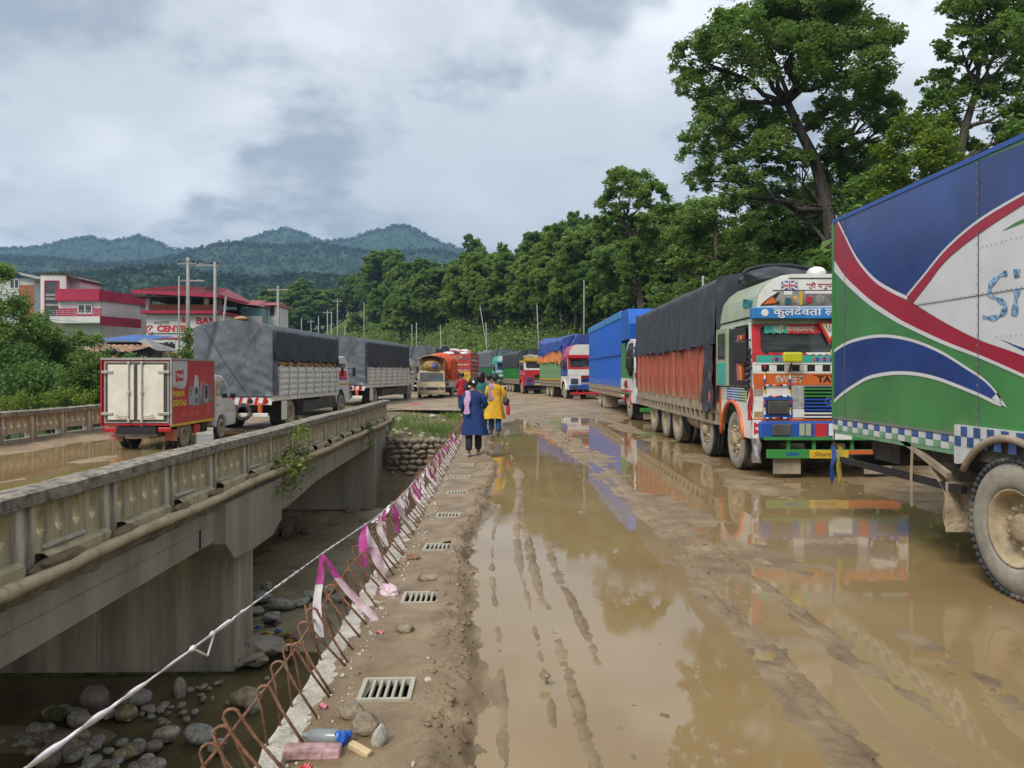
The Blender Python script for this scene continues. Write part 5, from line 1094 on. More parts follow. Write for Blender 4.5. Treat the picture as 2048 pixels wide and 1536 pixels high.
for k in range(11): pl(0.95+k*0.055, 0.995+k*0.055, 1.86, 1.92, M_blue if k % 2 else M_pink, F-0.012, 0.004, 'check_plate')
pl(1.55, 1.9, 1.855, 1.93, M_teal, F-0.012, 0.004)
for s0 in (0, 1):
    fl = (lambda a, b: (a, b)) if not s0 else (lambda a, b: (2.46-b, 2.46-a))
    for (a, b, z0, z1, m) in ((0.2, 0.57, 1.31, 1.45, M_white), (0.60, 0.815, 1.11, 1.46, mat('dented_zinc', (0.42, 0.41, 0.38), 0.5, 0.25, 8, bump=0.6, bscale=20)), (0.60, 0.815, 0.97, 1.095, M_white), (0.02, 0.16, 0.95, 1.42, M_white), (0.02, 0.16, 1.30, 1.47, M_orange), (0.02, 0.16, 0.96, 1.06, M_yel)):
        q = fl(a, b); pl(q[0], q[1], z0, z1, m, F-0.001, 0.010)
    q = fl(0.18, 0.60); pl(q[0], q[1], 1.275, 1.30, M_red, F-0.004, 0.012)
    for dd0 in (0.185, 0.585):
        d0 = dd0 if not s0 else 2.46-dd0
        stripes(sw_, 'striped_tube', (dX(d0), F-0.03, 0.90), (dX(d0), F-0.03, 1.80), 0.016, [M_red, M_blue, M_white, M_yel, M_blk])
    for zz in (0.955, 1.475, 1.30):
        a, b = fl(0.185, 0.585); stripes(sw_, 'striped_tube', (dX(a), F-0.03, zz), (dX(b), F-0.03, zz), 0.013, [M_white, M_blue, M_yel, M_red, M_blk])
pl(0.0, 2.46, 0.915, 0.95, M_orange, F, 0.02)
lettering('SWEET', 0.15, mat('worn_letter_paint', (0.55, 0.5, 0.44), 0.6, 0.4, 12, dirt=0.35, dirtcol=(0.35, 0.10, 0.03)), sw_, (dX(0.36), F-0.0145, 1.525), width=0.44, bold=0.006)
lettering('TATA', 0.14, M_blk, sw_, (dX(1.02), F-0.0145, 1.525), width=0.44, bold=0.005); pl(0.95, 1.5, 1.632, 1.64, M_blk, F-0.013, 0.002)
rg = [(0.085*math.cos(a), F-0.03, 1.22+0.07*math.sin(a)) for a in [2*math.pi*i/24 for i in range(25)]]; MB().tube(rg, 0.009, 6).prism([(-0.065, 1.255), (0.065, 1.255), (0.05, 1.235), (0.018, 1.235), (0.012, 1.16), (-0.012, 1.16), (-0.018, 1.235), (-0.05, 1.235)], 'y', F-0.036, F-0.026).build('round_emblem', M_chrome, sw_)
# bumper paint
for (a, b, m) in ((0.68, 0.76, M_sage), (0.78, 0.86, M_sage), (0.92, 1.11, M_red), (1.6, 1.78, M_red), (1.14, 1.22, M_white)): pl(a, b, 0.69 if m is not M_red else 0.66, 0.88, m, -0.14, 0.004)
pl(0.12, 2.34, 0.62, 0.672, M_green, -0.135, 0.012); pl(1.20, 1.50, 0.63, 0.86, M_white, -0.142, 0.006, 'number_board')
lettering('1 ch 2211', 0.085, M_blk, sw_, (dX(1.22), -0.1495, 0.72), width=0.26, name='number_lettering')
for (a, b, m) in ((0.2, 0.84, M_green), (0.84, 1.45, M_yel), (1.45, 2.26, M_orange)): pl(a, b, 0.335, 0.465, m, -0.131, 0.004)
lettering('Sharto', 0.10, M_blk, sw_, (dX(0.90), -0.1365, 0.365), width=0.34, shear=0.3)
lettering('NEW', 0.08, M_blue, sw_, (dX(0.48), -0.1365, 0.37), width=0.2, bold=0.004)
# left wing plate with two red pennants, crumpled silver flap
fp = pl(-0.03, 0.11, 0.64, 0.93, M_white, -0.06, 0.01, 'wing_plate')
for z0 in (0.80, 0.70): MB().prism([(dX(-0.01), z0), (dX(0.09), z0+0.05), (dX(-0.01), z0+0.10)], 'y', -0.076, -0.0705).build('red_pennant', M_red, fp)
MB().grid(6, 14, lambda u, v: (dX(-0.03+0.15*u), -0.03+0.03*math.sin(v*9+u*5)+0.02*math.sin(u*7), 0.25+0.42*v)).build('silver_flap', mat('crumpled_foil', (0.5, 0.5, 0.52), 0.35, 0.2, 6, metal=0.6, dirt=0.4), sw_, smooth=True)
# windscreen dressing
yg = lambda z: 0.03+(z-1.84)*0.11
def scr(d0, d1, z0, z1, m, nm='screen_banner', off=0.004):
    n = 10; b = MB(); 
    v = []
    for i in range(n+1):
        x = dX(d0+(d1-d0)*i/n); zz = z0+0.012*math.sin(i*2.3+d0*9); v += [(x, yg(zz)-off, zz), (x, yg(z1)-off, z1)]
    b.add(v, [(2*i, 2*i+2, 2*i+3, 2*i+1) for i in range(n)]); return b.build(nm, m, sw_)
scr(0.20, 0.58, 2.31, 2.44, M_teal); scr(0.58, 1.10, 2.30, 2.44, M_red); scr(1.34, 1.90, 2.30, 2.44, M_red); scr(1.90, 2.26, 2.31, 2.44, M_teal)
lettering('श्री मनकामना', 0.12, mat('cream_letter_paint', (0.75, 0.66, 0.5), 0.6), sw_, (dX(0.34), yg(2.35)-0.010, 2.335), (R(90-6), 0, 0), width=0.66, bold=0.002)
scr(0.25, 0.85, 1.955, 2.0, M_red, off=0.012); scr(0.85, 1.25, 1.965, 2.0, M_white, off=0.012); scr(1.25, 1.42, 1.955, 2.01, M_teal, off=0.012)
tri = lambda s, m, y: MB().prism([(dX(1.22)-0.17*s, 2.50), (dX(1.22)+0.17*s, 2.50), (dX(1.22), 2.50-0.33*s)], 'y', y, y+0.008).build('triangle_ornament', m, sw_)
for s, m, y in ((1.15, M_red, 0.030), (0.9, M_orange, 0.018), (0.66, M_white, 0.008)): 
    o = tri(s, m, y); o.location.z = -(1.15-s)*0.11
for k, m in enumerate((M_green, M_orange, M_teal)): MB().prism([(dX(1.13)+k*0.06, 2.44), (dX(1.16)+k*0.06, 2.44), (dX(1.20)+k*0.012, 2.32)], 'y', -0.004, 0.006).build('triangle_stripe', m, sw_)
MB().tube([(dX(1.24), 0.04, 1.98), (dX(1.36), 0.05, 2.2), (dX(1.44), 0.06, 2.45)], 0.018, 5).build('screen_garland', M_yel, sw_); MB().tube([(dX(1.28), 0.03, 1.98), (dX(1.40), 0.04, 2.2), (dX(1.48), 0.05, 2.45)], 0.014, 5).build('screen_garland', M_red, sw_)
MB().tube([(dX(0.5), F-0.02, 1.93), (dX(0.9), 0.02, 2.06)], 0.007, 5).build('wiper', M_blk, sw_); MB().tube([(dX(1.5), F-0.02, 1.93), (dX(1.9), 0.02, 2.06)], 0.007, 5).build('wiper', M_blk, sw_)
MB().bx(dX(0.42), dX(0.73), -0.17, -0.11, 1.835, 2.0).build('yellow_mirror', paint('lime_yellow_paint', (0.52, 0.52, 0.02), 0.2), sw_, bevel=0.03); MB().tube([(dX(0.575), -0.10, 1.84), (dX(0.6), F, 1.70)], 0.012, 6).build('mirror_stalk', M_blk, sw_)
# visor and crown
lettering('कुलदेवता ले', 0.16, M_white, sw_, (dX(0.30), -0.0665, 2.585), width=0.98, bold=0.003); MB().lathe([(-0.072, 0.05), (-0.062, 0.06)], 16, 'y', (dX(0.17), 0, 2.62)).build('visor_rosette', M_white, sw_)
lettering('रक्षा', 0.16, M_white, sw_, (dX(1.45), -0.0665, 2.585), width=0.4, bold=0.003)
yc = -0.036
MB().bx(-W+0.36, W-0.36, yc-0.012, yc, 2.745, 2.97).build('crown_window', mat('smoky_panel', (0.17, 0.165, 0.15), 0.35, 0.4, 6, col2=(0.30, 0.29, 0.26)), sw_)
for (a, b, z0, z1, m) in ((0.47, 0.60, 2.91, 2.965, M_white), (0.49, 0.57, 2.76, 2.86, mat('deep_teal_paint', (0.02, 0.12, 0.17), 0.5)), (0.80, 1.6, 2.925, 2.968, M_white), (0.82, 0.91, 2.78, 2.88, M_red), (0.72, 0.76, 2.75, 2.965, M_yel)): pl(a, b, z0, z1, m, yc-0.012, 0.006, 'crown_ornament')
MB().lathe([(yc-0.02, 0.0), (yc-0.02, 0.03), (yc-0.012, 0.035)], 12, 'y', (dX(0.65), 0, 2.86)).build('crown_ornament', M_yel, sw_)
for s in (-1, 1):
    MB().prism([(s*(W-0.10), 2.74), (s*(W-0.16), 2.80), (s*(W-0.26), 2.88), (s*(W-0.36), 2.94), (s*(W-0.42), 2.955), (s*(W-0.37), 2.88), (s*(W-0.33), 2.84), (s*(W-0.37), 2.79), (s*(W-0.42), 2.755)], 'y', yc-0.012, yc).build('leaf_ornament', M_blk, sw_)
    MB().prism([(s*(W-0.14), 2.755), (s*(W-0.20), 2.81), (s*(W-0.29), 2.88), (s*(W-0.32), 2.84), (s*(W-0.35), 2.78)], 'y', yc-0.018, yc-0.012).build('leaf_ornament', M_orange, sw_)
    # painted jack on the crown: blue field, white and red bars
    x0 = s*(W-0.56)-0.125 if s < 0 else s*(W-0.56)-0.125; zf = 2.985
    fb = MB().bx(x0, x0+0.25, yc-0.006, yc, zf, zf+0.145).build('painted_jack', M_blue, sw_)
    dg_ = math.atan2(0.145, 0.25)
    for a in (dg_, -dg_): MB().obx((x0+0.125, yc-0.008, zf+0.0725), (0.27, 0.003, 0.024), (0, a, 0)).build('jack_bar', M_white, fb)
    MB().bx(x0, x0+0.25, yc-0.013, yc-0.010, zf+0.05, zf+0.095).bx(x0+0.10, x0+0.15, yc-0.0135, yc-0.0105, zf, zf+0.145).build('jack_bar', M_white, fb)
    MB().bx(x0, x0+0.25, yc-0.017, yc-0.0145, zf+0.06, zf+0.085).bx(x0+0.113, x0+0.137, yc-0.0175, yc-0.015, zf, zf+0.145).build('jack_bar', M_pink, fb)
lettering('श्री पशुपतिनाथ नमः', 0.10, mat('maroon_letter_paint', (0.32, 0.03, 0.04), 0.6), sw_, (dX(0.82), yc-0.004, 3.02), width=0.85, bold=0.002)
pl(0.30, 2.16, 2.975, 2.985, M_blk, yc-0.001, 0.008); pl(0.55, 1.9, 3.165, 3.178, M_blk, yc-0.001, 0.008)
MB().prism([(0.14, 2.735), (0.14, 2.84), (0.55, 2.90), (0.58, 2.76)], 'x', -W+0.005, -W+0.10).build('crown_side_window', mat('aqua_glass', (0.05, 0.30, 0.38), 0.15, 0.4, 5), sw_)
# door side: turquoise lower door, dark sheet over the door opening, striped wing, pompoms
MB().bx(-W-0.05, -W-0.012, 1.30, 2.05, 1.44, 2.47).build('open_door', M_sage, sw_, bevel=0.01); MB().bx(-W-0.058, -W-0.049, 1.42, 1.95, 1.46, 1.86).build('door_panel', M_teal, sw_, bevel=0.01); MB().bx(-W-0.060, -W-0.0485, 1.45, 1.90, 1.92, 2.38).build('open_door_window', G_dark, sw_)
MB().bx(-W-0.02, -W-0.004, 0.36, 1.27, 1.46, 2.43).build('doorway', M_dark, sw_)  # flat dark sheet, shade of the open cab put into its colour
for k, (m, yk) in enumerate(((M_red, 0.40), (M_yel, 0.55), (M_pink, 0.7))): MB().tube([(-W-0.03, yk, 2.3), (-W-0.035, yk+0.03, 1.9), (-W-0.03, yk, 1.55)], 0.02, 5).build('doorway_garland', m, sw_)
for k, m in enumerate((M_orange, M_yel, M_green, M_sky, M_blue)): MB().prism([(1.86-k*0.0, 1.40)]+[(y, z) for (y, z) in ((1.98-0.0*k, 1.40), (1.98, 0.64), (1.86, 0.64))], 'x', -W-0.006-0.0*k, -W).build('wing_stripe', m, sw_) if k == 0 else MB().bx(-W-0.006, -W, 0.05+0.36*(k-1) if k < 3 else 0.05+0.36*(k-1), 0.05+0.36*k, 1.20, 1.405).build('wing_stripe', m, sw_)
for k in range(4): MB().bx(-W-0.012, -W-0.0065, 0.05, 1.85, 1.225+k*0.045, 1.24+k*0.045).build('wing_line', M_white, sw_)
for k in range(7):
    me = clod(2, 0.05, 0.05, 0.06, 600+k, 0.5); me.materials.append(M_blk); obj('pompom', me, sw_, (-W-0.07, 0.02+0.01*k, 2.02-k*0.095))
MB().tube([(-W-0.07, 0.02, 2.1), (-W-0.07, 0.05, 1.4), (-W-0.05, 0.0, 0.95)], 0.012, 5).build('pompom_cord', M_blk, sw_)
for k in range(5): MB().grid(2, 6, lambda u, v, k=k: (-W-0.02-0.05*u+0.02*math.sin(v*6+k), -0.01+0.03*k*0.4, 1.42-0.5*v)).build('cloth_tassel', [M_red, M_blk, M_white, M_blk, M_green][k], sw_)
# tarpaulin over the load, its front fall tied back beside the cab; cargo on the cab roof
tp = drape(sw_, 'tarpaulin', W+0.02, 2.12, 11.72, 2.22, 3.52, M_tarp, 3, 0.10, 1.0, (True, True), 1.2, 0.20)
MB().grid(10, 34, lambda u, v: (-W-0.07-0.035*math.sin(u*9+v*3)-0.02*math.sin(v*19+u*4)*(1-v), 2.12+0.95*u+0.06*math.sin(v*5)*u, 0.95+1.45*v+0.05*math.sin(u*6))).build('tarpaulin_fall', M_tarp, sw_, smooth=True)
for k in range(13): MB().tube([(-W-0.06, 2.6+k*0.72, 2.22), (-W-0.065, 2.72+k*0.72, 1.75), (-W-0.05, 2.66+k*0.72, 1.10)], 0.006, 4).build('tie_rope', M_rope, sw_)
me = clod(3, 0.75, 0.55, 0.22, 71, 0.4); me.materials.append(M_tarp); obj('roof_bundle', me, sw_, (-0.35, 1.5, 3.3))
tr_ = [(-0.35+0.62*math.cos(a), 1.35, 3.42+0.14*math.sin(a)) for a in [math.pi*i/10 for i in range(11)]]; MB().tube(tr_, 0.05, 6).build('roof_tyre', M_blk, sw_)
me = clod(3, 0.16, 0.16, 0.12, 72, 0.2); me.materials.append(M_white); obj('roof_sack', me, sw_, (0.0, 0.6, 3.32))

# ================================================================ blue corrugated lorry behind it
M_bluebox = mat('faded_blue_box', (0.012, 0.12, 0.52), 0.5, 0.12, 1.2, dirt=0.28, dirtcol=(0.36, 0.30, 0.22), dscale=0.9, dirt_low=(0.95, 1.6)); M_bluetop = mat('pale_blue_top_rail', (0.06, 0.27, 0.60), 0.5, 0.15, 2, dirt=0.25, dirtcol=(0.3, 0.35, 0.4))
bt = lorry('box_lorry', 'blue corrugated box lorry parked behind the painted lorry', (5.84, 25.4, -0.02), R(-0.6), 14.0, 1.22, (1.3, 8.6, 9.9), c=dict(low=M_white, side=M_bluebox, band=M_red, frame=M_white, visor=M_white, door=M_green, bump=M_blue, roof=M_bluebox, pillar=M_white, grille=M_white),
           side=(1.12, 3.72), kind='corrugated', rib_n=13, crown=False, steer=1, box_y0=2.9)
MB().bx(-1.26, 1.26, 2.88, 14.02, 3.725, 4.0).build('top_rail', M_bluetop, bt, bevel=0.02); MB().prism([(1.0, 2.85), (0.9, 3.4), (1.3, 3.95), (2.88, 3.99), (2.88, 2.85)], 'x', -1.24, 1.24).build('wind_deflector', M_bluebox, bt, bevel=0.03)
plate(bt, 'white_trim', -1.22, 1.22, 2.76, 2.85, M_white, 0.9)
MB().bx(-1.232, -1.215, 1.98, 2.86, 1.0, 2.75).build('sleeper_panel', M_green, bt)
MB().bx(-1.245, -1.233, 0.3, 2.84, 1.05, 1.46).build('painted_wing', M_white, bt); 
for k in range(6):
    a0 = R(20+k*28); pts_ = [(-1.25, 1.6+0.42*q*math.cos(a0)+0.10*q*q*math.cos(a0*2), 1.12+0.30*q*math.sin(a0)) for q in (0.1, 0.4, 0.7, 1.0)]
    MB().tube(pts_, [0.012, 0.03, 0.045, 0.02], 5).build('painted_frond', mat('maroon_paint', (0.22, 0.03, 0.04), 0.5), bt, smooth=True)
for k, (m, z0) in enumerate(((M_red, 0.98), (M_green, 0.90), (M_white, 0.78), (M_red, 0.70), (M_blue, 0.55))): MB().bx(-1.243, -1.223, 0.62 if z0 > .8 else 1.95, 2.84, z0, z0+0.07).build('painted_stripe', m, bt)
MB().obx((-1.12, 0.7, 2.55), (0.35, 0.5, 0.35), (0.3, 0.2, 0.4)).build('cloth_bundle', mat('grey_cloth', (0.32, 0.32, 0.34), 0.9, 0.3), bt, bevel=0.08)
me = clod(3, 0.2, 0.3, 0.55, 77, 0.6); me.materials.append(M_blk); obj('hanging_cloth', me, bt, (-1.22, 0.5, 2.1))
for s in (-1, 1): MB().bx(min(s*0.6, s*1.18), max(s*0.6, s*1.18), 7.9, 7.92, 0.12, 0.7).build('mud_flap', M_flap, bt)

# ================================================================ lorries further up the queue
def place(px, D, z=0.0): p = at(px, 745, D); return (p.x, p.y, z)
M_greenside = mat('worn_green_side', (0.16, 0.30, 0.15), 0.7, 0.3, 2.5, dirt=0.4, dirtcol=(0.35, 0.36, 0.24), dscale=1.4); M_gside2 = paint('vivid_green_side', (0.015, 0.20, 0.035), 0.15)
q1 = lorry('loaded_lorry', 'lorry with blue and orange tarpaulin heaped over pale green sides', place(1176, 45), R(7.5), 9.2, 1.22, (1.2, 5.3, 6.6), c=dict(low=M_white, side=M_greenside, band=M_white, frame=M_red, visor=M_red, crown=M_pink, roof=M_red, door=M_blue, bump=M_blue, bar=M_red, rib=M_greenside), side=(1.15, 2.45), rib_n=12, steer=1, crown_h=0.75)
MB().bx(-1.27, -1.22, 2.18, 9.2, 1.16, 1.24).build('yellow_rail', M_yel, q1)
drape(q1, 'orange_sheet', 1.25, 1.9, 9.25, 2.40, 3.25, M_tarpo, 12, 0.1, 1.3, edge=0.16, lumps=0.15, endz=2.3); drape(q1, 'blue_sheet', 1.26, 1.5, 9.3, 2.95, 3.8, M_tarpb, 13, 0.25, 1.3, edge=0.20, lumps=0.28, endz=2.6, zbf=lambda u: 3.2-0.25*u)
q2 = lorry('red_cab_lorry', 'red fronted lorry with black tarpaulin over bright green sides', place(1080, 57), R(9.5), 9.4, 1.22, (1.2, 5.2, 6.5, 7.8), c=dict(low=M_red, side=M_gside2, band=M_red, frame=M_white, visor=M_yel, crown=M_tarp, roof=M_yel, door=M_pink, bump=M_blue, bar=M_blk, grille=M_green), side=(1.15, 2.2), rib_n=13, steer=1, crown=False)
drape(q2, 'tarpaulin', 1.25, 2.1, 9.45, 2.1, 3.3, M_tarp, 21, 0.2, 0.7, endz=1.6)
me = clod(3, 0.8, 0.6, 0.3, 81, 0.5); me.materials.append(M_flap); obj('roof_bundle', me, q2, (-0.2, 1.3, 2.75)); me = clod(2, 0.33, 0.33, 0.33, 82, 0.2); me.materials.append(M_white); obj('roof_drum', me, q2, (0.55, 1.5, 3.15))
plate(q2, 'yellow_number_board', -0.45, 0.1, 0.68, 0.85, M_yel, -0.14, 0.008)
q3 = lorry('white_cab_lorry', 'lorry with turquoise and white nose and grey tarpaulin over dark green sides', place(1019, 69), R(13), 9.4, 1.22, (1.2, 5.2, 6.5, 7.8), c=dict(low=M_white, side=paint('dark_green_side', (0.01, 0.15, 0.055), 0.15), band=M_teal, frame=M_sky, visor=M_teal, crown=M_teal, roof=M_teal, door=M_teal, bump=M_green, bar=M_white, grille=M_red), side=(1.15, 2.3), rib_n=13, steer=1)
drape(q3, 'tarpaulin', 1.25, 2.1, 9.45, 2.2, 3.75, M_tarpg, 22, 0.2, 0.6, endz=1.8)
q4 = lorry('teal_lorry', 'turquoise painted lorry at the far bend of the queue', place(972, 81), R(18), 9.4, 1.22, (1.2, 5.2, 6.5), c=dict(low=M_teal, side=paint('teal_side', (0.03, 0.23, 0.19), 0.2), band=M_pink, frame=M_red, visor=M_red, crown=M_teal, roof=M_teal, door=M_teal, bump=M_white, bar=M_white, grille=M_red), side=(1.15, 3.4), rib_n=9, steer=1)
drape(q4, 'tarpaulin', 1.25, 2.1, 9.45, 3.2, 3.75, M_tarpg, 23, 0.2, 0.6)
# ================================================================ box lorry at the picture edge: its tail and painted flank
SX_ = 3.80; SY1 = 8.44
si = thing('box_truck', 'green, blue and white box truck with red swoosh cut off by the picture edge', 'truck', (SX_, 0, 0))
def sp2(px, py):   # a spot on the flank, in (y along the road, height)
    u = (px-1024)/FPX; xw = lambda D: u*D*CA+D*SA; D = SX_/(u*CA+SA); p = at(px, py, D); return (p.y, p.z)
M_sgreen = mat('glossy_green', (0.065, 0.245, 0.075), 0.32, 0.16, 1.4, dirt=0.20, dirtcol=(0.16, 0.20, 0.10), dscale=1.6, bump=0.12, bscale=2.2, coat=0.25, dirt_low=(1.0, 1.75)); M_sblue = mat('glossy_blue', (0.016, 0.052, 0.23), 0.28, 0.25, 1.3, dirt=0.24, dirtcol=(0.075, 0.125, 0.23), dscale=1.0, bump=0.12, bscale=2.2, coat=0.3); M_swhite = mat('glossy_white', (0.66, 0.67, 0.68), 0.35, 0.06, 2, dirt=0.24, dirtcol=(0.46, 0.44, 0.40), bump=0.12, bscale=2.2); M_sred = mat('glossy_red', (0.37, 0.016, 0.045), 0.32, 0.12, 2, dirt=0.22, dirtcol=(0.36, 0.10, 0.10), bump=0.12, bscale=2.2)
zb_, zt_ = 1.13, 3.36; YN = -1.5
MB().bx(0.0, 2.45, YN, SY1, zb_, zt_).build('box_body', M_sgreen, si, bevel=0.015)
MB().bx(-0.012, 2.462, YN, SY1+0.012, zt_-0.02, zt_+0.02).build('roof_edge', M_blue, si)
MB().bx(-0.014, 0.02, SY1-0.03, SY1+0.014, zb_, zt_-0.02).build('corner_strip', M_sgreen, si)
def paintpoly(name, pts, m, lvl):
    P_ = [sp2(*p) if len(p) == 2 else p[:2] for p in pts]; x = -0.0018*lvl; P_ = [(min(y, SY1-0.0005), z) for (y, z) in P_]
    b = MB(); b.add([(x, y, z) for (y, z) in P_], [tuple(range(len(P_)))]); 
    o = b.build(name, m, si); bm = bmesh.new(); bm.from_mesh(o.data); bmesh.ops.triangulate(bm, faces=bm.faces[:], ngon_method='EAR_CLIP'); bm.to_mesh(o.data); bm.free(); return o
def band(name, up, lo, m, lvl):
    """strip between two edges of equal count"""
    A = [sp2(*p) for p in up]; B = [sp2(*p) for p in lo]; x = -0.0018*lvl; v = []
    for a, b_ in zip(A, B): v += [(x, min(a[0], SY1-.0005), a[1]), (x, min(b_[0], SY1-.0005), b_[1])]
    return MB().add(v, [(2*i, 2*i+1, 2*i+3, 2*i+2) for i in range(len(A)-1)]).build(name, m, si)
def smooth(pts, n=6):
    o = []
    for i in range(len(pts)-1):
        p0, p1, p2, p3 = pts[max(i-1, 0)], pts[i], pts[i+1], pts[min(i+2, len(pts)-1)]
        for k in range(n):
            t = k/n; o.append(tuple(0.5*((2*p1[q])+(-p0[q]+p2[q])*t+(2*p0[q]-5*p1[q]+4*p2[q]-p3[q])*t*t+(-p0[q]+3*p1[q]-3*p2[q]+p3[q])*t**3) for q in (0, 1)))
    return o+[pts[-1]]
ytop = lambda px: 432+(px-1672)*(285-432)/(2048-1672)
u1 = smooth([(1674, 437), (1690, 470), (1716, 520), (1750, 560), (1786, 583), (1816, 597)]); u1b = smooth([(1816, 597), (1850, 556), (1895, 501), (1961, 445), (2048, 391), (2160, 330), (2300, 262)])
# white field, blue field
wf = [(1826, 605)]+smooth([(1826, 605), (1895, 519), (1961, 466), (2048, 409), (2160, 345), (2300, 275)])[1:]+[(2300, 840), (2160, 765)]+smooth([(2048, 712), (1960, 680), (1890, 645), (1826, 606)])
paintpoly('white_field', wf, M_swhite, 1)
tp_ = [(px, ytop(px)+1.5) for px in (2300, 2160, 2048, 1960, 1860, 1760, 1674)]
paintpoly('blue_field', u1[:-1]+u1b+tp_[:-1], M_sblue, 1)
r1u = smooth([(1671.5, 436), (1690, 470), (1716, 520), (1750, 560), (1786, 583), (1820, 603), (1890, 645), (1960, 680), (2048, 712), (2160, 765), (2300, 840)]); r1l = smooth([(1668.5, 519), (1691, 552), (1716, 577), (1741, 599), (1776, 623), (1814, 646), (1888, 681), (1961, 710), (2048, 748), (2160, 800), (2300, 875)])
band('red_swoosh', r1u, r1l, M_sred, 3)
off = lambda P, dy: [(x, y+dy) for (x, y) in P]
r1w = smooth([(1667.5, 541), (1690, 566), (1716, 590), (1741, 611), (1776, 634), (1814, 655), (1888, 689), (1961, 717), (2048, 755), (2160, 807), (2300, 882)]); band('white_line', r1l, r1w, M_swhite, 3)
band('white_line', off(u1, -5), off(u1, 3), M_swhite, 4)
b2u = smooth([(1816, 594), (1850, 553), (1895, 499), (1961, 443), (2048, 391), (2160, 330), (2300, 262)]); b2l = smooth([(1826, 607), (1858, 566), (1895, 519), (1961, 466), (2048, 409), (2160, 345), (2300, 275)])
band('red_swoosh', b2u, b2l, M_sred, 4); band('white_line', off(b2u, -6), b2u, M_swhite, 5)
cu = smooth([(1661, 713), (1682, 696), (1712, 683), (1756, 675), (1800, 678), (1844, 690), (1888, 710), (1931, 737), (1970, 763), (1996, 791), (2004, 806)]); cl = smooth([(1659, 810), (1682, 787), (1712, 766), (1741, 751), (1785, 743), (1829, 744), (1873, 753), (1917, 769), (1961, 787), (1990, 801), (2004, 806)])
band('blue_crescent', cu, cl, M_sblue, 2); band('white_line', off(cu, -6), cu, M_swhite, 3); band('white_line', cl, off(cl, 7), M_swhite, 3)
paintpoly('white_line', [(1996, 785), (2016, 816), (1985, 797)], M_swhite, 3)
paintpoly('blue_fin', smooth([(1998, 677), (2048, 696), (2110, 715)])+[(2110, 730), (2048, 702)], M_sblue, 2); paintpoly('green_fin', [(2004, 463), (2030, 446), (2060, 432), (2060, 441), (2030, 453)], M_sgreen, 2)
# lettering brushed by hand
def brush(pts, wd):
    P_ = smooth(pts, 8); v = []
    for i, p in enumerate(P_):
        q0, q1 = P_[max(i-1, 0)], P_[min(i+1, len(P_)-1)]; dx, dy = q1[0]-q0[0], q1[1]-q0[1]; l = math.hypot(dx, dy) or 1; w_ = wd*(0.75+0.35*math.sin(i*0.6)+0.2*random.random()); nx, ny = -dy/l*w_, dx/l*w_
        for s in (-1, 1):
            y, z = sp2(p[0]+s*nx, p[1]+s*ny); v.append((-0.0062, y, z))
    MB().add(v, [(2*i, 2*i+1, 2*i+3, 2*i+2) for i in range(len(P_)-1)]).build('brushed_letter', mat('brushed_blue', (0.035, 0.17, 0.45), 0.5, 0.5, 30, col2=(0.25, 0.42, 0.62)), si)
brush([(2016, 546), (2000, 552), (1982, 572), (1983, 590), (2000, 600), (2012, 612), (2004, 630), (1985, 636), (1966, 633)], 5.0); brush([(2036, 578), (2033, 600), (2030, 632)], 6.0); brush([(2040, 545), (2036, 540), (2031, 545), (2034, 552), (2041, 551)], 4.0); brush([(2080, 600), (2076, 560), (2100, 560), (2110, 600)], 6)
# seams and rivets
sm = lambda px: sp2(px, 600)[0]
M_seam = mat('panel_seam', (0.12, 0.12, 0.13), 0.6, 0.2)
for px in (1690, 1958): y = sm(px); MB().bx(-0.0085, 0, y-0.0025, y+0.0025, zb_+0.02, zt_-0.03).build('panel_seam', M_seam, si)
z_s = sp2(1900, 600)[1]; MB().bx(-0.0080, 0, YN, sm(1832), z_s-0.0015, z_s+0.0015).build('panel_seam', M_seam, si)
rv = MB()
for zz, ya, yb in ((z_s+0.014, YN, sm(1832)), (sp2(2000, 672)[1], YN, sm(1990)), (sp2(1970, 492)[1], YN, sm(1960))):
    y = ya
    while y < yb: rv.lathe([(-0.010, 0.0), (-0.009, 0.004), (-0.005, 0.005)], 6, 'x', (0, y, zz)); y += 0.055
z = zb_+0.1
while z < zt_: rv.lathe([(-0.010, 0.0), (-0.009, 0.004), (-0.005, 0.005)], 6, 'x', (0, sm(1958)+0.02, z)); z += 0.08
rv.build('rivet_row', mat('rivet', (0.35, 0.35, 0.36), 0.4), si); 
# checkered skirt, deeper round the wheel arch
M_ckb = mat('faded_check_blue', (0.05, 0.11, 0.30), 0.5, 0.3, 9, dirt=0.3, dirtcol=(0.3, 0.36, 0.34)); M_ckw = mat('faded_check_white', (0.55, 0.58, 0.56), 0.5, 0.1, 9, dirt=0.35, dirtcol=(0.36, 0.40, 0.32)); M_ckg = mat('faded_check_green', (0.17, 0.33, 0.20), 0.5, 0.2, 9, dirt=0.3, dirtcol=(0.36, 0.40, 0.32))
YA, YB = 6.14, SY1; n = 20; st = (YB-YA)/n; skb = MB().bx(0.0, 0.03, YA, YB, 0.965, zb_+0.02).build('skirt', M_ckg, si); MB().bx(-0.012, 0.0, YA, YB, zb_+0.0, zb_+0.02).build('skirt_trim', M_chrome, si)
for r_ in range(2):
    me_a = MB().bx(-0.004, 0.0, 0.001, st-0.001, 0, 0.056).mesh('check_square', M_ckw)
    me_b = MB().bx(-0.004, 0.0, 0.001, st-0.001, 0, 0.056).mesh('check_square', M_ckb if r_ == 1 else M_ckg)
    for k in range(n): obj('check_square', me_a if (k+r_) % 2 else me_b, skb, (0, YA+k*st, 1.005+r_*0.060))
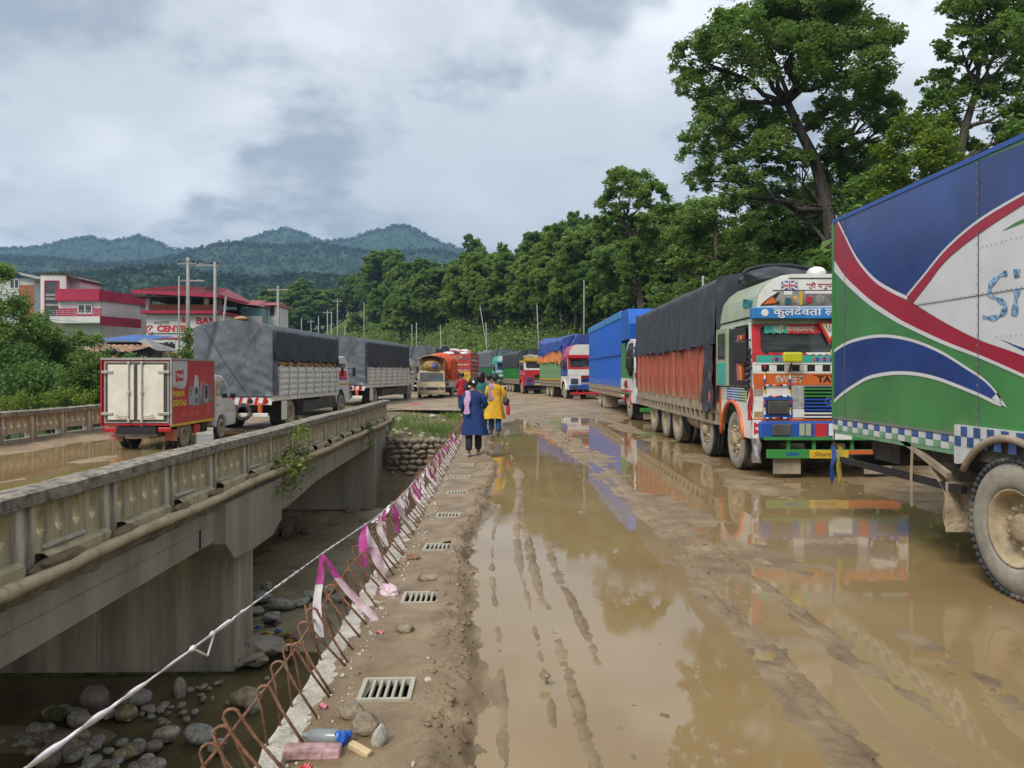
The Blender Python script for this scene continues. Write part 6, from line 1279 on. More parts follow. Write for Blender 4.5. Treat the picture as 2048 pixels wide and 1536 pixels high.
sk2 = MB(); WCY, WR = 5.47, 0.50; poly = [(YA, 1.22), (YA, 0.90), (WCY+0.62, 0.90)]+[(WCY+0.64*math.cos(R(a)), 0.58+0.60*math.sin(R(a))) for a in range(35, 150, 8)]+[(WCY-0.7, 0.9), (2.0, 0.9), (2.0, 1.22)]
sk2.prism(poly, 'x', -0.03, 0.02); s2 = sk2.build('arch_skirt', M_ckw, si)
for r_ in range(2):
    zz = 1.05+r_*0.082
    for k in range(26):
        y = YA-0.01-(k+1)*0.082
        if (k+r_) % 2 == 0 and y > 2.2: MB().bx(-0.034, -0.0303, y, y+0.081, zz, zz+0.08).build('check_square', M_ckb, s2)
ar = [(-0.035, WCY+0.625*math.cos(R(a)), 0.56+0.60*math.sin(R(a))) for a in range(30, 156, 6)]; MB().tube(ar, 0.03, 6).build('arch_lip', M_flap, si, smooth=True)
MB().bx(0.02, 2.4, YN, YA, 0.95, 1.2).build('underfloor', M_chas, si)
wheel(si, -0.02, WCY, WR, 0.30, True, 'dish', True); wheel(si, 2.44, WCY, WR, 0.30, True, 'dish')
for o in si.children:
    if o.name.startswith('wheel') and o.location.x < 1: pass
MB().tube([(0.3, WCY, 0.5), (2.1, WCY, 0.5)], 0.08, 8).build('axle', M_chas, si)
# wheel sits on the flank's near side: turn its face outward
w_ = [o for o in si.children if o.name.startswith('wheel') and o.location.x < 0.6]
# caked mud flap and guard behind the wheel, tail bar, lashings and pennants
g = MB(); g.grid(12, 14, lambda u, v: (0.0+0.62*u, 6.30+0.10*v+0.42*max(0, v-0.62)+0.03*math.sin(u*7+v*9), 0.32+0.53*v-0.05*float(fbm(u*3, v*3, 4)))); g.build('mud_guard', M_clod if False else mat('caked_mud', (0.31, 0.24, 0.15), 0.95, 0.3, 5, bump=0.9, bscale=25, col2=(0.40, 0.32, 0.21)), si, smooth=True)
MB().bx(0.0, 0.64, 6.28, 6.31, 0.30, 0.72).build('mud_flap', mat('caked_mud', (0.3, 0.24, 0.15)), si); MB().obx((0.02, 6.72, 0.92), (0.04, 0.9, 0.05), (0.32, 0, 0)).build('guard_stay', M_flap, si)
MB().bx(0.10, 2.3, 8.20, 8.30, 0.62, 0.74).build('tail_bar', M_blk, si, bevel=0.01); MB().bx(0.35, 0.43, 4, 8.25, 0.78, 0.95).bx(1.95, 2.03, 4, 8.25, 0.78, 0.95).build('chassis_rail', M_chas, si); MB().bx(0.36, 0.42, 8.2, 8.26, 0.70, 0.95).bx(1.96, 2.02, 8.2, 8.26, 0.70, 0.95).build('bar_hanger', M_chas, si)
MB().obx((0.03, 7.2, 0.68), (0.05, 2.2, 0.06), (0.0, 0, 0)).build('side_guard', M_blk, si); MB().tube([(0.0, 6.82, 0.98), (-0.01, 6.82, 0.7), (0.0, 6.83, 0.42)], 0.012, 5).build('hanging_strap', M_flap, si)
MB().bx(0.25, 0.65, 7.5, 8.0, 0.72, 0.98).build('tail_box', M_chas, si)
MB().bx(0.0, 2.45, SY1+0.002, SY1+0.016, 0.98, zb_).build('tail_sill', M_sage, si)
for k, (m, dx) in enumerate(((M_tarpb, -0.03), (M_yel, 0.045))):
    MB().grid(4, 12, lambda u, v, k=k, dx=dx: (-0.02+dx+0.05*u+0.012*math.sin(v*7+k), 8.40-0.02*u*math.sin(v*5), 0.83-0.45*v*(1-0.25*u)-0.02*u)).build('pennant', [M_tarpb, mat('yellow_cloth', (0.45, 0.38, 0.06), 0.8, 0.3), M_red][k], si, smooth=True)
MB().tube([(0.0, 8.42, 1.0), (-0.01, 8.41, 0.84), (-0.005, 8.41, 0.70)], 0.008, 5).build('pennant_cord', M_rope, si)
MB().bx(0.12, 0.20, SY1+0.016, SY1+0.03, 0.99, 1.10).build('tail_lamp', M_redlens, si)
# ================================================================ white lorries leaving over the old bridge (tail towards us)
M_cloth = mat('sacking', (0.40, 0.25, 0.10), 0.9, 0.3, 5, bump=0.3, bscale=20)
def white_lorry(name, label, loc, rz, L=9.0, box=7.0, hw=1.24, zt=3.4, seed=1, sacks=False):
    t = thing(name, label, 'truck', loc, rz); W = hw
    MB().bx(-0.45, -0.36, 0.1, L-0.6, 0.72, 0.96).bx(0.36, 0.45, 0.1, L-0.6, 0.72, 0.96).build('chassis', M_chas, t)
    for (ay_, du) in ((1.9, True), (L-1.35, False)):
        MB().tube([(-W+0.35, ay_, 0.5), (W-0.35, ay_, 0.5)], 0.07, 8).build('axle', M_chas, t)
        for s in (-1, 1): wheel(t, s*(W-0.08), ay_, 0.5, 0.27, du, 'dish' if du else 'hub')
    MB().bx(-W, W, 0, box, 1.0, 1.14).build('load_floor', M_whitem, t)
    z0, z1 = 1.15, 2.12; n = 9; pl_ = box/n
    post = MB().bx(W-0.02, W+0.05, -0.05, 0.05, 1.0, z1+0.04).mesh('side_post', M_whitem); slat = MB().prism([(W-0.01, 0.0), (W+0.035, 0.012), (W+0.035, 0.075), (W-0.01, 0.15)], 'y', 0.05, pl_-0.05).mesh('side_slat', M_whitem)
    back = MB().bx(W-0.04, W-0.012, 0, box, z0, z1); back.build('side_sheet', M_whitem, t); MB().bx(-W, -W+0.03, 0, box, z0, z1).build('side_sheet', M_whitem, t)
    for k in range(n+1): obj('side_post', post, t, (0, min(max(k*pl_, 0.05), box-0.05), 0))
    for k in range(n):
        for q in range(5): obj('side_slat', slat, t, (0, k*pl_, z0+0.02+q*0.19))
    MB().bx(-W, W, box-0.05, box, z0, z1).build('head_board', M_whitem, t)
    if sacks:
        for k in range(10): me = clod(2, 0.2, pl_*0.5, 0.13, 700+k, 0.3); me.materials.append(M_cloth); obj('sack', me, t, (W-0.16, (k+0.5)*box/10, z1+0.09))
    drape(t, 'tarpaulin', W+0.02, 0.0, box, z1+(0.22 if sacks else -0.02), zt, M_tarp, seed, 0.22, 0.8, (False, True), 2.0, 0.22)
    drape(t, 'rear_tarpaulin', W+0.035, -0.06, 0.30, 1.25, zt+0.01, M_tarpg, seed+1, 0.22, 0.9, (True, False), 1.16, 0.22, ny=6)
    for k in range(8): MB().tube([(W+0.07, 0.3+k*box/8, z1+0.15), (W+0.075, 0.5+k*box/8, z1-0.25), (W+0.06, 0.4+k*box/8, 1.1)], 0.008, 4).build('tie_rope', M_rope, t)
    for (xa_, xb_) in ((-0.9, 0.5), (0.9, -0.4)): MB().tube([(xa_, -0.17, zt-0.1), ((xa_+xb_)/2, -0.20, 2.2), (xb_, -0.12, 1.2)], 0.009, 4).build('tie_rope', M_rope, t)
    # tail: striped board with lamps, bumper, spare tyre, number plate
    tb = MB().bx(-W, W, -0.03, 0.02, 0.88, 1.13).build('tail_board', M_white, t, bevel=0.01)
    for k in range(9): MB().prism([(-W+0.08+k*0.26, 0.885), (-W+0.18+k*0.26, 0.885), (-W+0.25+k*0.26, 1.125), (-W+0.15+k*0.26, 1.125)], 'y', -0.036, -0.0305).build('red_stripe', M_red, tb)
    for s in (-1, 1):
        for q in (0.55, 1.05): MB().lathe([(-0.06, 0.0), (-0.06, 0.07), (-0.037, 0.085)], 16, 'y', (s*q, 0, 1.0)).build('tail_lamp', M_blk if q < 1 else M_redlens, tb)
    MB().bx(-W+0.1, W-0.1, -0.10, -0.02, 0.50, 0.62).build('bumper', M_whitem, t, bevel=0.01); MB().bx(-0.9, -0.8, -0.05, 0.1, 0.5, 0.95).bx(0.8, 0.9, -0.05, 0.1, 0.5, 0.95).build('bumper_bracket', M_orange, t)
    MB().bx(-0.35, 0.25, -0.125, -0.105, 0.50, 0.62).build('number_plate', M_yel, t)
    b = MB(); b.lathe([(-0.03, 0.17), (-0.05, 0.24), (-0.02, 0.29), (0.04, 0.27), (0.05, 0.18)], 28, 'y', (0.35, -0.13, 0.66), cap=False); b.build('spare_tyre', M_tyre, t, smooth=True)
    for s in (-1, 1):
        MB().bx(min(s*0.72, s*1.2), max(s*0.72, s*1.2), 1.15, 1.18, 0.25, 0.98).build('mud_flap', M_blk, t)
        MB().bx(min(s*(W-0.03), s*W), max(s*(W-0.03), s*W), 0.9, 1.35, 0.35, 0.98).build('wheel_shield', M_whitem, t)
    MB().bx(-W, W, 3.0, 3.05, 0.5, 1.0).bx(W-0.12, W-0.04, 3.0, L-2.3, 0.52, 0.90).build('underrun_guard', M_chas, t)
    # cab
    y0 = box+0.15
    MB().prism([(y0, 0.62), (y0, 2.55), (L-0.75, 2.62), (L-0.35, 2.45), (L-0.02, 1.55), (L, 0.62)]+[(L-1.35-0.6*math.cos(R(a)), 0.5+0.6*math.sin(R(a))) for a in (168, 140, 110, 90, 70, 40, 12)][:0], 'x', -1.12, 1.12).build('cab', M_white, t, bevel=0.05)
    for s in (-1, 1):
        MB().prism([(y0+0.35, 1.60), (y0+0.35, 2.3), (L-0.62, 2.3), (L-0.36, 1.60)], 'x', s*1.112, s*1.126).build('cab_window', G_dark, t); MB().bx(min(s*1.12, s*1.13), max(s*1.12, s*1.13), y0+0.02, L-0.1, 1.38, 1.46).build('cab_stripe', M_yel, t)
        MB().lathe([(s*1.121, 0.0), (s*1.128, 0.60), (s*1.121, 0.60)], 28, 'x', (0, L-1.35, 0.62)).build('wheel_well', M_dark, t)
        MB().tube([(s*1.12, L-0.3, 2.1), (s*1.38, L-0.2, 2.1)], 0.015, 5).build('mirror_arm', M_blk, t); MB().bx(min(s*1.32, s*1.46), max(s*1.32, s*1.46), L-0.25, L-0.19, 1.75, 2.15).build('mirror', M_blk, t, bevel=0.02)
    return t
def between(px0, d0, px1, d1, z): a = at(px0, 745, d0); b = at(px1, 745, d1); return a, math.atan2(-(b.x-a.x), b.y-a.y)
a, rz = between(545, 24.0, 690, 32.2, 0); c_ = Vector((-1.26*math.cos(rz), -1.26*math.sin(rz), 0))
t1 = white_lorry('tarpaulin_lorry', 'white lorry with sagging dark tarpaulin, next ahead of the red van', (a.x+c_.x, a.y+c_.y, DK-0.02), rz, 9.4, 7.2, 1.24, 3.42, 31, True)
me = clod(2, 0.22, 0.2, 0.09, 90, 0.4); me.materials.append(M_cloth); obj('roof_sack', me, t1, (0.1, 0.3, 3.66))
a, rz = between(730, 37.0, 832, 47, 0); c_ = Vector((-1.26*math.cos(rz), -1.26*math.sin(rz), 0))
t2 = white_lorry('tarpaulin_lorry', 'second white tarpaulin lorry, leaving the end of the old bridge', (a.x+c_.x, a.y+c_.y, -0.12), rz, 10.2, 8.4, 1.24, 3.42, 33, False)

# ================================================================ small red van body on the bridge
vn_ = thing('delivery_van', 'small red box delivery van with cream rear doors on the old bridge', 'van', (-8.88, 18.55, DK-0.03), R(-0.5))
M_vred = paint('van_red', (0.45, 0.012, 0.025), 0.12, rough=0.35, coat=0.3); M_cream = paint('cream_paint', (0.72, 0.69, 0.58), 0.10); M_alu = mat('aluminium_trim', (0.42, 0.40, 0.37), 0.45, 0.15, 8, metal=0.4, dirt=0.3, dirtcol=(0.3, 0.24, 0.17)); M_drk = mat('door_seal', (0.075, 0.068, 0.065), 0.7, 0.2)
HW, BL, BZ, TZ = 0.85, 2.75, 0.62, 2.26
MB().bx(-HW, HW, 0.03, BL, BZ, TZ).build('box_body', M_vred, vn_, bevel=0.01)
MB().bx(-HW-0.02, HW+0.02, -0.02, BL+0.02, TZ-0.02, TZ+0.03).build('roof_trim', M_alu, vn_); 
for s in (-1, 1): MB().bx(min(s*(HW-0.02), s*(HW+0.018)), max(s*(HW-0.02), s*(HW+0.018)), -0.015, 0.05, BZ, TZ-0.02).build('corner_trim', M_vred if s < 0 else M_alu, vn_)
# rear frame and doors
plate(vn_, 'rear_frame', -HW+0.06, HW-0.06, BZ+0.07, TZ-0.06, M_alu, 0.03, 0.02); plate(vn_, 'door_seal', -HW+0.10, HW-0.10, BZ+0.11, TZ-0.09, M_drk, 0.012, 0.012)
for s in (-1, 1):
    d = MB().bx(min(s*0.045, s*(HW-0.17)), max(s*0.045, s*(HW-0.17)), -0.03, 0.005, BZ+0.15, TZ-0.14).build('rear_door', M_cream, vn_, bevel=0.008)
    MB().tube([(s*0.16, -0.055, BZ+0.10), (s*0.16, -0.055, TZ-0.06)], 0.014, 8).build('lock_rod', M_alu, d)
    for zz in (BZ+0.13, TZ-0.10, (BZ+TZ)/2): MB().bx(s*0.16-0.03, s*0.16+0.03, -0.075, -0.03, zz-0.04, zz+0.04).build('rod_guide', M_alu, d, bevel=0.008)
    for zz in (BZ+0.30, TZ-0.32): MB().bx(min(s*(HW-0.30), s*(HW-0.02)), max(s*(HW-0.30), s*(HW-0.02)), -0.05, -0.03, zz-0.035, zz+0.035).build('hinge', M_alu, d, bevel=0.008)
    hd = [(s*0.16, -0.08, BZ+0.24), (s*0.36, -0.08, BZ+0.24), (s*0.44, -0.08, BZ+0.28), (s*0.44, -0.08, BZ+0.20), (s*0.36, -0.08, BZ+0.24)]; MB().tube(hd, 0.012, 6).build('door_handle', M_alu, d)
    lp_ = MB().bx(min(s*0.5, s*(HW-0.02)), max(s*0.5, s*(HW-0.02)), 0.04, 0.10, 0.46, 0.58).build('lamp_cluster', M_redlens, vn_, bevel=0.02)
    MB().bx(min(s*0.52, s*(HW-0.02)), max(s*0.52, s*(HW-0.02)), 0.38, 0.40, 0.22, 0.50).build('mud_flap', mat('red_mud_flap', (0.50, 0.20, 0.13), 0.8, 0.3, 9, dirt=0.4), vn_)
MB().bx(-0.48, 0.48, 0.0, 0.10, 0.42, 0.60).build('rear_underframe', M_blk, vn_); MB().bx(-0.55, 0.55, -0.06, -0.01, 0.36, 0.41).build('rear_step', M_chas, vn_, bevel=0.01); MB().bx(-0.3, 0.3, 0.05, 0.9, 0.30, 0.44).build('rear_crossmember', M_flap, vn_)
# side picture: facing the other bridge
def vside(name, pts, m, lvl): 
    x = HW+0.0015*lvl; o = MB().add([(x, y, z) for (y, z) in pts], [tuple(range(len(pts)))]).build(name, m, vn_); return o
M_grey = paint('poster_grey', (0.50, 0.53, 0.54), 0.08)
vside('poster_corner', [(0.06, TZ-0.04), (0.06, TZ-0.70), (0.2, TZ-0.69), (0.45, TZ-0.74), (0.75, TZ-0.74), (0.85, TZ-0.66), (0.92, TZ-0.5), (0.95, TZ-0.04)], M_grey, 2)
vside('poster_badge', smooth([(0.25, TZ-0.30), (0.45, TZ-0.27), (0.60, TZ-0.28), (0.70, TZ-0.25), (0.70, TZ-0.52), (0.55, TZ-0.56), (0.40, TZ-0.54), (0.26, TZ-0.57), (0.25, TZ-0.30)], 4)[:-1], M_vred, 3)
RT = (math.pi/2, 0, math.pi/2)
lettering('Premia', 0.17, M_white, vn_, (HW+0.008, 0.30, TZ-0.46), RT, width=0.38, bold=0.004)
M_pyel = paint('poster_yellow', (0.75, 0.52, 0.03), 0.05); lettering('PREMIUM', 0.20, M_pyel, vn_, (HW+0.008, 0.08, 1.33), RT, width=0.66, bold=0.008); lettering('ESSENTIALS', 0.20, M_pyel, vn_, (HW+0.008, 0.08, 1.10), RT, width=0.78, bold=0.008); lettering('EXPERIENCE THE', 0.06, M_grey, vn_, (HW+0.008, 0.08, 1.55), RT, width=0.5)
M_jar1 = paint('print_steel', (0.30, 0.34, 0.37), 0.1); M_jar2 = paint('print_slate', (0.13, 0.17, 0.20), 0.1)
# kitchenware printed on the flank
for k, (y0_, w0, z0_, h_, m) in enumerate(((1.02, 0.26, 1.08, 0.50, M_jar1), (1.10, 0.10, 1.30, 0.36, M_jar2), (1.26, 0.46, 1.06, 0.62, M_jar1), (1.36, 0.28, 1.50, 0.36, M_grey), (1.42, 0.16, 1.36, 0.18, M_blk), (1.40, 0.20, 1.12, 0.14, M_jar2), (1.68, 0.30, 1.08, 0.44, M_jar2), (1.74, 0.14, 1.2, 0.5, M_jar1), (1.98, 0.34, 1.10, 0.52, M_jar1), (2.06, 0.18, 1.22, 0.36, M_blk), (2.30, 0.30, 1.12, 0.50, M_jar2), (2.36, 0.14, 1.26, 0.24, M_red), (1.86, 0.10, 1.14, 0.18, M_red))):
    vside('printed_jar', [(y0_+0.02, z0_), (y0_+w0-0.02, z0_), (y0_+w0, z0_+h_*0.5), (y0_+w0*0.85, z0_+h_), (y0_+w0*0.15, z0_+h_), (y0_, z0_+h_*0.5)], m, 2+k*0.4)
for (ys, zs, h_) in ((1.78, 1.55, 0.42), (0.5, 0.82, 0.2), (1.0, 0.80, 0.24), (2.1, 0.8, 0.35), (1.4, 0.8, 0.15)): vside('printed_crystal', [(ys, zs), (ys+0.42, zs), (ys+0.2, zs+h_)], paint('crystal_red', (0.62, 0.06, 0.05), 0.05), 1)
MB().bx(HW-0.02, HW+0.012, 0.02, BL, BZ-0.03, BZ+0.035).build('yellow_rail', M_yel, vn_)
MB().bx(-0.35, -0.28, 0.1, 4.2, 0.42, 0.54).bx(0.28, 0.35, 0.1, 4.2, 0.42, 0.54).build('chassis', M_chas, vn_)
for (ay_, ) in ((0.95,), (3.45,)):
    for s in (-1, 1): wheel(vn_, s*(0.80), ay_, 0.30, 0.17, ay_ < 1, 'dish')
for s in (-1, 1): MB().tube([(s*0.74, 0.95+0.40*math.cos(R(a)), 0.30+0.38*math.sin(R(a))) for a in range(0, 181, 20)], 0.055, 6).build('mudguard', M_flap, vn_, smooth=True)
MB().bx(0.45, 0.8, 1.5, 1.9, 0.32, 0.55).build('battery_box', M_red, vn_, bevel=0.02); MB().bx(0.45, 0.78, 2.05, 2.45, 0.30, 0.58).build('fuel_tank', M_blk, vn_, bevel=0.05)
cabp = [(BL+0.08, 0.42), (BL+0.08, 1.78), (BL+0.30, 1.86), (BL+0.75, 1.84), (BL+1.02, 1.70), (BL+1.50, 1.16), (BL+1.78, 1.06), (BL+1.86, 0.72), (BL+1.84, 0.36), (3.45+0.37, 0.34), (3.45+0.34, 0.50), (3.45+0.18, 0.66), (3.45, 0.70), (3.45-0.18, 0.66), (3.45-0.34, 0.50), (3.45-0.37, 0.34)]
MB().prism(cabp, 'x', -0.80, 0.80).build('cab', paint('van_white', (0.62, 0.63, 0.64), 0.15), vn_, bevel=0.06, seg=3)
for s in (-1, 1):
    MB().prism([(BL+0.22, 1.18), (BL+0.24, 1.70), (BL+0.86, 1.70), (BL+1.28, 1.16)], 'x', s*0.797, s*0.806).build('side_window', G_dark, vn_); MB().bx(min(s*0.80, s*0.808), max(s*0.80, s*0.808), BL+0.30, BL+0.36, 0.98, 1.02).build('door_handle', M_blk, vn_); MB().bx(min(s*0.80, s*0.806), max(s*0.80, s*0.806), BL+0.14, BL+0.15, 0.5, 1.7).build('door_gap', M_blk, vn_); MB().bx(min(s*0.80, s*0.807), max(s*0.80, s*0.807), BL+0.1, BL+1.7, 0.80, 0.812).build('body_crease', M_alu, vn_)
    MB().obx((s*0.93, BL+1.20, 1.24), (0.16, 0.09, 0.14)).build('mirror', M_blk, vn_, bevel=0.03)
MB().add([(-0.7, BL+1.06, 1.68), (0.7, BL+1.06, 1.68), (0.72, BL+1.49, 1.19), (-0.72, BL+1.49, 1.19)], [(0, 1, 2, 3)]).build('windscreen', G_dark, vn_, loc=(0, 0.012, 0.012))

# ================================================================ pickups and the red frame truck past the bridge end
def pickup(name, label, loc, rz, paintm, load, seed, roof=None):
    """cab-forward light truck, nose along -y"""
    t = thing(name, label, 'pickup', loc, rz); W = 0.85
    prof = [(0.0, 0.38), (-0.02, 0.85), (0.30, 1.05), (0.75, 1.12), (1.12, 1.78), (1.35, 1.88), (2.35, 1.86), (2.45, 1.1), (2.45, 0.42), (1.15, 0.40), (1.08, 0.62), (0.8, 0.74), (0.52, 0.62), (0.45, 0.40)]
    MB().prism(prof, 'x', -W, W).build('cab', paintm, t, bevel=0.05, seg=2)
    MB().add([(-W+0.08, 0.80, 1.16), (W-0.08, 0.80, 1.16), (W-0.12, 1.12, 1.73), (-W+0.12, 1.12, 1.73)], [(0, 1, 2, 3)]).build('windscreen', G_dark, t, loc=(0, -0.028, 0.012))
    for s in (-1, 1):
        MB().prism([(1.15, 1.18), (1.35, 1.74), (2.25, 1.74), (2.28, 1.18)], 'x', s*(W-0.004), s*(W+0.006)).build('side_window', G_dark, t); MB().bx(min(s*0.5, s*0.78), max(s*0.5, s*0.78), -0.035, 0.0, 0.68, 0.82).build('headlamp', M_lens, t, bevel=0.02)
        MB().obx((s*(W+0.1), 1.0, 1.3), (0.14, 0.08, 0.18)).build('mirror', M_blk, t, bevel=0.02)
        for ay_ in (0.8, 3.6): wheel(t, s*(W-0.01), ay_, 0.36, 0.2, False, 'hub')
    MB().bx(-W+0.05, W-0.05, -0.10, 0.02, 0.36, 0.58).build('bumper', paintm, t, bevel=0.03); MB().bx(-0.4, 0.4, -0.02, -0.015+0.02, 0.66, 0.82).build('grille', M_blk, t)
    MB().bx(-0.35, 0.35, 0.3, 4.6, 0.45, 0.60).build('chassis', M_chas, t); MB().bx(-W-0.03, W+0.03, 2.55, 4.75, 0.72, 0.80).bx(-W-0.03, -W+0.02, 2.55, 4.75, 0.80, 1.28).bx(W-0.02, W+0.03, 2.55, 4.75, 0.80, 1.28).bx(-W, W, 4.70, 4.75, 0.80, 1.28).bx(-W, W, 2.55, 2.6, 0.80, 1.28).build('load_bed', paintm, t, bevel=0.01)
    for s in (-1, 1): MB().bx(min(s*0.6, s*0.8), max(s*0.6, s*0.8), 4.75, 4.77, 0.86, 0.98).build('tail_lamp', M_redlens, t)
    load(t); return t
p = at(864, 745, 47)
def tanload(t):
    me = clod(3, 0.8, 1.6, 0.62, 91, 0.35); me.materials.append(M_cloth); obj('roof_load', me, t, (0, 2.6, 2.15)); me = clod(2, 0.25, 0.3, 0.22, 92, 0.3); me.materials.append(M_tarpb); obj('blue_bundle', me, t, (0.2, 1.2, 2.15))
    for s in (-1, 1): MB().tube([(s*0.8, 1.3, 1.85), (s*0.85, 1.2, 2.6), (s*0.85, 3.6, 2.65), (s*0.85, 3.7, 1.3)], 0.03, 5).build('load_frame', M_tan, t)
    MB().grid(12, 8, lambda u, v: (-0.95+1.9*u, 1.1+2.6*v, 2.62+0.22*math.sin(u*math.pi)+0.03*math.sin(v*9))).build('load_cover', mat('tan_canvas', (0.50, 0.41, 0.24), 0.9, 0.15, 4), t, smooth=True)
pickup('loaded_pickup', 'dusty tan pickup with roof load facing us beyond the white lorries', (p.x, p.y, -0.1), R(7), M_tan, tanload, 1)
p = at(903, 745, 54.5)
def redload(t):
    drape(t, 'tarpaulin', 0.92, 2.5, 4.9, 1.25, 2.75, M_tarpr, 44, 0.25, 1.2, (True, True), 1.2, 0.5, lumps=0.3)
pk = pickup('covered_pickup', 'white pickup with vermilion tarpaulin over its load, tail towards us', (p.x, p.y, -0.05), R(172), M_whitem, redload, 2)
# red open frame truck with its rear ladder, load and yellow board
p = at(911, 745, 60); rf = thing('frame_truck', 'tall red slatted truck loaded with bundles, seen from behind', 'truck', (p.x, p.y, -0.02), R(-4)); M_frame = paint('frame_red', (0.40, 0.045, 0.035), 0.2)
for s in (-1, 1):
    for ay_ in (1.6, 6.0): wheel(rf, s*1.15, ay_, 0.5, 0.28, ay_ < 3)
    for k in range(8): MB().bx(min(s*1.2, s*1.26), max(s*1.2, s*1.26), k*0.95, k*0.95+0.08, 1.0, 3.1).build('side_post', M_frame, rf)
    for zz in (1.0, 1.35, 1.7, 2.05, 2.4, 2.75, 3.05): MB().bx(min(s*1.215, s*1.24), max(s*1.215, s*1.24), 0, 6.8, zz, zz+0.22).build('side_board', M_frame, rf)
MB().bx(-0.45, 0.45, 0, 8.5, 0.7, 0.95).build('chassis', M_chas, rf); MB().bx(-1.26, 1.26, 0, 6.8, 0.92, 1.0).build('load_floor', M_frame, rf)
for zz in (1.0, 1.45, 1.9, 2.35, 2.8): MB().bx(-1.2, 1.2, -0.03, 0.02, zz, zz+0.36).build('tail_slat', M_frame, rf)
for xx in (-1.2, -0.6, 0, 0.6, 1.2): MB().bx(xx-0.04, xx+0.04, -0.06, -0.031, 0.95, 3.15).build('tail_post', M_frame, rf)
lettering('TRUCK', 0.3, mat('cream_paint_letter', (0.6, 0.5, 0.35), 0.6), rf, (-1.0, -0.07, 2.82), width=1.6); MB().bx(0.35, 1.2, -0.10, -0.065, 0.95, 1.75).build('yellow_board', M_yel, rf)
lettering('श्री', 0.3, M_blk, rf, (0.5, -0.105, 1.25), width=0.5)
for k in range(9):
    me = clod(2, random.uniform(0.4, 0.6), random.uniform(0.5, 0.8), random.uniform(0.22, 0.3), 800+k, 0.5); me.materials.append([M_white, M_vred, M_whitem][k % 3] if k < 6 else M_orange); obj('bundle', me, rf, (random.uniform(-0.8, 0.8), 0.8+k*0.65, 3.15+0.14*(k % 3)))
MB().bx(-1.1, 1.1, 7.0, 8.8, 0.7, 2.7).build('cab', M_white, rf, bevel=0.08); MB().bx(-1.2, 1.2, -0.08, 0.0, 0.5, 0.64).build('bumper', M_whitem, rf)
# dark covered load behind the tan pickup
p = at(856, 745, 62); fl_ = white_lorry('tarpaulin_lorry', 'farthest lorry with a black cover behind the tan pickup', (p.x-0.6, p.y, 0.0), R(-3), 8, 6.2, 1.2, 3.75, 55)
# ================================================================ houses beyond the river bank
M_plaster = mat('white_plaster', (0.62, 0.61, 0.60), 0.85, 0.12, 0.8, dirt=0.25, dirtcol=(0.42, 0.40, 0.37), dscale=0.5, streak=True); M_crim = mat('crimson_plaster', (0.40, 0.025, 0.075), 0.8, 0.12, 0.8, dirt=0.15, dirtcol=(0.30, 0.10, 0.12), dscale=0.5); M_peach = mat('peach_plaster', (0.55, 0.36, 0.27), 0.85, 0.12, 1); M_brick = mat('brick_red', (0.36, 0.13, 0.075), 0.9, 0.25, 6)
M_roofr = mat('red_sheet_roof', (0.34, 0.05, 0.055), 0.5, 0.2, 0.9, dirt=0.25, dirtcol=(0.45, 0.16, 0.16), dscale=0.4); M_roofb = mat('blue_sheet_roof', (0.03, 0.12, 0.36), 0.5, 0.15, 1.2); M_roofu = mat('rusty_sheet_roof', (0.30, 0.13, 0.07), 0.8, 0.35, 1.2, col2=(0.42, 0.26, 0.17)); M_roofg = mat('grey_sheet_roof', (0.30, 0.29, 0.28), 0.6, 0.2, 1.5); M_wood = mat('dark_timber', (0.06, 0.045, 0.035), 0.9, 0.3, 5)
M_signred = mat('sign_red', (0.55, 0.02, 0.03), 0.6, 0.1)
def house(name, label, px, py0, D, rz=0): 
    p = at(px, 745, D); g = float(tz(p.x, p.y))
    t = thing(name, label, 'house', (p.x, p.y, 0), rz); t['d'] = D; return t, (lambda q: (q-px)/FPX*D), (lambda q: CAM_Z+(HOR-q)/FPX*D)
def window(t, x0, x1, z0, z1, y, n=2, fm=None):
    f = MB(); fm = fm or M_plaster; f.bx(x0-0.08, x1+0.08, y-0.06, y, z0-0.08, z0).bx(x0-0.08, x1+0.08, y-0.06, y, z1, z1+0.08).bx(x0-0.08, x0, y-0.06, y, z0, z1).bx(x1, x1+0.08, y-0.06, y, z0, z1)
    for k in range(1, n): xm = x0+(x1-x0)*k/n; f.bx(xm-0.04, xm+0.04, y-0.05, y, z0, z1)
    o = f.build('window', fm, t); MB().bx(x0, x1, y-0.02, y-0.005, z0, z1).build('pane', G_dark, o); return o
# crimson and white house
D = 62; t, X_, Z_ = house('crimson_house', 'white house with crimson parapet bands and a square stair tower', 165, 0, D, 0)
MB().bx(X_(82), X_(133), 0, 4, -1, Z_(549)).build('stair_tower', M_plaster, t); MB().bx(X_(80), X_(136), -0.1, 4.1, Z_(549), Z_(546)).build('tower_roof', M_wood, t)
w_ = window(t, X_(92), X_(117), Z_(650), Z_(563), 0, 1, M_crim)
for zz in (592, 600, 612): MB().bx(X_(92), X_(117), -0.035, -0.02, Z_(zz), Z_(zz)+0.18).build('window_bar', M_roofg, w_)
MB().bx(X_(133), X_(150), 0.8, 4, -1, Z_(553)).build('rear_wall', M_plaster, t); MB().obx((X_(142), 2, Z_(552)), (1.2, 4.6, 0.12), (0, 0.5, 0)).build('lean_roof', M_wood, t)
MB().bx(X_(118), X_(204), -0.5, 5, Z_(602), Z_(579)).build('parapet', M_crim, t)
MB().bx(X_(119), X_(203), -0.1, 5, -1, Z_(602)).build('wall', M_plaster, t)
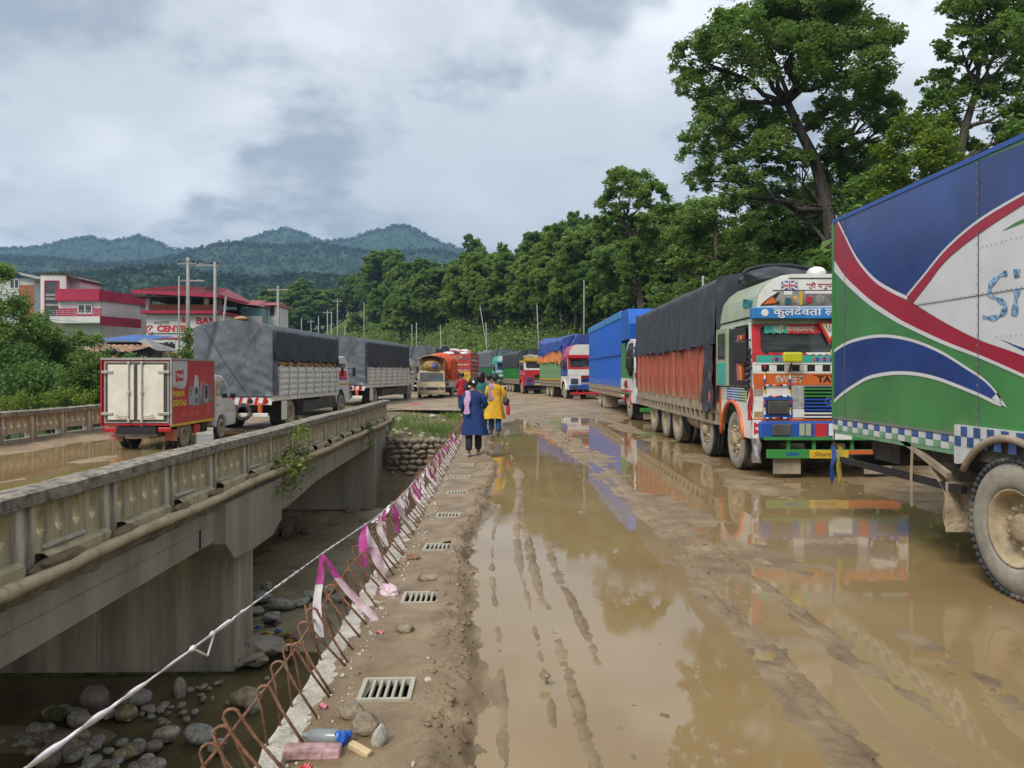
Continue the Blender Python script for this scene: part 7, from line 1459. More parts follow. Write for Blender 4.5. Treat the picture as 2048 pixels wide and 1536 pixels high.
MB().prism([(X_(204), -0.5), (X_(248), 4.2), (X_(248), 5), (X_(204), 5)], 'z', Z_(602), Z_(582)).build('parapet_return', M_crim, t); MB().prism([(X_(204), -0.1), (X_(236), 3.6), (X_(236), 5), (X_(204), 5)], 'z', -1, Z_(602)).build('return_wall', M_plaster, t)
MB().bx(X_(118), X_(204), -0.16, -0.1, Z_(634), Z_(617)).build('crimson_band', M_crim, t); window(t, X_(160), X_(185), Z_(626), Z_(611), -0.16, 2)
MB().bx(X_(118), X_(216), -1.3, -0.1, Z_(648), Z_(635)).build('balcony', M_plaster, t); MB().prism([(X_(216), -1.3), (X_(250), 2.6), (X_(245), 3.2), (X_(216), -0.4)], 'z', Z_(652), Z_(634)).build('balcony_return', M_crim, t)
for k in range(3): MB().tube([(X_(120), -1.28, Z_(634)+0.12+0.16*k), (X_(215), -1.28, Z_(634)+0.12+0.16*k)], 0.025, 4).build('railing', M_roofg, t)
for k in range(9): MB().tube([(X_(120)+k*(X_(215)-X_(120))/8, -1.28, Z_(635)), (X_(120)+k*(X_(215)-X_(120))/8, -1.28, Z_(634)+0.5)], 0.03, 4).build('railing_post', M_roofg, t)
# blue roofed brick house at the picture edge
D = 66; t, X_, Z_ = house('brick_house', 'white and brick house with a blue gable roof at the picture edge', 40, 0, D)
MB().bx(X_(-20), X_(68), 0, 5, -1, Z_(556)).build('wall', M_plaster, t); MB().bx(X_(38), X_(68), -0.04, 0, -1, Z_(570)).build('brick_panel', M_brick, t); window(t, X_(22), X_(37), Z_(576), Z_(560), 0, 2)
MB().prism([(X_(-25), Z_(556)), (X_(20), Z_(541)), (X_(82), Z_(558)), (X_(82), Z_(560)), (X_(20), Z_(545)), (X_(-25), Z_(560))], 'y', -0.5, 5.3).build('roof', M_roofg, t); MB().prism([(X_(-20), Z_(556)), (X_(20), Z_(545)), (X_(62), Z_(556))], 'y', -0.02, 0.1).build('gable', M_roofb, t)
# peach house
D = 72; t, X_, Z_ = house('peach_house', 'low peach coloured house behind the crimson house', 268, 0, D)
MB().bx(X_(240), X_(292), 0, 5, -1, Z_(634)).build('wall', M_peach, t); MB().bx(X_(236), X_(296), -0.5, 5.2, Z_(634), Z_(629)).build('roof', M_wood, t); window(t, X_(248), X_(260), Z_(656), Z_(643), 0, 2); window(t, X_(264), X_(278), Z_(656), Z_(643), 0, 2)
MB().bx(X_(272), X_(296), -1.5, 0, -1, Z_(640)).build('porch_wall', M_plaster, t); MB().obx((X_(284), -1, Z_(638)), (X_(300)-X_(268), 2.4, 0.1), (0.15, 0, 0)).build('porch_roof', M_wood, t)
# red roofed hall with open upper floor and big lettering
D = 60; t, X_, Z_ = house('red_roof_hall', 'white hall with red letters and an open upper floor under a red roof', 390, 0, D, 0)
MB().bx(X_(294), X_(438), 0, 7, -1, Z_(628)).build('wall', M_plaster, t); MB().bx(X_(288), X_(442), -0.6, 7.2, Z_(628), Z_(622)).build('floor_slab', M_crim, t)
MB().bx(X_(299), X_(428), -0.05, 0.1, Z_(622), Z_(609)).build('brick_parapet', M_brick, t)
for q in (296, 375, 412, 436): MB().bx(X_(q)-0.16, X_(q)+0.16, 0, 0.32, Z_(622), Z_(585)).build('column', M_plaster if q < 420 else mat('brown_column', (0.22, 0.13, 0.10), 0.9), t)
for q in (310, 370, 425): MB().bx(X_(q)-0.16, X_(q)+0.16, 6, 6.32, Z_(622), Z_(585)).build('column', M_wood, t)
MB().bx(X_(300), X_(318), 3, 3.3, Z_(622), Z_(592)).build('inner_wall', M_wood, t); MB().bx(X_(340), X_(430), 6.6, 6.7, Z_(622), Z_(606)).build('back_wall', M_wood, t)
for k in range(6): MB().bx(X_(322+k*20), X_(326+k*20), 2.5, 3.0, Z_(612), Z_(604)).build('chair_back', M_plaster, t)
ez, rz_ = Z_(584), Z_(563); xa, xb = X_(277), X_(448); ra, rb = X_(318), X_(428)
MB().add([(xa, -1.2, ez), (xb, -1.2, ez-0.3), (xb, 8.2, ez-0.3), (xa, 8.2, ez), (ra, 3.2, rz_), (rb, 3.2, rz_-0.25)], [(0, 1, 5, 4), (1, 2, 5), (2, 3, 4, 5), (3, 0, 4)]).build('roof', M_roofr, t)
MB().add([(xa, -1.2, ez), (xb, -1.2, ez-0.3), (xb, -1.2, ez-0.55), (xa, -1.2, ez-0.22)], [(0, 1, 2, 3)]).add([(xb, -1.2, ez-0.3), (xb, 8.2, ez-0.3), (xb, 8.2, ez-0.55), (xb, -1.2, ez-0.55)], [(0, 1, 2, 3)]).build('fascia', M_crim, t); MB().bx(xa+0.1, xb-0.1, -1.1, 8.1, ez-0.5, ez-0.42).build('ceiling', M_wood, t)
b = MB()
for k in range(26):
    x = xa+(xb-xa)*(k+0.5)/26; x2 = ra+(rb-ra)*(k+0.5)/26; b.tube([(x, -1.2, ez+0.03-0.3*(k/26)), (x2, 3.2, rz_+0.03-0.25*k/26)], 0.03, 4)
b.build('roof_seam', M_roofr, t)
MB().prism([(X_(418), Z_(583)), (X_(432), Z_(572)), (X_(447), Z_(586))], 'y', -1.15, -0.9).build('gable', M_wood, t)
sg = MB().bx(X_(296), X_(436), -0.10, -0.02, Z_(666), Z_(630)).build('sign_board', M_plaster, t)
for txt, xa_, xb_, za, sz in (('BAN', 393, 434, 648, 0.75), ('CENTE', 316, 372, 663, 0.66)): lettering(txt, sz, M_signred, sg, (X_(xa_), -0.115, Z_(za)), width=X_(xb_)-X_(xa_), bold=0.035)
lettering('कम्युनिटी', 0.32, M_chas, sg, (X_(309), -0.115, Z_(649)), width=X_(340)-X_(309)); lettering('&', 0.6, M_signred, sg, (X_(364), -0.115, Z_(645)), bold=0.02)
MB().tube([(X_(302)+0.42*math.cos(a)*0.7, -0.12, Z_(659)+0.32*math.sin(a)) for a in [R(40+i*28) for i in range(11)]], 0.04, 5).tube([(X_(302)-0.1, -0.12, Z_(662)), (X_(302)+0.05, -0.12, Z_(656)), (X_(302)+0.18, -0.12, Z_(654))], 0.04, 5).build('round_logo', M_signred, sg)
MB().bx(X_(300), X_(438), -0.08, 0, Z_(678), Z_(675)).build('crimson_band', M_crim, t); window(t, X_(330), X_(348), Z_(693), Z_(684), 0, 2); window(t, X_(400), X_(420), Z_(693), Z_(684), 0, 2)
# lower wing and second red roof
D = 66; t, X_, Z_ = house('red_roof_annex', 'lower red roofed annex right of the open hall', 490, 0, D)
MB().bx(X_(481), X_(522), 0, 6, -1, Z_(616)).build('wall', mat('sea_green_plaster', (0.18, 0.36, 0.36), 0.85, 0.15, 1), t); MB().bx(X_(477), X_(532), -1.0, 0, -1, Z_(634)).build('terrace', M_roofg, t)
MB().add([(X_(470), -1, Z_(608)), (X_(523), -1, Z_(613)), (X_(523), 7, Z_(613)), (X_(470), 7, Z_(608)), (X_(482), 3, Z_(594)), (X_(508), 3, Z_(595))], [(0, 1, 5, 4), (1, 2, 5), (2, 3, 4, 5), (3, 0, 4)]).build('roof', M_roofr, t)
MB().bx(X_(515), X_(538), 2, 6, -1, Z_(606)).build('side_wall', M_plaster, t); MB().add([(X_(508), 1.4, Z_(608)), (X_(541), 1.4, Z_(607)), (X_(541), 7, Z_(607)), (X_(508), 7, Z_(608)), (X_(513), 4, Z_(596)), (X_(538), 4, Z_(597))], [(0, 1, 5, 4), (1, 2, 5), (2, 3, 4, 5), (3, 0, 4)]).build('rear_roof', M_roofr, t)
window(t, X_(528), X_(533), Z_(626), Z_(610), 2, 1, M_wood)
# sheds
D = 43; t, X_, Z_ = house('blue_shed', 'open shed with a bright blue sheet roof below the hall', 262, 0, D)
MB().add([(X_(205), -1, Z_(682)), (X_(292), -1, Z_(684)), (X_(310), 3, Z_(667)), (X_(215), 3, Z_(664))], [(0, 1, 2, 3)]).build('roof', M_roofb, t); MB().bx(X_(210), X_(305), 0.2, 3, -1.5, Z_(684)).build('wall', M_wood, t)
MB().add([(X_(292), -1, Z_(684)), (X_(303), -0.8, Z_(678)), (X_(350), 1, Z_(702)), (X_(330), -1, Z_(702))], [(0, 1, 2, 3)]).build('side_roof', M_roofg, t); MB().bx(X_(300), X_(350), 1.2, 3, -1.5, Z_(702)).build('side_wall', M_peach, t)
D = 40; t, X_, Z_ = house('rusty_shed', 'low shed with a rusty corrugated roof in front of the blue shed', 222, 0, D)
n = 40; b = MB(); b.grid(n, 2, lambda u, v: (X_(160)+(X_(278)-X_(160))*u+(0.35 if v > .4 else 0), -1+1.9*v, Z_(704)+(Z_(688)-Z_(704))*v+0.035*math.sin(u*n*math.pi/2))); b.build('roof', M_roofu, t); MB().bx(X_(168), X_(272), -0.4, 1.2, -2.0, Z_(705)).build('wall', M_wood, t)

# ================================================================ poles and wires
M_pole = mat('concrete_pole', (0.33, 0.325, 0.31), 0.85, 0.15, 3, dirt=0.25, dirtcol=(0.25, 0.24, 0.22)); M_ins = mat('insulator', (0.03, 0.03, 0.035), 0.4, 0.2); M_wire = mat('wire', (0.03, 0.03, 0.03), 0.6, 0.1)
def pole(label, px, top, D, base=None, lean=0.0, arms=(), r=0.13, name='utility_pole'):
    p = at(px, 745, D); g = float(tz(p.x, p.y)); zt_ = CAM_Z+(HOR-top)/FPX*D; t = thing(name, label, 'pole', (p.x, p.y, g))
    MB().tube([(lean, 0, -0.3), (0, 0, zt_-g)], [r*1.2, r*0.75], 8).build('shaft', M_pole, t, smooth=True)
    for (dz, x0, x1) in arms:
        a = MB().bx(x0, x1, -0.06, 0.06, zt_-g-dz-0.06, zt_-g-dz+0.06).build('crossarm', M_roofg, t)
        for x in (x0+0.1, (x0+x1)/2+0.25, x1-0.1): MB().lathe([(0, 0.03), (0.05, 0.08), (0.12, 0.09), (0.18, 0.03)], 8, 'z', (x, 0, zt_-g-dz+0.06)).build('insulator', M_ins, a)
    return t, Vector((p.x, p.y, zt_))
S = 60/FPX
_, A_ = pole('tallest concrete pole of the twin pole frame before the red roofed hall', 376, 515, 55, arms=((0.45, -0.75, 1.0), (1.7, -0.7, 1.2)), r=0.15)
_, B_ = pole('second concrete pole of the twin pole frame, carrying the long crossarm', 430, 524, 55, arms=((0.25, -1.35, 0.3),), r=0.13)
pole('thin steel pole wound with creeper next to the twin pole frame', 358, 552, 54.5, r=0.07)
pole('short leaning post between the twin poles and the annex', 452, 592, 56, r=0.1, lean=-0.7)
_, C_p = pole('concrete pole with a T shaped top right of the annex', 556, 572, 62, arms=((0.3, -0.8, 0.8),), r=0.12)
far_poles = [(603, 636, 110), (622, 640, 125), (637, 632, 105), (655, 620, 92), (663, 620, 94), (675, 598, 100), (690, 650, 120)]
for i, (px, tp_, D) in enumerate(far_poles): pole('small far pole in the line before the wooded bend', px, tp_, D, r=0.075, arms=((0.3, -0.6, 0.6),) if i % 2 else ()) [0]['group'] = 'poles at the bend'
hp_ = []
for (px, tp_, D, ln, lab) in [(728, 604, 118, 0, 'thin pole high on the hillside left of the others'), (824, 648, 104, 0, 'faint pole beside the white roadside pole'), (833, 645, 96, 0, 'white roadside pole behind the second tarpaulin lorry'), (881, 650, 92, 0.1, 'roadside pole behind the man on the red truck'), (960, 612, 96, 1.6, 'leaning pole on the hillside above the green sided lorries'), (972, 645, 84, 0.2, 'short upright pole crossing the leaning pole'), (1074, 610, 62, 0.3, 'tall slim pole above the red fronted lorry'), (1168, 560, 58, 0.0, 'thin pale pole on the slope above the blue box lorry')]:
    hp_.append(pole(lab, px, tp_, D, r=0.065 if D > 70 else 0.05, lean=ln)[1])
for (px, tp_, D) in ((1406, 552, 30), (1457, 552, 28)): pole('short white marker post on the slope over the black tarpaulin', px, tp_, D, r=0.06, name='marker_post')[0]['group'] = 'marker posts'
def wire(name, label, pts_, sag, n=14, r=0.012):
    b = MB()
    for a, c in zip(pts_[:-1], pts_[1:]): b.tube([tuple(a.lerp(c, i/n)-Vector((0, 0, sag*4*(i/n)*(1-i/n)))) for i in range(n+1)], r, 4)
    tag(b.build(name, M_wire), label, 'wire', 'overhead wires')
for k, dx in enumerate((-0.7, 0.3, 0.95)):
    wire('overhead_wire', 'overhead wire strung from the twin poles out past the picture edge', [at(-200, 470+k*9, 48), A_+Vector((dx, 0, -0.2))], 1.0); wire('overhead_wire', 'overhead wire running from the twin poles to the pole past the annex', [A_+Vector((dx, 0, -0.2)), C_p+Vector((dx*0.7, 0, -0.2))], 0.5)
wire('overhead_wire', 'low cable slung across the river bank bushes', [at(-150, 590, 45), at(360, 640, 54)], 0.8); wire('overhead_wire', 'cable between the far hillside poles', [hp_[4], hp_[6]], 0.8)
wire('overhead_wire', 'wire from the annex pole to the wooded bend', [C_p, at(655, 621, 92), at(690, 650, 120)], 0.7)
# creeper column climbing the thin pole
rng = np.random.RandomState(9); D = 37; p = at(377, 745, D); g = float(tz(p.x, p.y)); iv = thing('creeper_column', 'pillar of creeper leaves beside the tarpaulin lorry', 'plant', (p.x, p.y, g)); MB().tube([(0, 0, 0), (0, 0, 3.6)], 0.09, 6).build('stem', M_bark, iv)
n = 2600; q = rng.normal(size=(n, 3))*np.array([0.17, 0.2, 0]); q[:, 2] = rng.uniform(0.2, CAM_Z+(HOR-655)/FPX*D-g, n); v, f = leafquads(q, 0.13, rng, 0.6); obj('foliage', npmesh('foliage', v, f, L_shrub), iv)

# small hut in the hillside wood
D = 60
while D < 160:
    p = at(1112, 745, D); hg = float(tz(p.x, p.y))
    if HOR-(hg-CAM_Z)*FPX/D < 592: break
    D += 1
hz0 = hg+0.3
t = thing('hillside_hut', 'small yellowish hut half hidden in the hillside trees', 'hut', (p.x, p.y, hz0)); t.scale = (0.62, 0.62, 0.75)
MB().bx(-1.1, 1.1, 0, 2.2, -1.2, 1.1).build('wall', mat('yellow_plaster', (0.5, 0.38, 0.2), 0.9, 0.15, 1), t); MB().prism([(-1.4, 1.05), (0, 1.7), (1.4, 1.05), (1.4, 0.98), (0, 1.6), (-1.4, 0.98)], 'y', -0.3, 2.5).build('roof', M_roofu, t); MB().bx(-0.7, -0.2, -0.02, 0, 0.1, 0.8).build('window', M_wood, t)
# ================================================================ people
M_skin = mat('skin', (0.24, 0.13, 0.085), 0.6, 0.08); M_hair = mat('black_hair', (0.012, 0.010, 0.010), 0.45, 0.2, 20)
def cloth(n, c): return mat('cloth_'+n, c, 0.85, 0.16, 7, bump=0.25, bscale=14)
def skinmesh(name, joints, edges, m, parent, sub=2, root=0):
    me = bpy.data.meshes.new(name); me.from_pydata([j[0] for j in joints], edges, []); me.materials.append(m); o = obj(name, me, parent)
    sk = o.modifiers.new('skin', 'SKIN'); sk.use_smooth_shade = True
    for i, j in enumerate(joints):
        d = me.skin_vertices[0].data[i]; r = j[1]; d.radius = (r, r) if isinstance(r, float) else r; d.use_root = (i == root)
    sb = o.modifiers.new('subsurf', 'SUBSURF'); sb.levels = sub; sb.render_levels = sub; return o
def person(label, loc, rz, h=1.58, lowm=None, legs=((0, 0), (0, 0)), arms=None, shoe=None, topm=None, sit=False):
    """body facing +y (away from us); legs: forward offset of each foot; arms: (elbow, hand) pairs"""
    t = thing('person', label, 'person', loc, rz); s = h/1.6
    V = lambda *p: tuple(q*s for q in p)
    J, E = [], []
    def add(p, r, par=None):
        J.append((V(*p), (r[0]*s, r[1]*s) if isinstance(r, tuple) else float(r*s)))
        if par is not None: E.append((par, len(J)-1))
        return len(J)-1
    hip = add((0, 0, 0.86), (0.145, 0.105)); ab = add((0, 0, 1.0), (0.125, 0.09), hip); ch = add((0, 0.005, 1.16), (0.15, 0.10), ab); nb_ = add((0, 0.0, 1.30), (0.085, 0.07), ch); nk = add((0, 0.008, 1.36), 0.047, nb_)
    hd = add((0, 0.02, 1.43), (0.070, 0.078), nk); ht = add((0, 0.015, 1.52), (0.075, 0.085), hd); add((0, 0.01, 1.575), (0.045, 0.05), ht)
    add((0, 0.098, 1.455), 0.012, hd)
    for k, sx_ in enumerate((-1, 1)):
        fy_ = legs[k]
        if sit: th = add((sx_*0.09, 0, 0.84), 0.08, hip); kn = add((sx_*0.12, 0.40, 0.84), 0.06, th); an = add((sx_*0.12, 0.42, 0.45), 0.04, kn); add((sx_*0.12, 0.55, 0.42), 0.032, an)
        else: th = add((sx_*0.09, fy_[0]*0.25, 0.72), 0.082, hip); kn = add((sx_*0.088, fy_[0]*0.6+0.03, 0.45), 0.056, th); cf = add((sx_*0.086, fy_[0]*0.8, 0.30), 0.05, kn); an = add((sx_*0.085, fy_[0], 0.075+fy_[1]), 0.034, cf); add((sx_*0.09, fy_[0]+0.13, 0.028+fy_[1]*0.6), 0.028, an)
        el, ha = (arms or (((-0.25, -0.02, 1.04), (-0.22, 0.08, 0.84)), ((0.25, -0.02, 1.04), (0.22, 0.08, 0.84))))[k]
        sh = add((sx_*0.155, 0, 1.27), 0.055, nb_); e_ = add(el, 0.040, sh); wr = add(tuple(Vector(el).lerp(Vector(ha), 0.85)), 0.026, e_); pm_ = add(ha, 0.030, wr)
        dv = (Vector(ha)-Vector(el)).normalized(); sd_ = dv.cross(Vector((0, 0, 1))); sd_ = sd_.normalized() if sd_.length > 0.1 else Vector((0, 1, 0))
        for q in range(4):
            o_ = sd_*(q-1.5)*0.018; ln = (0.06, 0.07, 0.066, 0.052)[q]; k1 = add(tuple(Vector(ha)+dv*0.045+o_), 0.0085, pm_); add(tuple(Vector(ha)+dv*(0.045+ln)+o_+Vector((0, 0.015, -0.006))), 0.007, k1)
        k1 = add(tuple(Vector(ha)-sd_*0.035+dv*0.015), 0.010, pm_); add(tuple(Vector(ha)-sd_*0.05+dv*0.05), 0.008, k1)
    b = skinmesh('body', J, E, M_skin, t)
    hr = clod(3, 0.094*s, 0.102*s, 0.105*s, 5, 0.12); hr.materials.append(M_hair); hr.polygons.foreach_set('use_smooth', [True]*len(hr.polygons)); obj('hair', hr, t, V(0, -0.012, 1.515))
    if lowm:   # trousers: a second skin over the legs
        J2, E2 = [], []
        J2.append((V(0, 0, 0.90), (0.155*s, 0.115*s)))
        for k, sx_ in enumerate((-1, 1)):
            fy_ = legs[k]; i0 = len(J2)
            if sit: J2 += [(V(sx_*0.09, 0.05, 0.85), 0.10*s), (V(sx_*0.12, 0.40, 0.84), 0.08*s), (V(sx_*0.12, 0.42, 0.52), 0.07*s)]
            else: J2 += [(V(sx_*0.09, fy_[0]*0.25, 0.72), 0.10*s), (V(sx_*0.088, fy_[0]*0.6+0.03, 0.45), 0.082*s), (V(sx_*0.085, fy_[0], 0.10+fy_[1]), 0.075*s)]
            E2 += [(0, i0), (i0, i0+1), (i0+1, i0+2)]
        skinmesh('trousers', J2, E2, lowm, t)
    if not sit:
        for k, sx_ in enumerate((-1, 1)):
            fy_ = legs[k]; me = clod(2, 0.045*s, 0.125*s, 0.035*s, 9, 0.1); me.materials.append(shoe or M_blk); obj('shoe', me, t, V(sx_*0.088, fy_[0]+0.06, 0.03+fy_[1]*0.8))
    return t, s, arms
def tunic(t, s, m, hem=0.44, arms=None, flare=0.27, sway=0.0, sleeves=True, name='tunic', waist=0.165):
    rings = [(hem, flare, 0.19), (0.6, flare*0.9, 0.175), (0.80, 0.205, 0.15), (0.90, 0.195, 0.145), (1.02, waist, 0.125), (1.14, 0.180, 0.13), (1.24, 0.195, 0.12), (1.295, 0.165, 0.09), (1.335, 0.085, 0.07)]
    b = MB(); n = 28; zs = np.linspace(0, len(rings)-1, 30); V = []
    for i, q in enumerate(zs):
        a_ = int(min(q, len(rings)-2)); f_ = q-a_; z, rx, ry = [rings[a_][k]*(1-f_)+rings[a_+1][k]*f_ for k in range(3)]; low = max(0, (0.95-z))
        for k in range(n):
            a = 2*math.pi*k/n; fold = 1+low*0.22*math.sin(a*6+z*3+1.3*math.sin(a*2))+low*0.10*math.sin(a*11)
            V.append(((rx*math.cos(a)*fold+sway*low)*s, (ry*math.sin(a)*fold)*s, (z+0.02*low*math.sin(a*3))*s))
    b.add(V, [(i*n+k, i*n+(k+1) % n, (i+1)*n+(k+1) % n, (i+1)*n+k) for i in range(len(zs)-1) for k in range(n)]); b.build(name, m, t, smooth=True)
    if sleeves:
        for k, sx_ in enumerate((-1, 1)):
            el, ha = arms[k]; w_ = Vector(el).lerp(Vector(ha), 0.75); sh = Vector((sx_*0.150, 0, 1.265)); pts_ = [sh, sh.lerp(Vector(el), 0.5), Vector(el), w_]
            MB().tube([tuple(p*s) for p in pts_], [0.072*s, 0.066*s, 0.058*s, 0.048*s], 10).build('sleeve', m, t, smooth=True)
def scarf(t, s, m, x0, zlo, w_=0.11, back=-0.16):
    b = MB(); path = [(x0, 0.12, 1.12), (x0, 0.08, 1.26), (x0*0.9, 0.0, 1.335), (x0, -0.10, 1.27), (x0*1.15, back, 1.10), (x0*1.2, back-0.02, 0.9), (x0*1.15, back-0.04, zlo)]; P_ = smooth([(p[1], p[2]) for p in path], 5); Xs = [p[0] for p in smooth([(p[0], 0) for p in path], 5)]
    v = []
    for i, (y, z) in enumerate(P_):
        for q in range(5): v.append(((Xs[i]+(q-2)*w_/4+0.012*math.sin(i*0.9+q))*s, (y-0.014*((q+i//4) % 2))*s, z*s))
    b.add(v, [(i*5+q, i*5+q+1, i*5+6+q, i*5+5+q) for i in range(len(P_)-1) for q in range(4)]); b.build('scarf', m, t, smooth=True)
rz0 = 0.0
A1 = (((-0.22, -0.03, 1.03), (-0.20, 0.10, 0.82)), ((0.25, 0.0, 1.05), (0.20, 0.16, 0.98)))
p = gp(947, 911, 0.03); t, s, a = person('woman in a long dark blue tunic and lilac scarf walking nearest on the ledge', (p.x, p.y, 0.025), R(-4), 1.53, cloth('black', (0.018, 0.018, 0.025)), ((-0.10, 0.0), (0.12, 0.0)), A1, mat('pink_sandal', (0.45, 0.22, 0.25), 0.7))
tunic(t, s, cloth('navy', (0.010, 0.040, 0.16)), 0.43, A1, 0.26, 0.06); scarf(t, s, cloth('lilac', (0.52, 0.33, 0.50)), -0.10, 0.86)
me = clod(3, 0.07, 0.06, 0.065, 15, 0.2); me.materials.append(M_hair); obj('hair_bun', me, t, (0.02, -0.10*s, 1.50*s)); MB().lathe([(-0.012, 0.0), (0, 0.03), (0.012, 0)], 8, 'y', (0.02, -0.165*s, 1.50*s)).build('hair_clip', M_chrome, t)
A2 = (((-0.23, 0.03, 1.06), (-0.10, 0.20, 1.02)), ((0.25, -0.02, 1.06), (0.27, 0.06, 0.88)))
p = gp(990, 871, 0.03); t, s, a = person('woman in a bright yellow tunic and blue trousers carrying bags', (p.x, p.y, 0.02), R(6), 1.60, cloth('blue', (0.015, 0.075, 0.19)), ((0.10, 0.02), (-0.06, 0.0)), A2, mat('dark_sandal', (0.05, 0.04, 0.05), 0.7))
tunic(t, s, cloth('yellow', (0.70, 0.40, 0.025)), 0.45, A2, 0.27, -0.05); scarf(t, s, cloth('mauve', (0.42, 0.26, 0.36)), -0.09, 1.02, 0.16, -0.10)
me = clod(3, 0.07, 0.07, 0.06, 16, 0.2); me.materials.append(M_hair); obj('hair_bun', me, t, (0, -0.10*s, 1.49*s))
hb = tag(obj('handbag', (lambda m_: (m_.materials.append(M_blk), m_)[1])(clod(3, 0.09, 0.07, 0.09, 17, 0.3)), None, (p.x+0.29, p.y+0.02, 0.90)), 'small black handbag hanging at the elbow of the woman in yellow', 'bag')
MB().tube([(0, 0, 0.05), (-0.02, 0, 0.16), (0.0, 0.02, 0.20)], 0.008, 5).build('bag_strap', M_blk, hb)
rb = tag(obj('red_bag', (lambda m_: (m_.materials.append(mat('red_bag_plastic', (0.5, 0.02, 0.05), 0.5)), m_)[1])(clod(3, 0.055, 0.05, 0.17, 18, 0.25)), None, (p.x+0.34, p.y+0.05, 0.70)), 'red plastic bag held by the woman in yellow', 'bag')
MB().tube([(0, 0, 0.14), (-0.02, 0, 0.22)], 0.007, 5).build('bag_handle', mat('red_bag_plastic', (0.5, 0.02, 0.05)), rb)
A3 = (((-0.24, -0.02, 1.04), (-0.22, 0.12, 0.86)), ((0.25, -0.04, 1.05), (0.20, 0.12, 0.95)))
p = at(962, 745, 20.5); t, s, a = person('woman in a teal tunic with loose black hair ahead of the one in navy', (p.x, p.y, 0.02), R(0), 1.66, cloth('black', (0.02, 0.02, 0.02)), ((0.08, 0), (-0.06, 0)), A3)
tunic(t, s, cloth('teal', (0.025, 0.17, 0.155)), 0.5, A3, 0.25); me = clod(3, 0.115, 0.10, 0.17, 19, 0.3); me.materials.append(M_hair); obj('loose_hair', me, t, (0, -0.06, 1.46*s))
p = at(978, 745, 23.5); t, s, a = person('woman in a dusky pink shawl half hidden between the teal and yellow tunics', (p.x, p.y, 0.02), R(0), 1.58, cloth('black', (0.02, 0.02, 0.02)), ((0.05, 0), (-0.08, 0)), A3)
tunic(t, s, cloth('dusky', (0.30, 0.19, 0.22)), 0.5, A3, 0.25)
A4 = (((-0.24, 0.0, 1.05), (-0.18, 0.14, 0.95)), ((0.24, 0.02, 1.05), (0.2, 0.15, 0.98)))
p = at(924, 745, 33); t, s, a = person('man in a red shirt and jeans standing by the bridge end', (p.x, p.y, float(tz(p.x, p.y))+0.02), R(20), 1.66, cloth('denim', (0.025, 0.06, 0.15)), ((0.05, 0), (-0.05, 0)), A4, mat('pale_shoe', (0.5, 0.5, 0.5), 0.7))
tunic(t, s, cloth('red', (0.42, 0.015, 0.03)), 0.82, A4, 0.19, name='shirt'); me = clod(2, 0.13, 0.08, 0.17, 25, 0.25); me.materials.append(cloth('dark', (0.04, 0.04, 0.06))); obj('backpack', me, t, (0.12, -0.13, 1.05))
A5 = (((-0.27, -0.05, 1.04), (-0.30, 0.0, 0.86)), ((0.27, -0.05, 1.04), (0.32, 0.02, 0.86)))
p = at(890, 745, 60.6); t, s, a = person('man in a dark shirt sitting on top of the red slatted truck', (p.x, p.y+0.2, 2.42), 0, 1.68, cloth('dark', (0.03, 0.03, 0.04)), ((0, 0), (0, 0)), A5, sit=True); tunic(t, s, cloth('night', (0.02, 0.03, 0.05)), 0.86, A5, 0.19, name='shirt')
p = at(258, 745, 25.5); t, s, a = person('dark haired man whose head shows above the red van roof', (LXo, 25.0, 0.645), R(-50), 1.78, cloth('dark', (0.03, 0.03, 0.04)), ((0.02, 0), (-0.02, 0)), A4); tunic(t, s, cloth('black', (0.018, 0.018, 0.025)), 0.82, A4, 0.19, name='shirt')

# ================================================================ barrier tape
M_tw = mat('white_tape', (0.80, 0.74, 0.77), 0.45, 0.2, 9, dirt=0.3, dirtcol=(0.42, 0.33, 0.25), trans=0.0); M_tm = mat('magenta_tape', (0.42, 0.012, 0.20), 0.4, 0.3, 7, col2=(0.62, 0.12, 0.40)); M_tp = mat('pink_tape', (0.60, 0.33, 0.43), 0.45, 0.25, 8, col2=(0.72, 0.58, 0.62))
bt_ = thing('barrier_tape', 'twisted pink and white barrier tape strung along the rebar', 'tape', (E0, 0, 0))
rp = [(-0.04, 0.9, 0.815), (-0.03, 1.7, 0.762), (-0.03, 2.4, 0.708), (-0.03, 3.3, 0.648), (-0.02, 4.45, 0.575), (-0.01, 6.4, 0.42), (-0.02, 8.0, 0.32), (-0.03, 10, 0.27), (-0.02, 13, 0.25), (0.0, 17, 0.26), (0.02, 22, 0.28)]
def rope_pt(y): return Vector((np.interp(y, [q[1] for q in rp], [q[0] for q in rp]), y, np.interp(y, [q[1] for q in rp], [q[2] for q in rp])))
ys = np.concatenate([np.arange(0.9, 9, 0.04), np.arange(9, 22, 0.12)]); b = MB(); v = []
for y in ys:
    c = rope_pt(y); a = y*(9 if y < 3 else 24)+2*math.sin(y*3.1); w_ = 0.0070*(1+0.25*math.sin(y*7)+0.4*math.exp(-((y-1.6)/0.45)**2))
    for q in range(4):
        an = a+q*math.pi/2; rr_ = w_ if q % 2 == 0 else w_*0.55; v.append((c.x+rr_*math.cos(an), c.y, c.z+rr_*math.sin(an)))
b.add(v, [(i*4+q, i*4+(q+1) % 4, i*4+4+(q+1) % 4, i*4+4+q) for i in range(len(ys)-1) for q in range(4)]); b.build('tape_rope', M_tw, bt_, smooth=True)
for y in (2.62, 2.80): MB().tube([tuple(rope_pt(y)+Vector((0, d, 0))) for d in (-0.02, 0, 0.02)], [0.006, 0.011, 0.006], 6).build('tape_knot', M_tw, bt_, smooth=True)
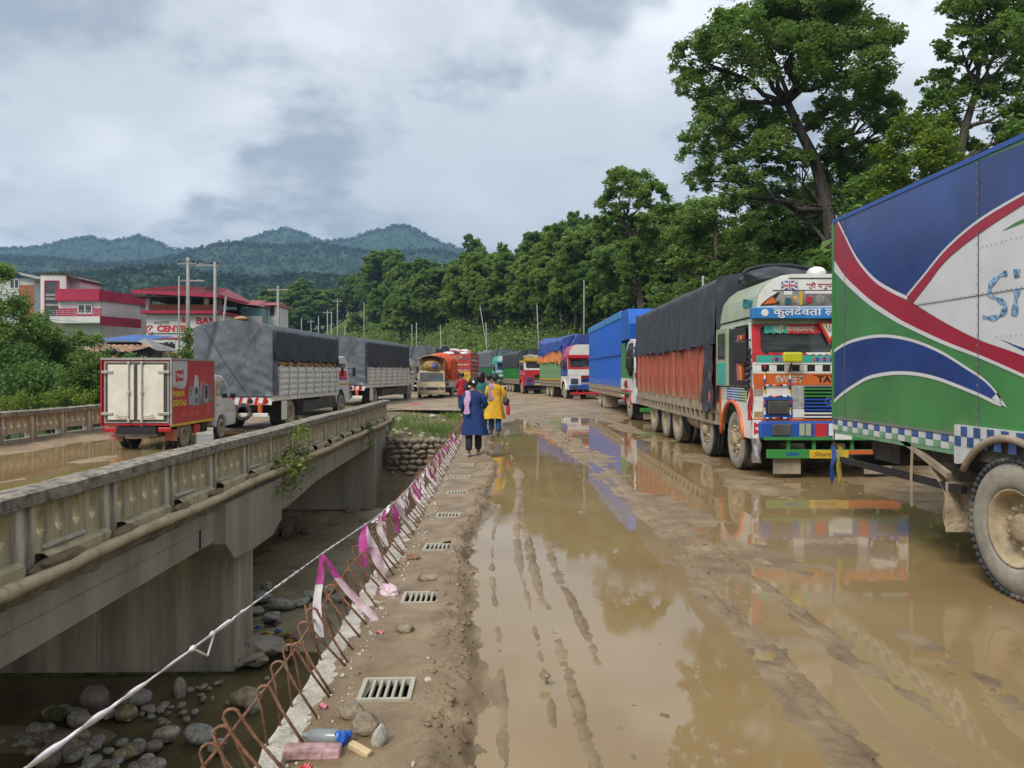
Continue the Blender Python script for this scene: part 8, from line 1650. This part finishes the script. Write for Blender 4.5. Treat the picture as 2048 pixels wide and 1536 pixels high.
MB().tube([tuple(rope_pt(2.62)), tuple(rope_pt(2.70)+Vector((0.02, 0, -0.05))), tuple(rope_pt(2.82))], 0.004, 5).build('tape_loop', M_tw, bt_)
def ribbon(y, dx, dy, ln, w_, m, tw=1.0, seed=0, m2=None):
    c = rope_pt(y); n = 14; v = []; r_ = random.Random(seed+int(y*100))
    for i in range(n+1):
        q = i/n; x = c.x+dx*q+0.012*math.sin(q*6+seed); yy_ = c.y+dy*q; z = c.z-ln*q; ww = w_*(0.35+0.65*min(1, q*3))*(1+0.12*math.sin(q*9+seed)); a = tw*(q-0.3)*0.9+0.25*math.sin(q*5+seed)
        for s_ in (-1, 0, 1): v.append((x+s_*ww/2*math.cos(a), yy_+s_*ww/2*math.sin(a)+(0.008 if s_ == 0 else 0), z))
    b = MB().add(v, [(i*3+q, i*3+q+1, i*3+4+q, i*3+3+q) for i in range(n) for q in range(2)]); b.m = [0 if (k//2 < n*0.35) or not m2 else 1 for k in range(len(b.f))]
    b.build('ribbon', [m, m2] if m2 else m, bt_, smooth=True)
ribbon(4.42, 0.0, -0.02, 0.475, 0.050, M_tm, 0.4, 1, M_tw); ribbon(4.45, 0.31, 0.02, 0.40, 0.055, M_tm, 0.8, 2, M_tp)
ribbon(5.9, -0.03, 0.0, 0.34, 0.07, M_tm, 0.5, 3, M_tm); ribbon(5.95, 0.14, 0.0, 0.53, 0.075, M_tw, 0.6, 4, M_tp)
ribbon(7.3, -0.12, -0.2, 0.13, 0.05, M_tw, 0.4, 5); ribbon(7.4, 0.06, 0.05, 0.30, 0.06, M_tm, 0.4, 6); ribbon(7.5, 0.13, 0.1, 0.20, 0.06, M_tw, 0.4, 7)
ribbon(6.5, 0.05, 0.05, 0.28, 0.06, M_tp, 0.5, 8, M_tw); ribbon(6.9, -0.03, 0.0, 0.30, 0.06, M_tm, 0.5, 9, M_tp); ribbon(7.9, 0.05, 0.0, 0.26, 0.06, M_tp, 0.4, 10); ribbon(8.1, 0.0, 0.0, 0.24, 0.055, M_tw, 0.4, 11)
for k in range(25):
    y = 8.3+k*0.36+random.uniform(-.1, .1); ribbon(y, random.uniform(-0.03, 0.12), random.uniform(-.1, .1), random.uniform(0.12, 0.27), random.uniform(0.04, 0.06), random.choice([M_tw, M_tp, M_tm, M_tp, M_tw]), 0.5, 20+k)
me = clod(3, 0.07, 0.06, 0.05, 31, 0.9); me.materials.append(M_tp); tag(obj('tape_heap', me, None, (-0.80, 5.55, 0.04)), 'crumpled pink tape heap lying by the rebar', 'tape')

# ================================================================ small things on the ledge
def ledge(px, py, z=0.03): return gp(px, py, z)
def rock(px, py, w_, hgt, label, m, seed, name='rock', dpt=0.7, lump=0.5, rz=0.0, cat='stone'):
    p = ledge(px, py, 0.0); d = CAM_Z*FPX/(py-HOR); s_ = w_/FPX*d/2; me = clod(3, s_, s_*dpt, hgt, seed, lump); me.materials.append(m); return tag(obj(name, me, None, (p.x, p.y+s_*dpt*0.6, hgt*0.5+0.02), (0, 0, rz)), label, cat)
M_mudst = mat('muddy_stone', (0.20, 0.155, 0.10), 0.9, 0.3, 9, bump=0.6, bscale=50, col2=(0.30, 0.24, 0.17))
rock(698, 1446, 56, 0.045, 'flat brown stone lying beside the nearest drain grate', M_mudst, 1); rock(725, 1480, 56, 0.055, 'angular brown stone next to the blue bottle cap', M_mudst, 2, lump=0.7); rock(757, 1500, 34, 0.05, 'pale broken stone at the end of the rubbish row', M_stone2, 3, rz=0.8)
rock(858, 1168, 50, 0.04, 'loaf shaped muddy brick on the ledge', M_mudst, 4, lump=0.3); rock(808, 1270, 36, 0.03, 'dark muddy stone between two drain grates', M_mudst, 5); rock(826, 1122, 26, 0.02, 'small red brown stone near the ledge edge', M_rust, 6); rock(906, 1115, 20, 0.02, 'little white stone beside a drain grate', M_freshc, 7); rock(855, 1372, 14, 0.015, 'small white pebble past the nearest grate', M_freshc, 8); rock(1090, 1365, 24, 0.02, 'lone mud lump standing in the wet track', M_mudst, 9)
p = ledge(625, 1505); br = tag(MB().obx((0, 0, 0.035), (0.24, 0.075, 0.045), (0, 0.03, 0.05)).build('plank', [mat('pink_smeared_wood', (0.36, 0.24, 0.16), 0.9, 0.3, 12, bump=0.5, bscale=40, col2=(0.55, 0.32, 0.36))], None, loc=(p.x, p.y, 0.0), bevel=0.008), 'broken plank smeared with pink paint at the near end of the ledge', 'plank')
p = ledge(720, 1500); tag(MB().obx((0, 0, 0.02), (0.11, 0.035, 0.03), (0.1, 0.2, -0.5)).build('wood_stick', mat('raw_wood', (0.62, 0.47, 0.26), 0.8, 0.15, 10), None, loc=(p.x, p.y, 0.012), bevel=0.006), 'short pale wood stick beside the broken stone', 'stick')
p = ledge(650, 1480); bo = thing('plastic_bottle', 'crushed clear bottle with a blue wrapper lying on the ledge', 'bottle', (p.x, p.y, 0.045), R(-8)); MB().lathe([(-0.10, 0.012), (-0.08, 0.014), (-0.06, 0.032), (0.05, 0.034), (0.09, 0.030), (0.10, 0.0)], 14, 'x').build('bottle', mat('clear_plastic', (0.40, 0.43, 0.42), 0.2, 0.2, 9, trans=0.4), bo, smooth=True)
me = clod(3, 0.032, 0.03, 0.04, 33, 0.9); me.materials.append(mat('blue_film', (0.02, 0.12, 0.55), 0.3, 0.3, 30)); obj('wrapper', me, bo, (0.085, 0.0, 0.0))
for (px, py, c_, lab) in ((645, 1408, M_pink, 'pink scrap of tape by the rebar feet'), (612, 1530, M_red, 'red scrap lying under the broken plank'), (760, 1262, M_pink, 'pink scrap near the dark muddy stone'), (905, 1050, M_white, 'white scrap between the far drain grates')):
    p = ledge(px, py); tag(MB().grid(4, 3, lambda u, v: (p.x+0.05*(u-.5), p.y+0.035*(v-.5), 0.022+0.012*math.sin(u*7+v*5))).build('litter_scrap', c_), lab, 'litter')
p = gp(830, 813, -0.05); me = clod(2, 0.35, 0.2, 0.08, 35, 0.7); me.materials.append(mat('red_bag_plastic', (0.5, 0.02, 0.05))); tag(obj('dropped_bag', me, None, (p.x, p.y, -0.0)), 'red plastic bag dropped at the top of the earth bank', 'bag')
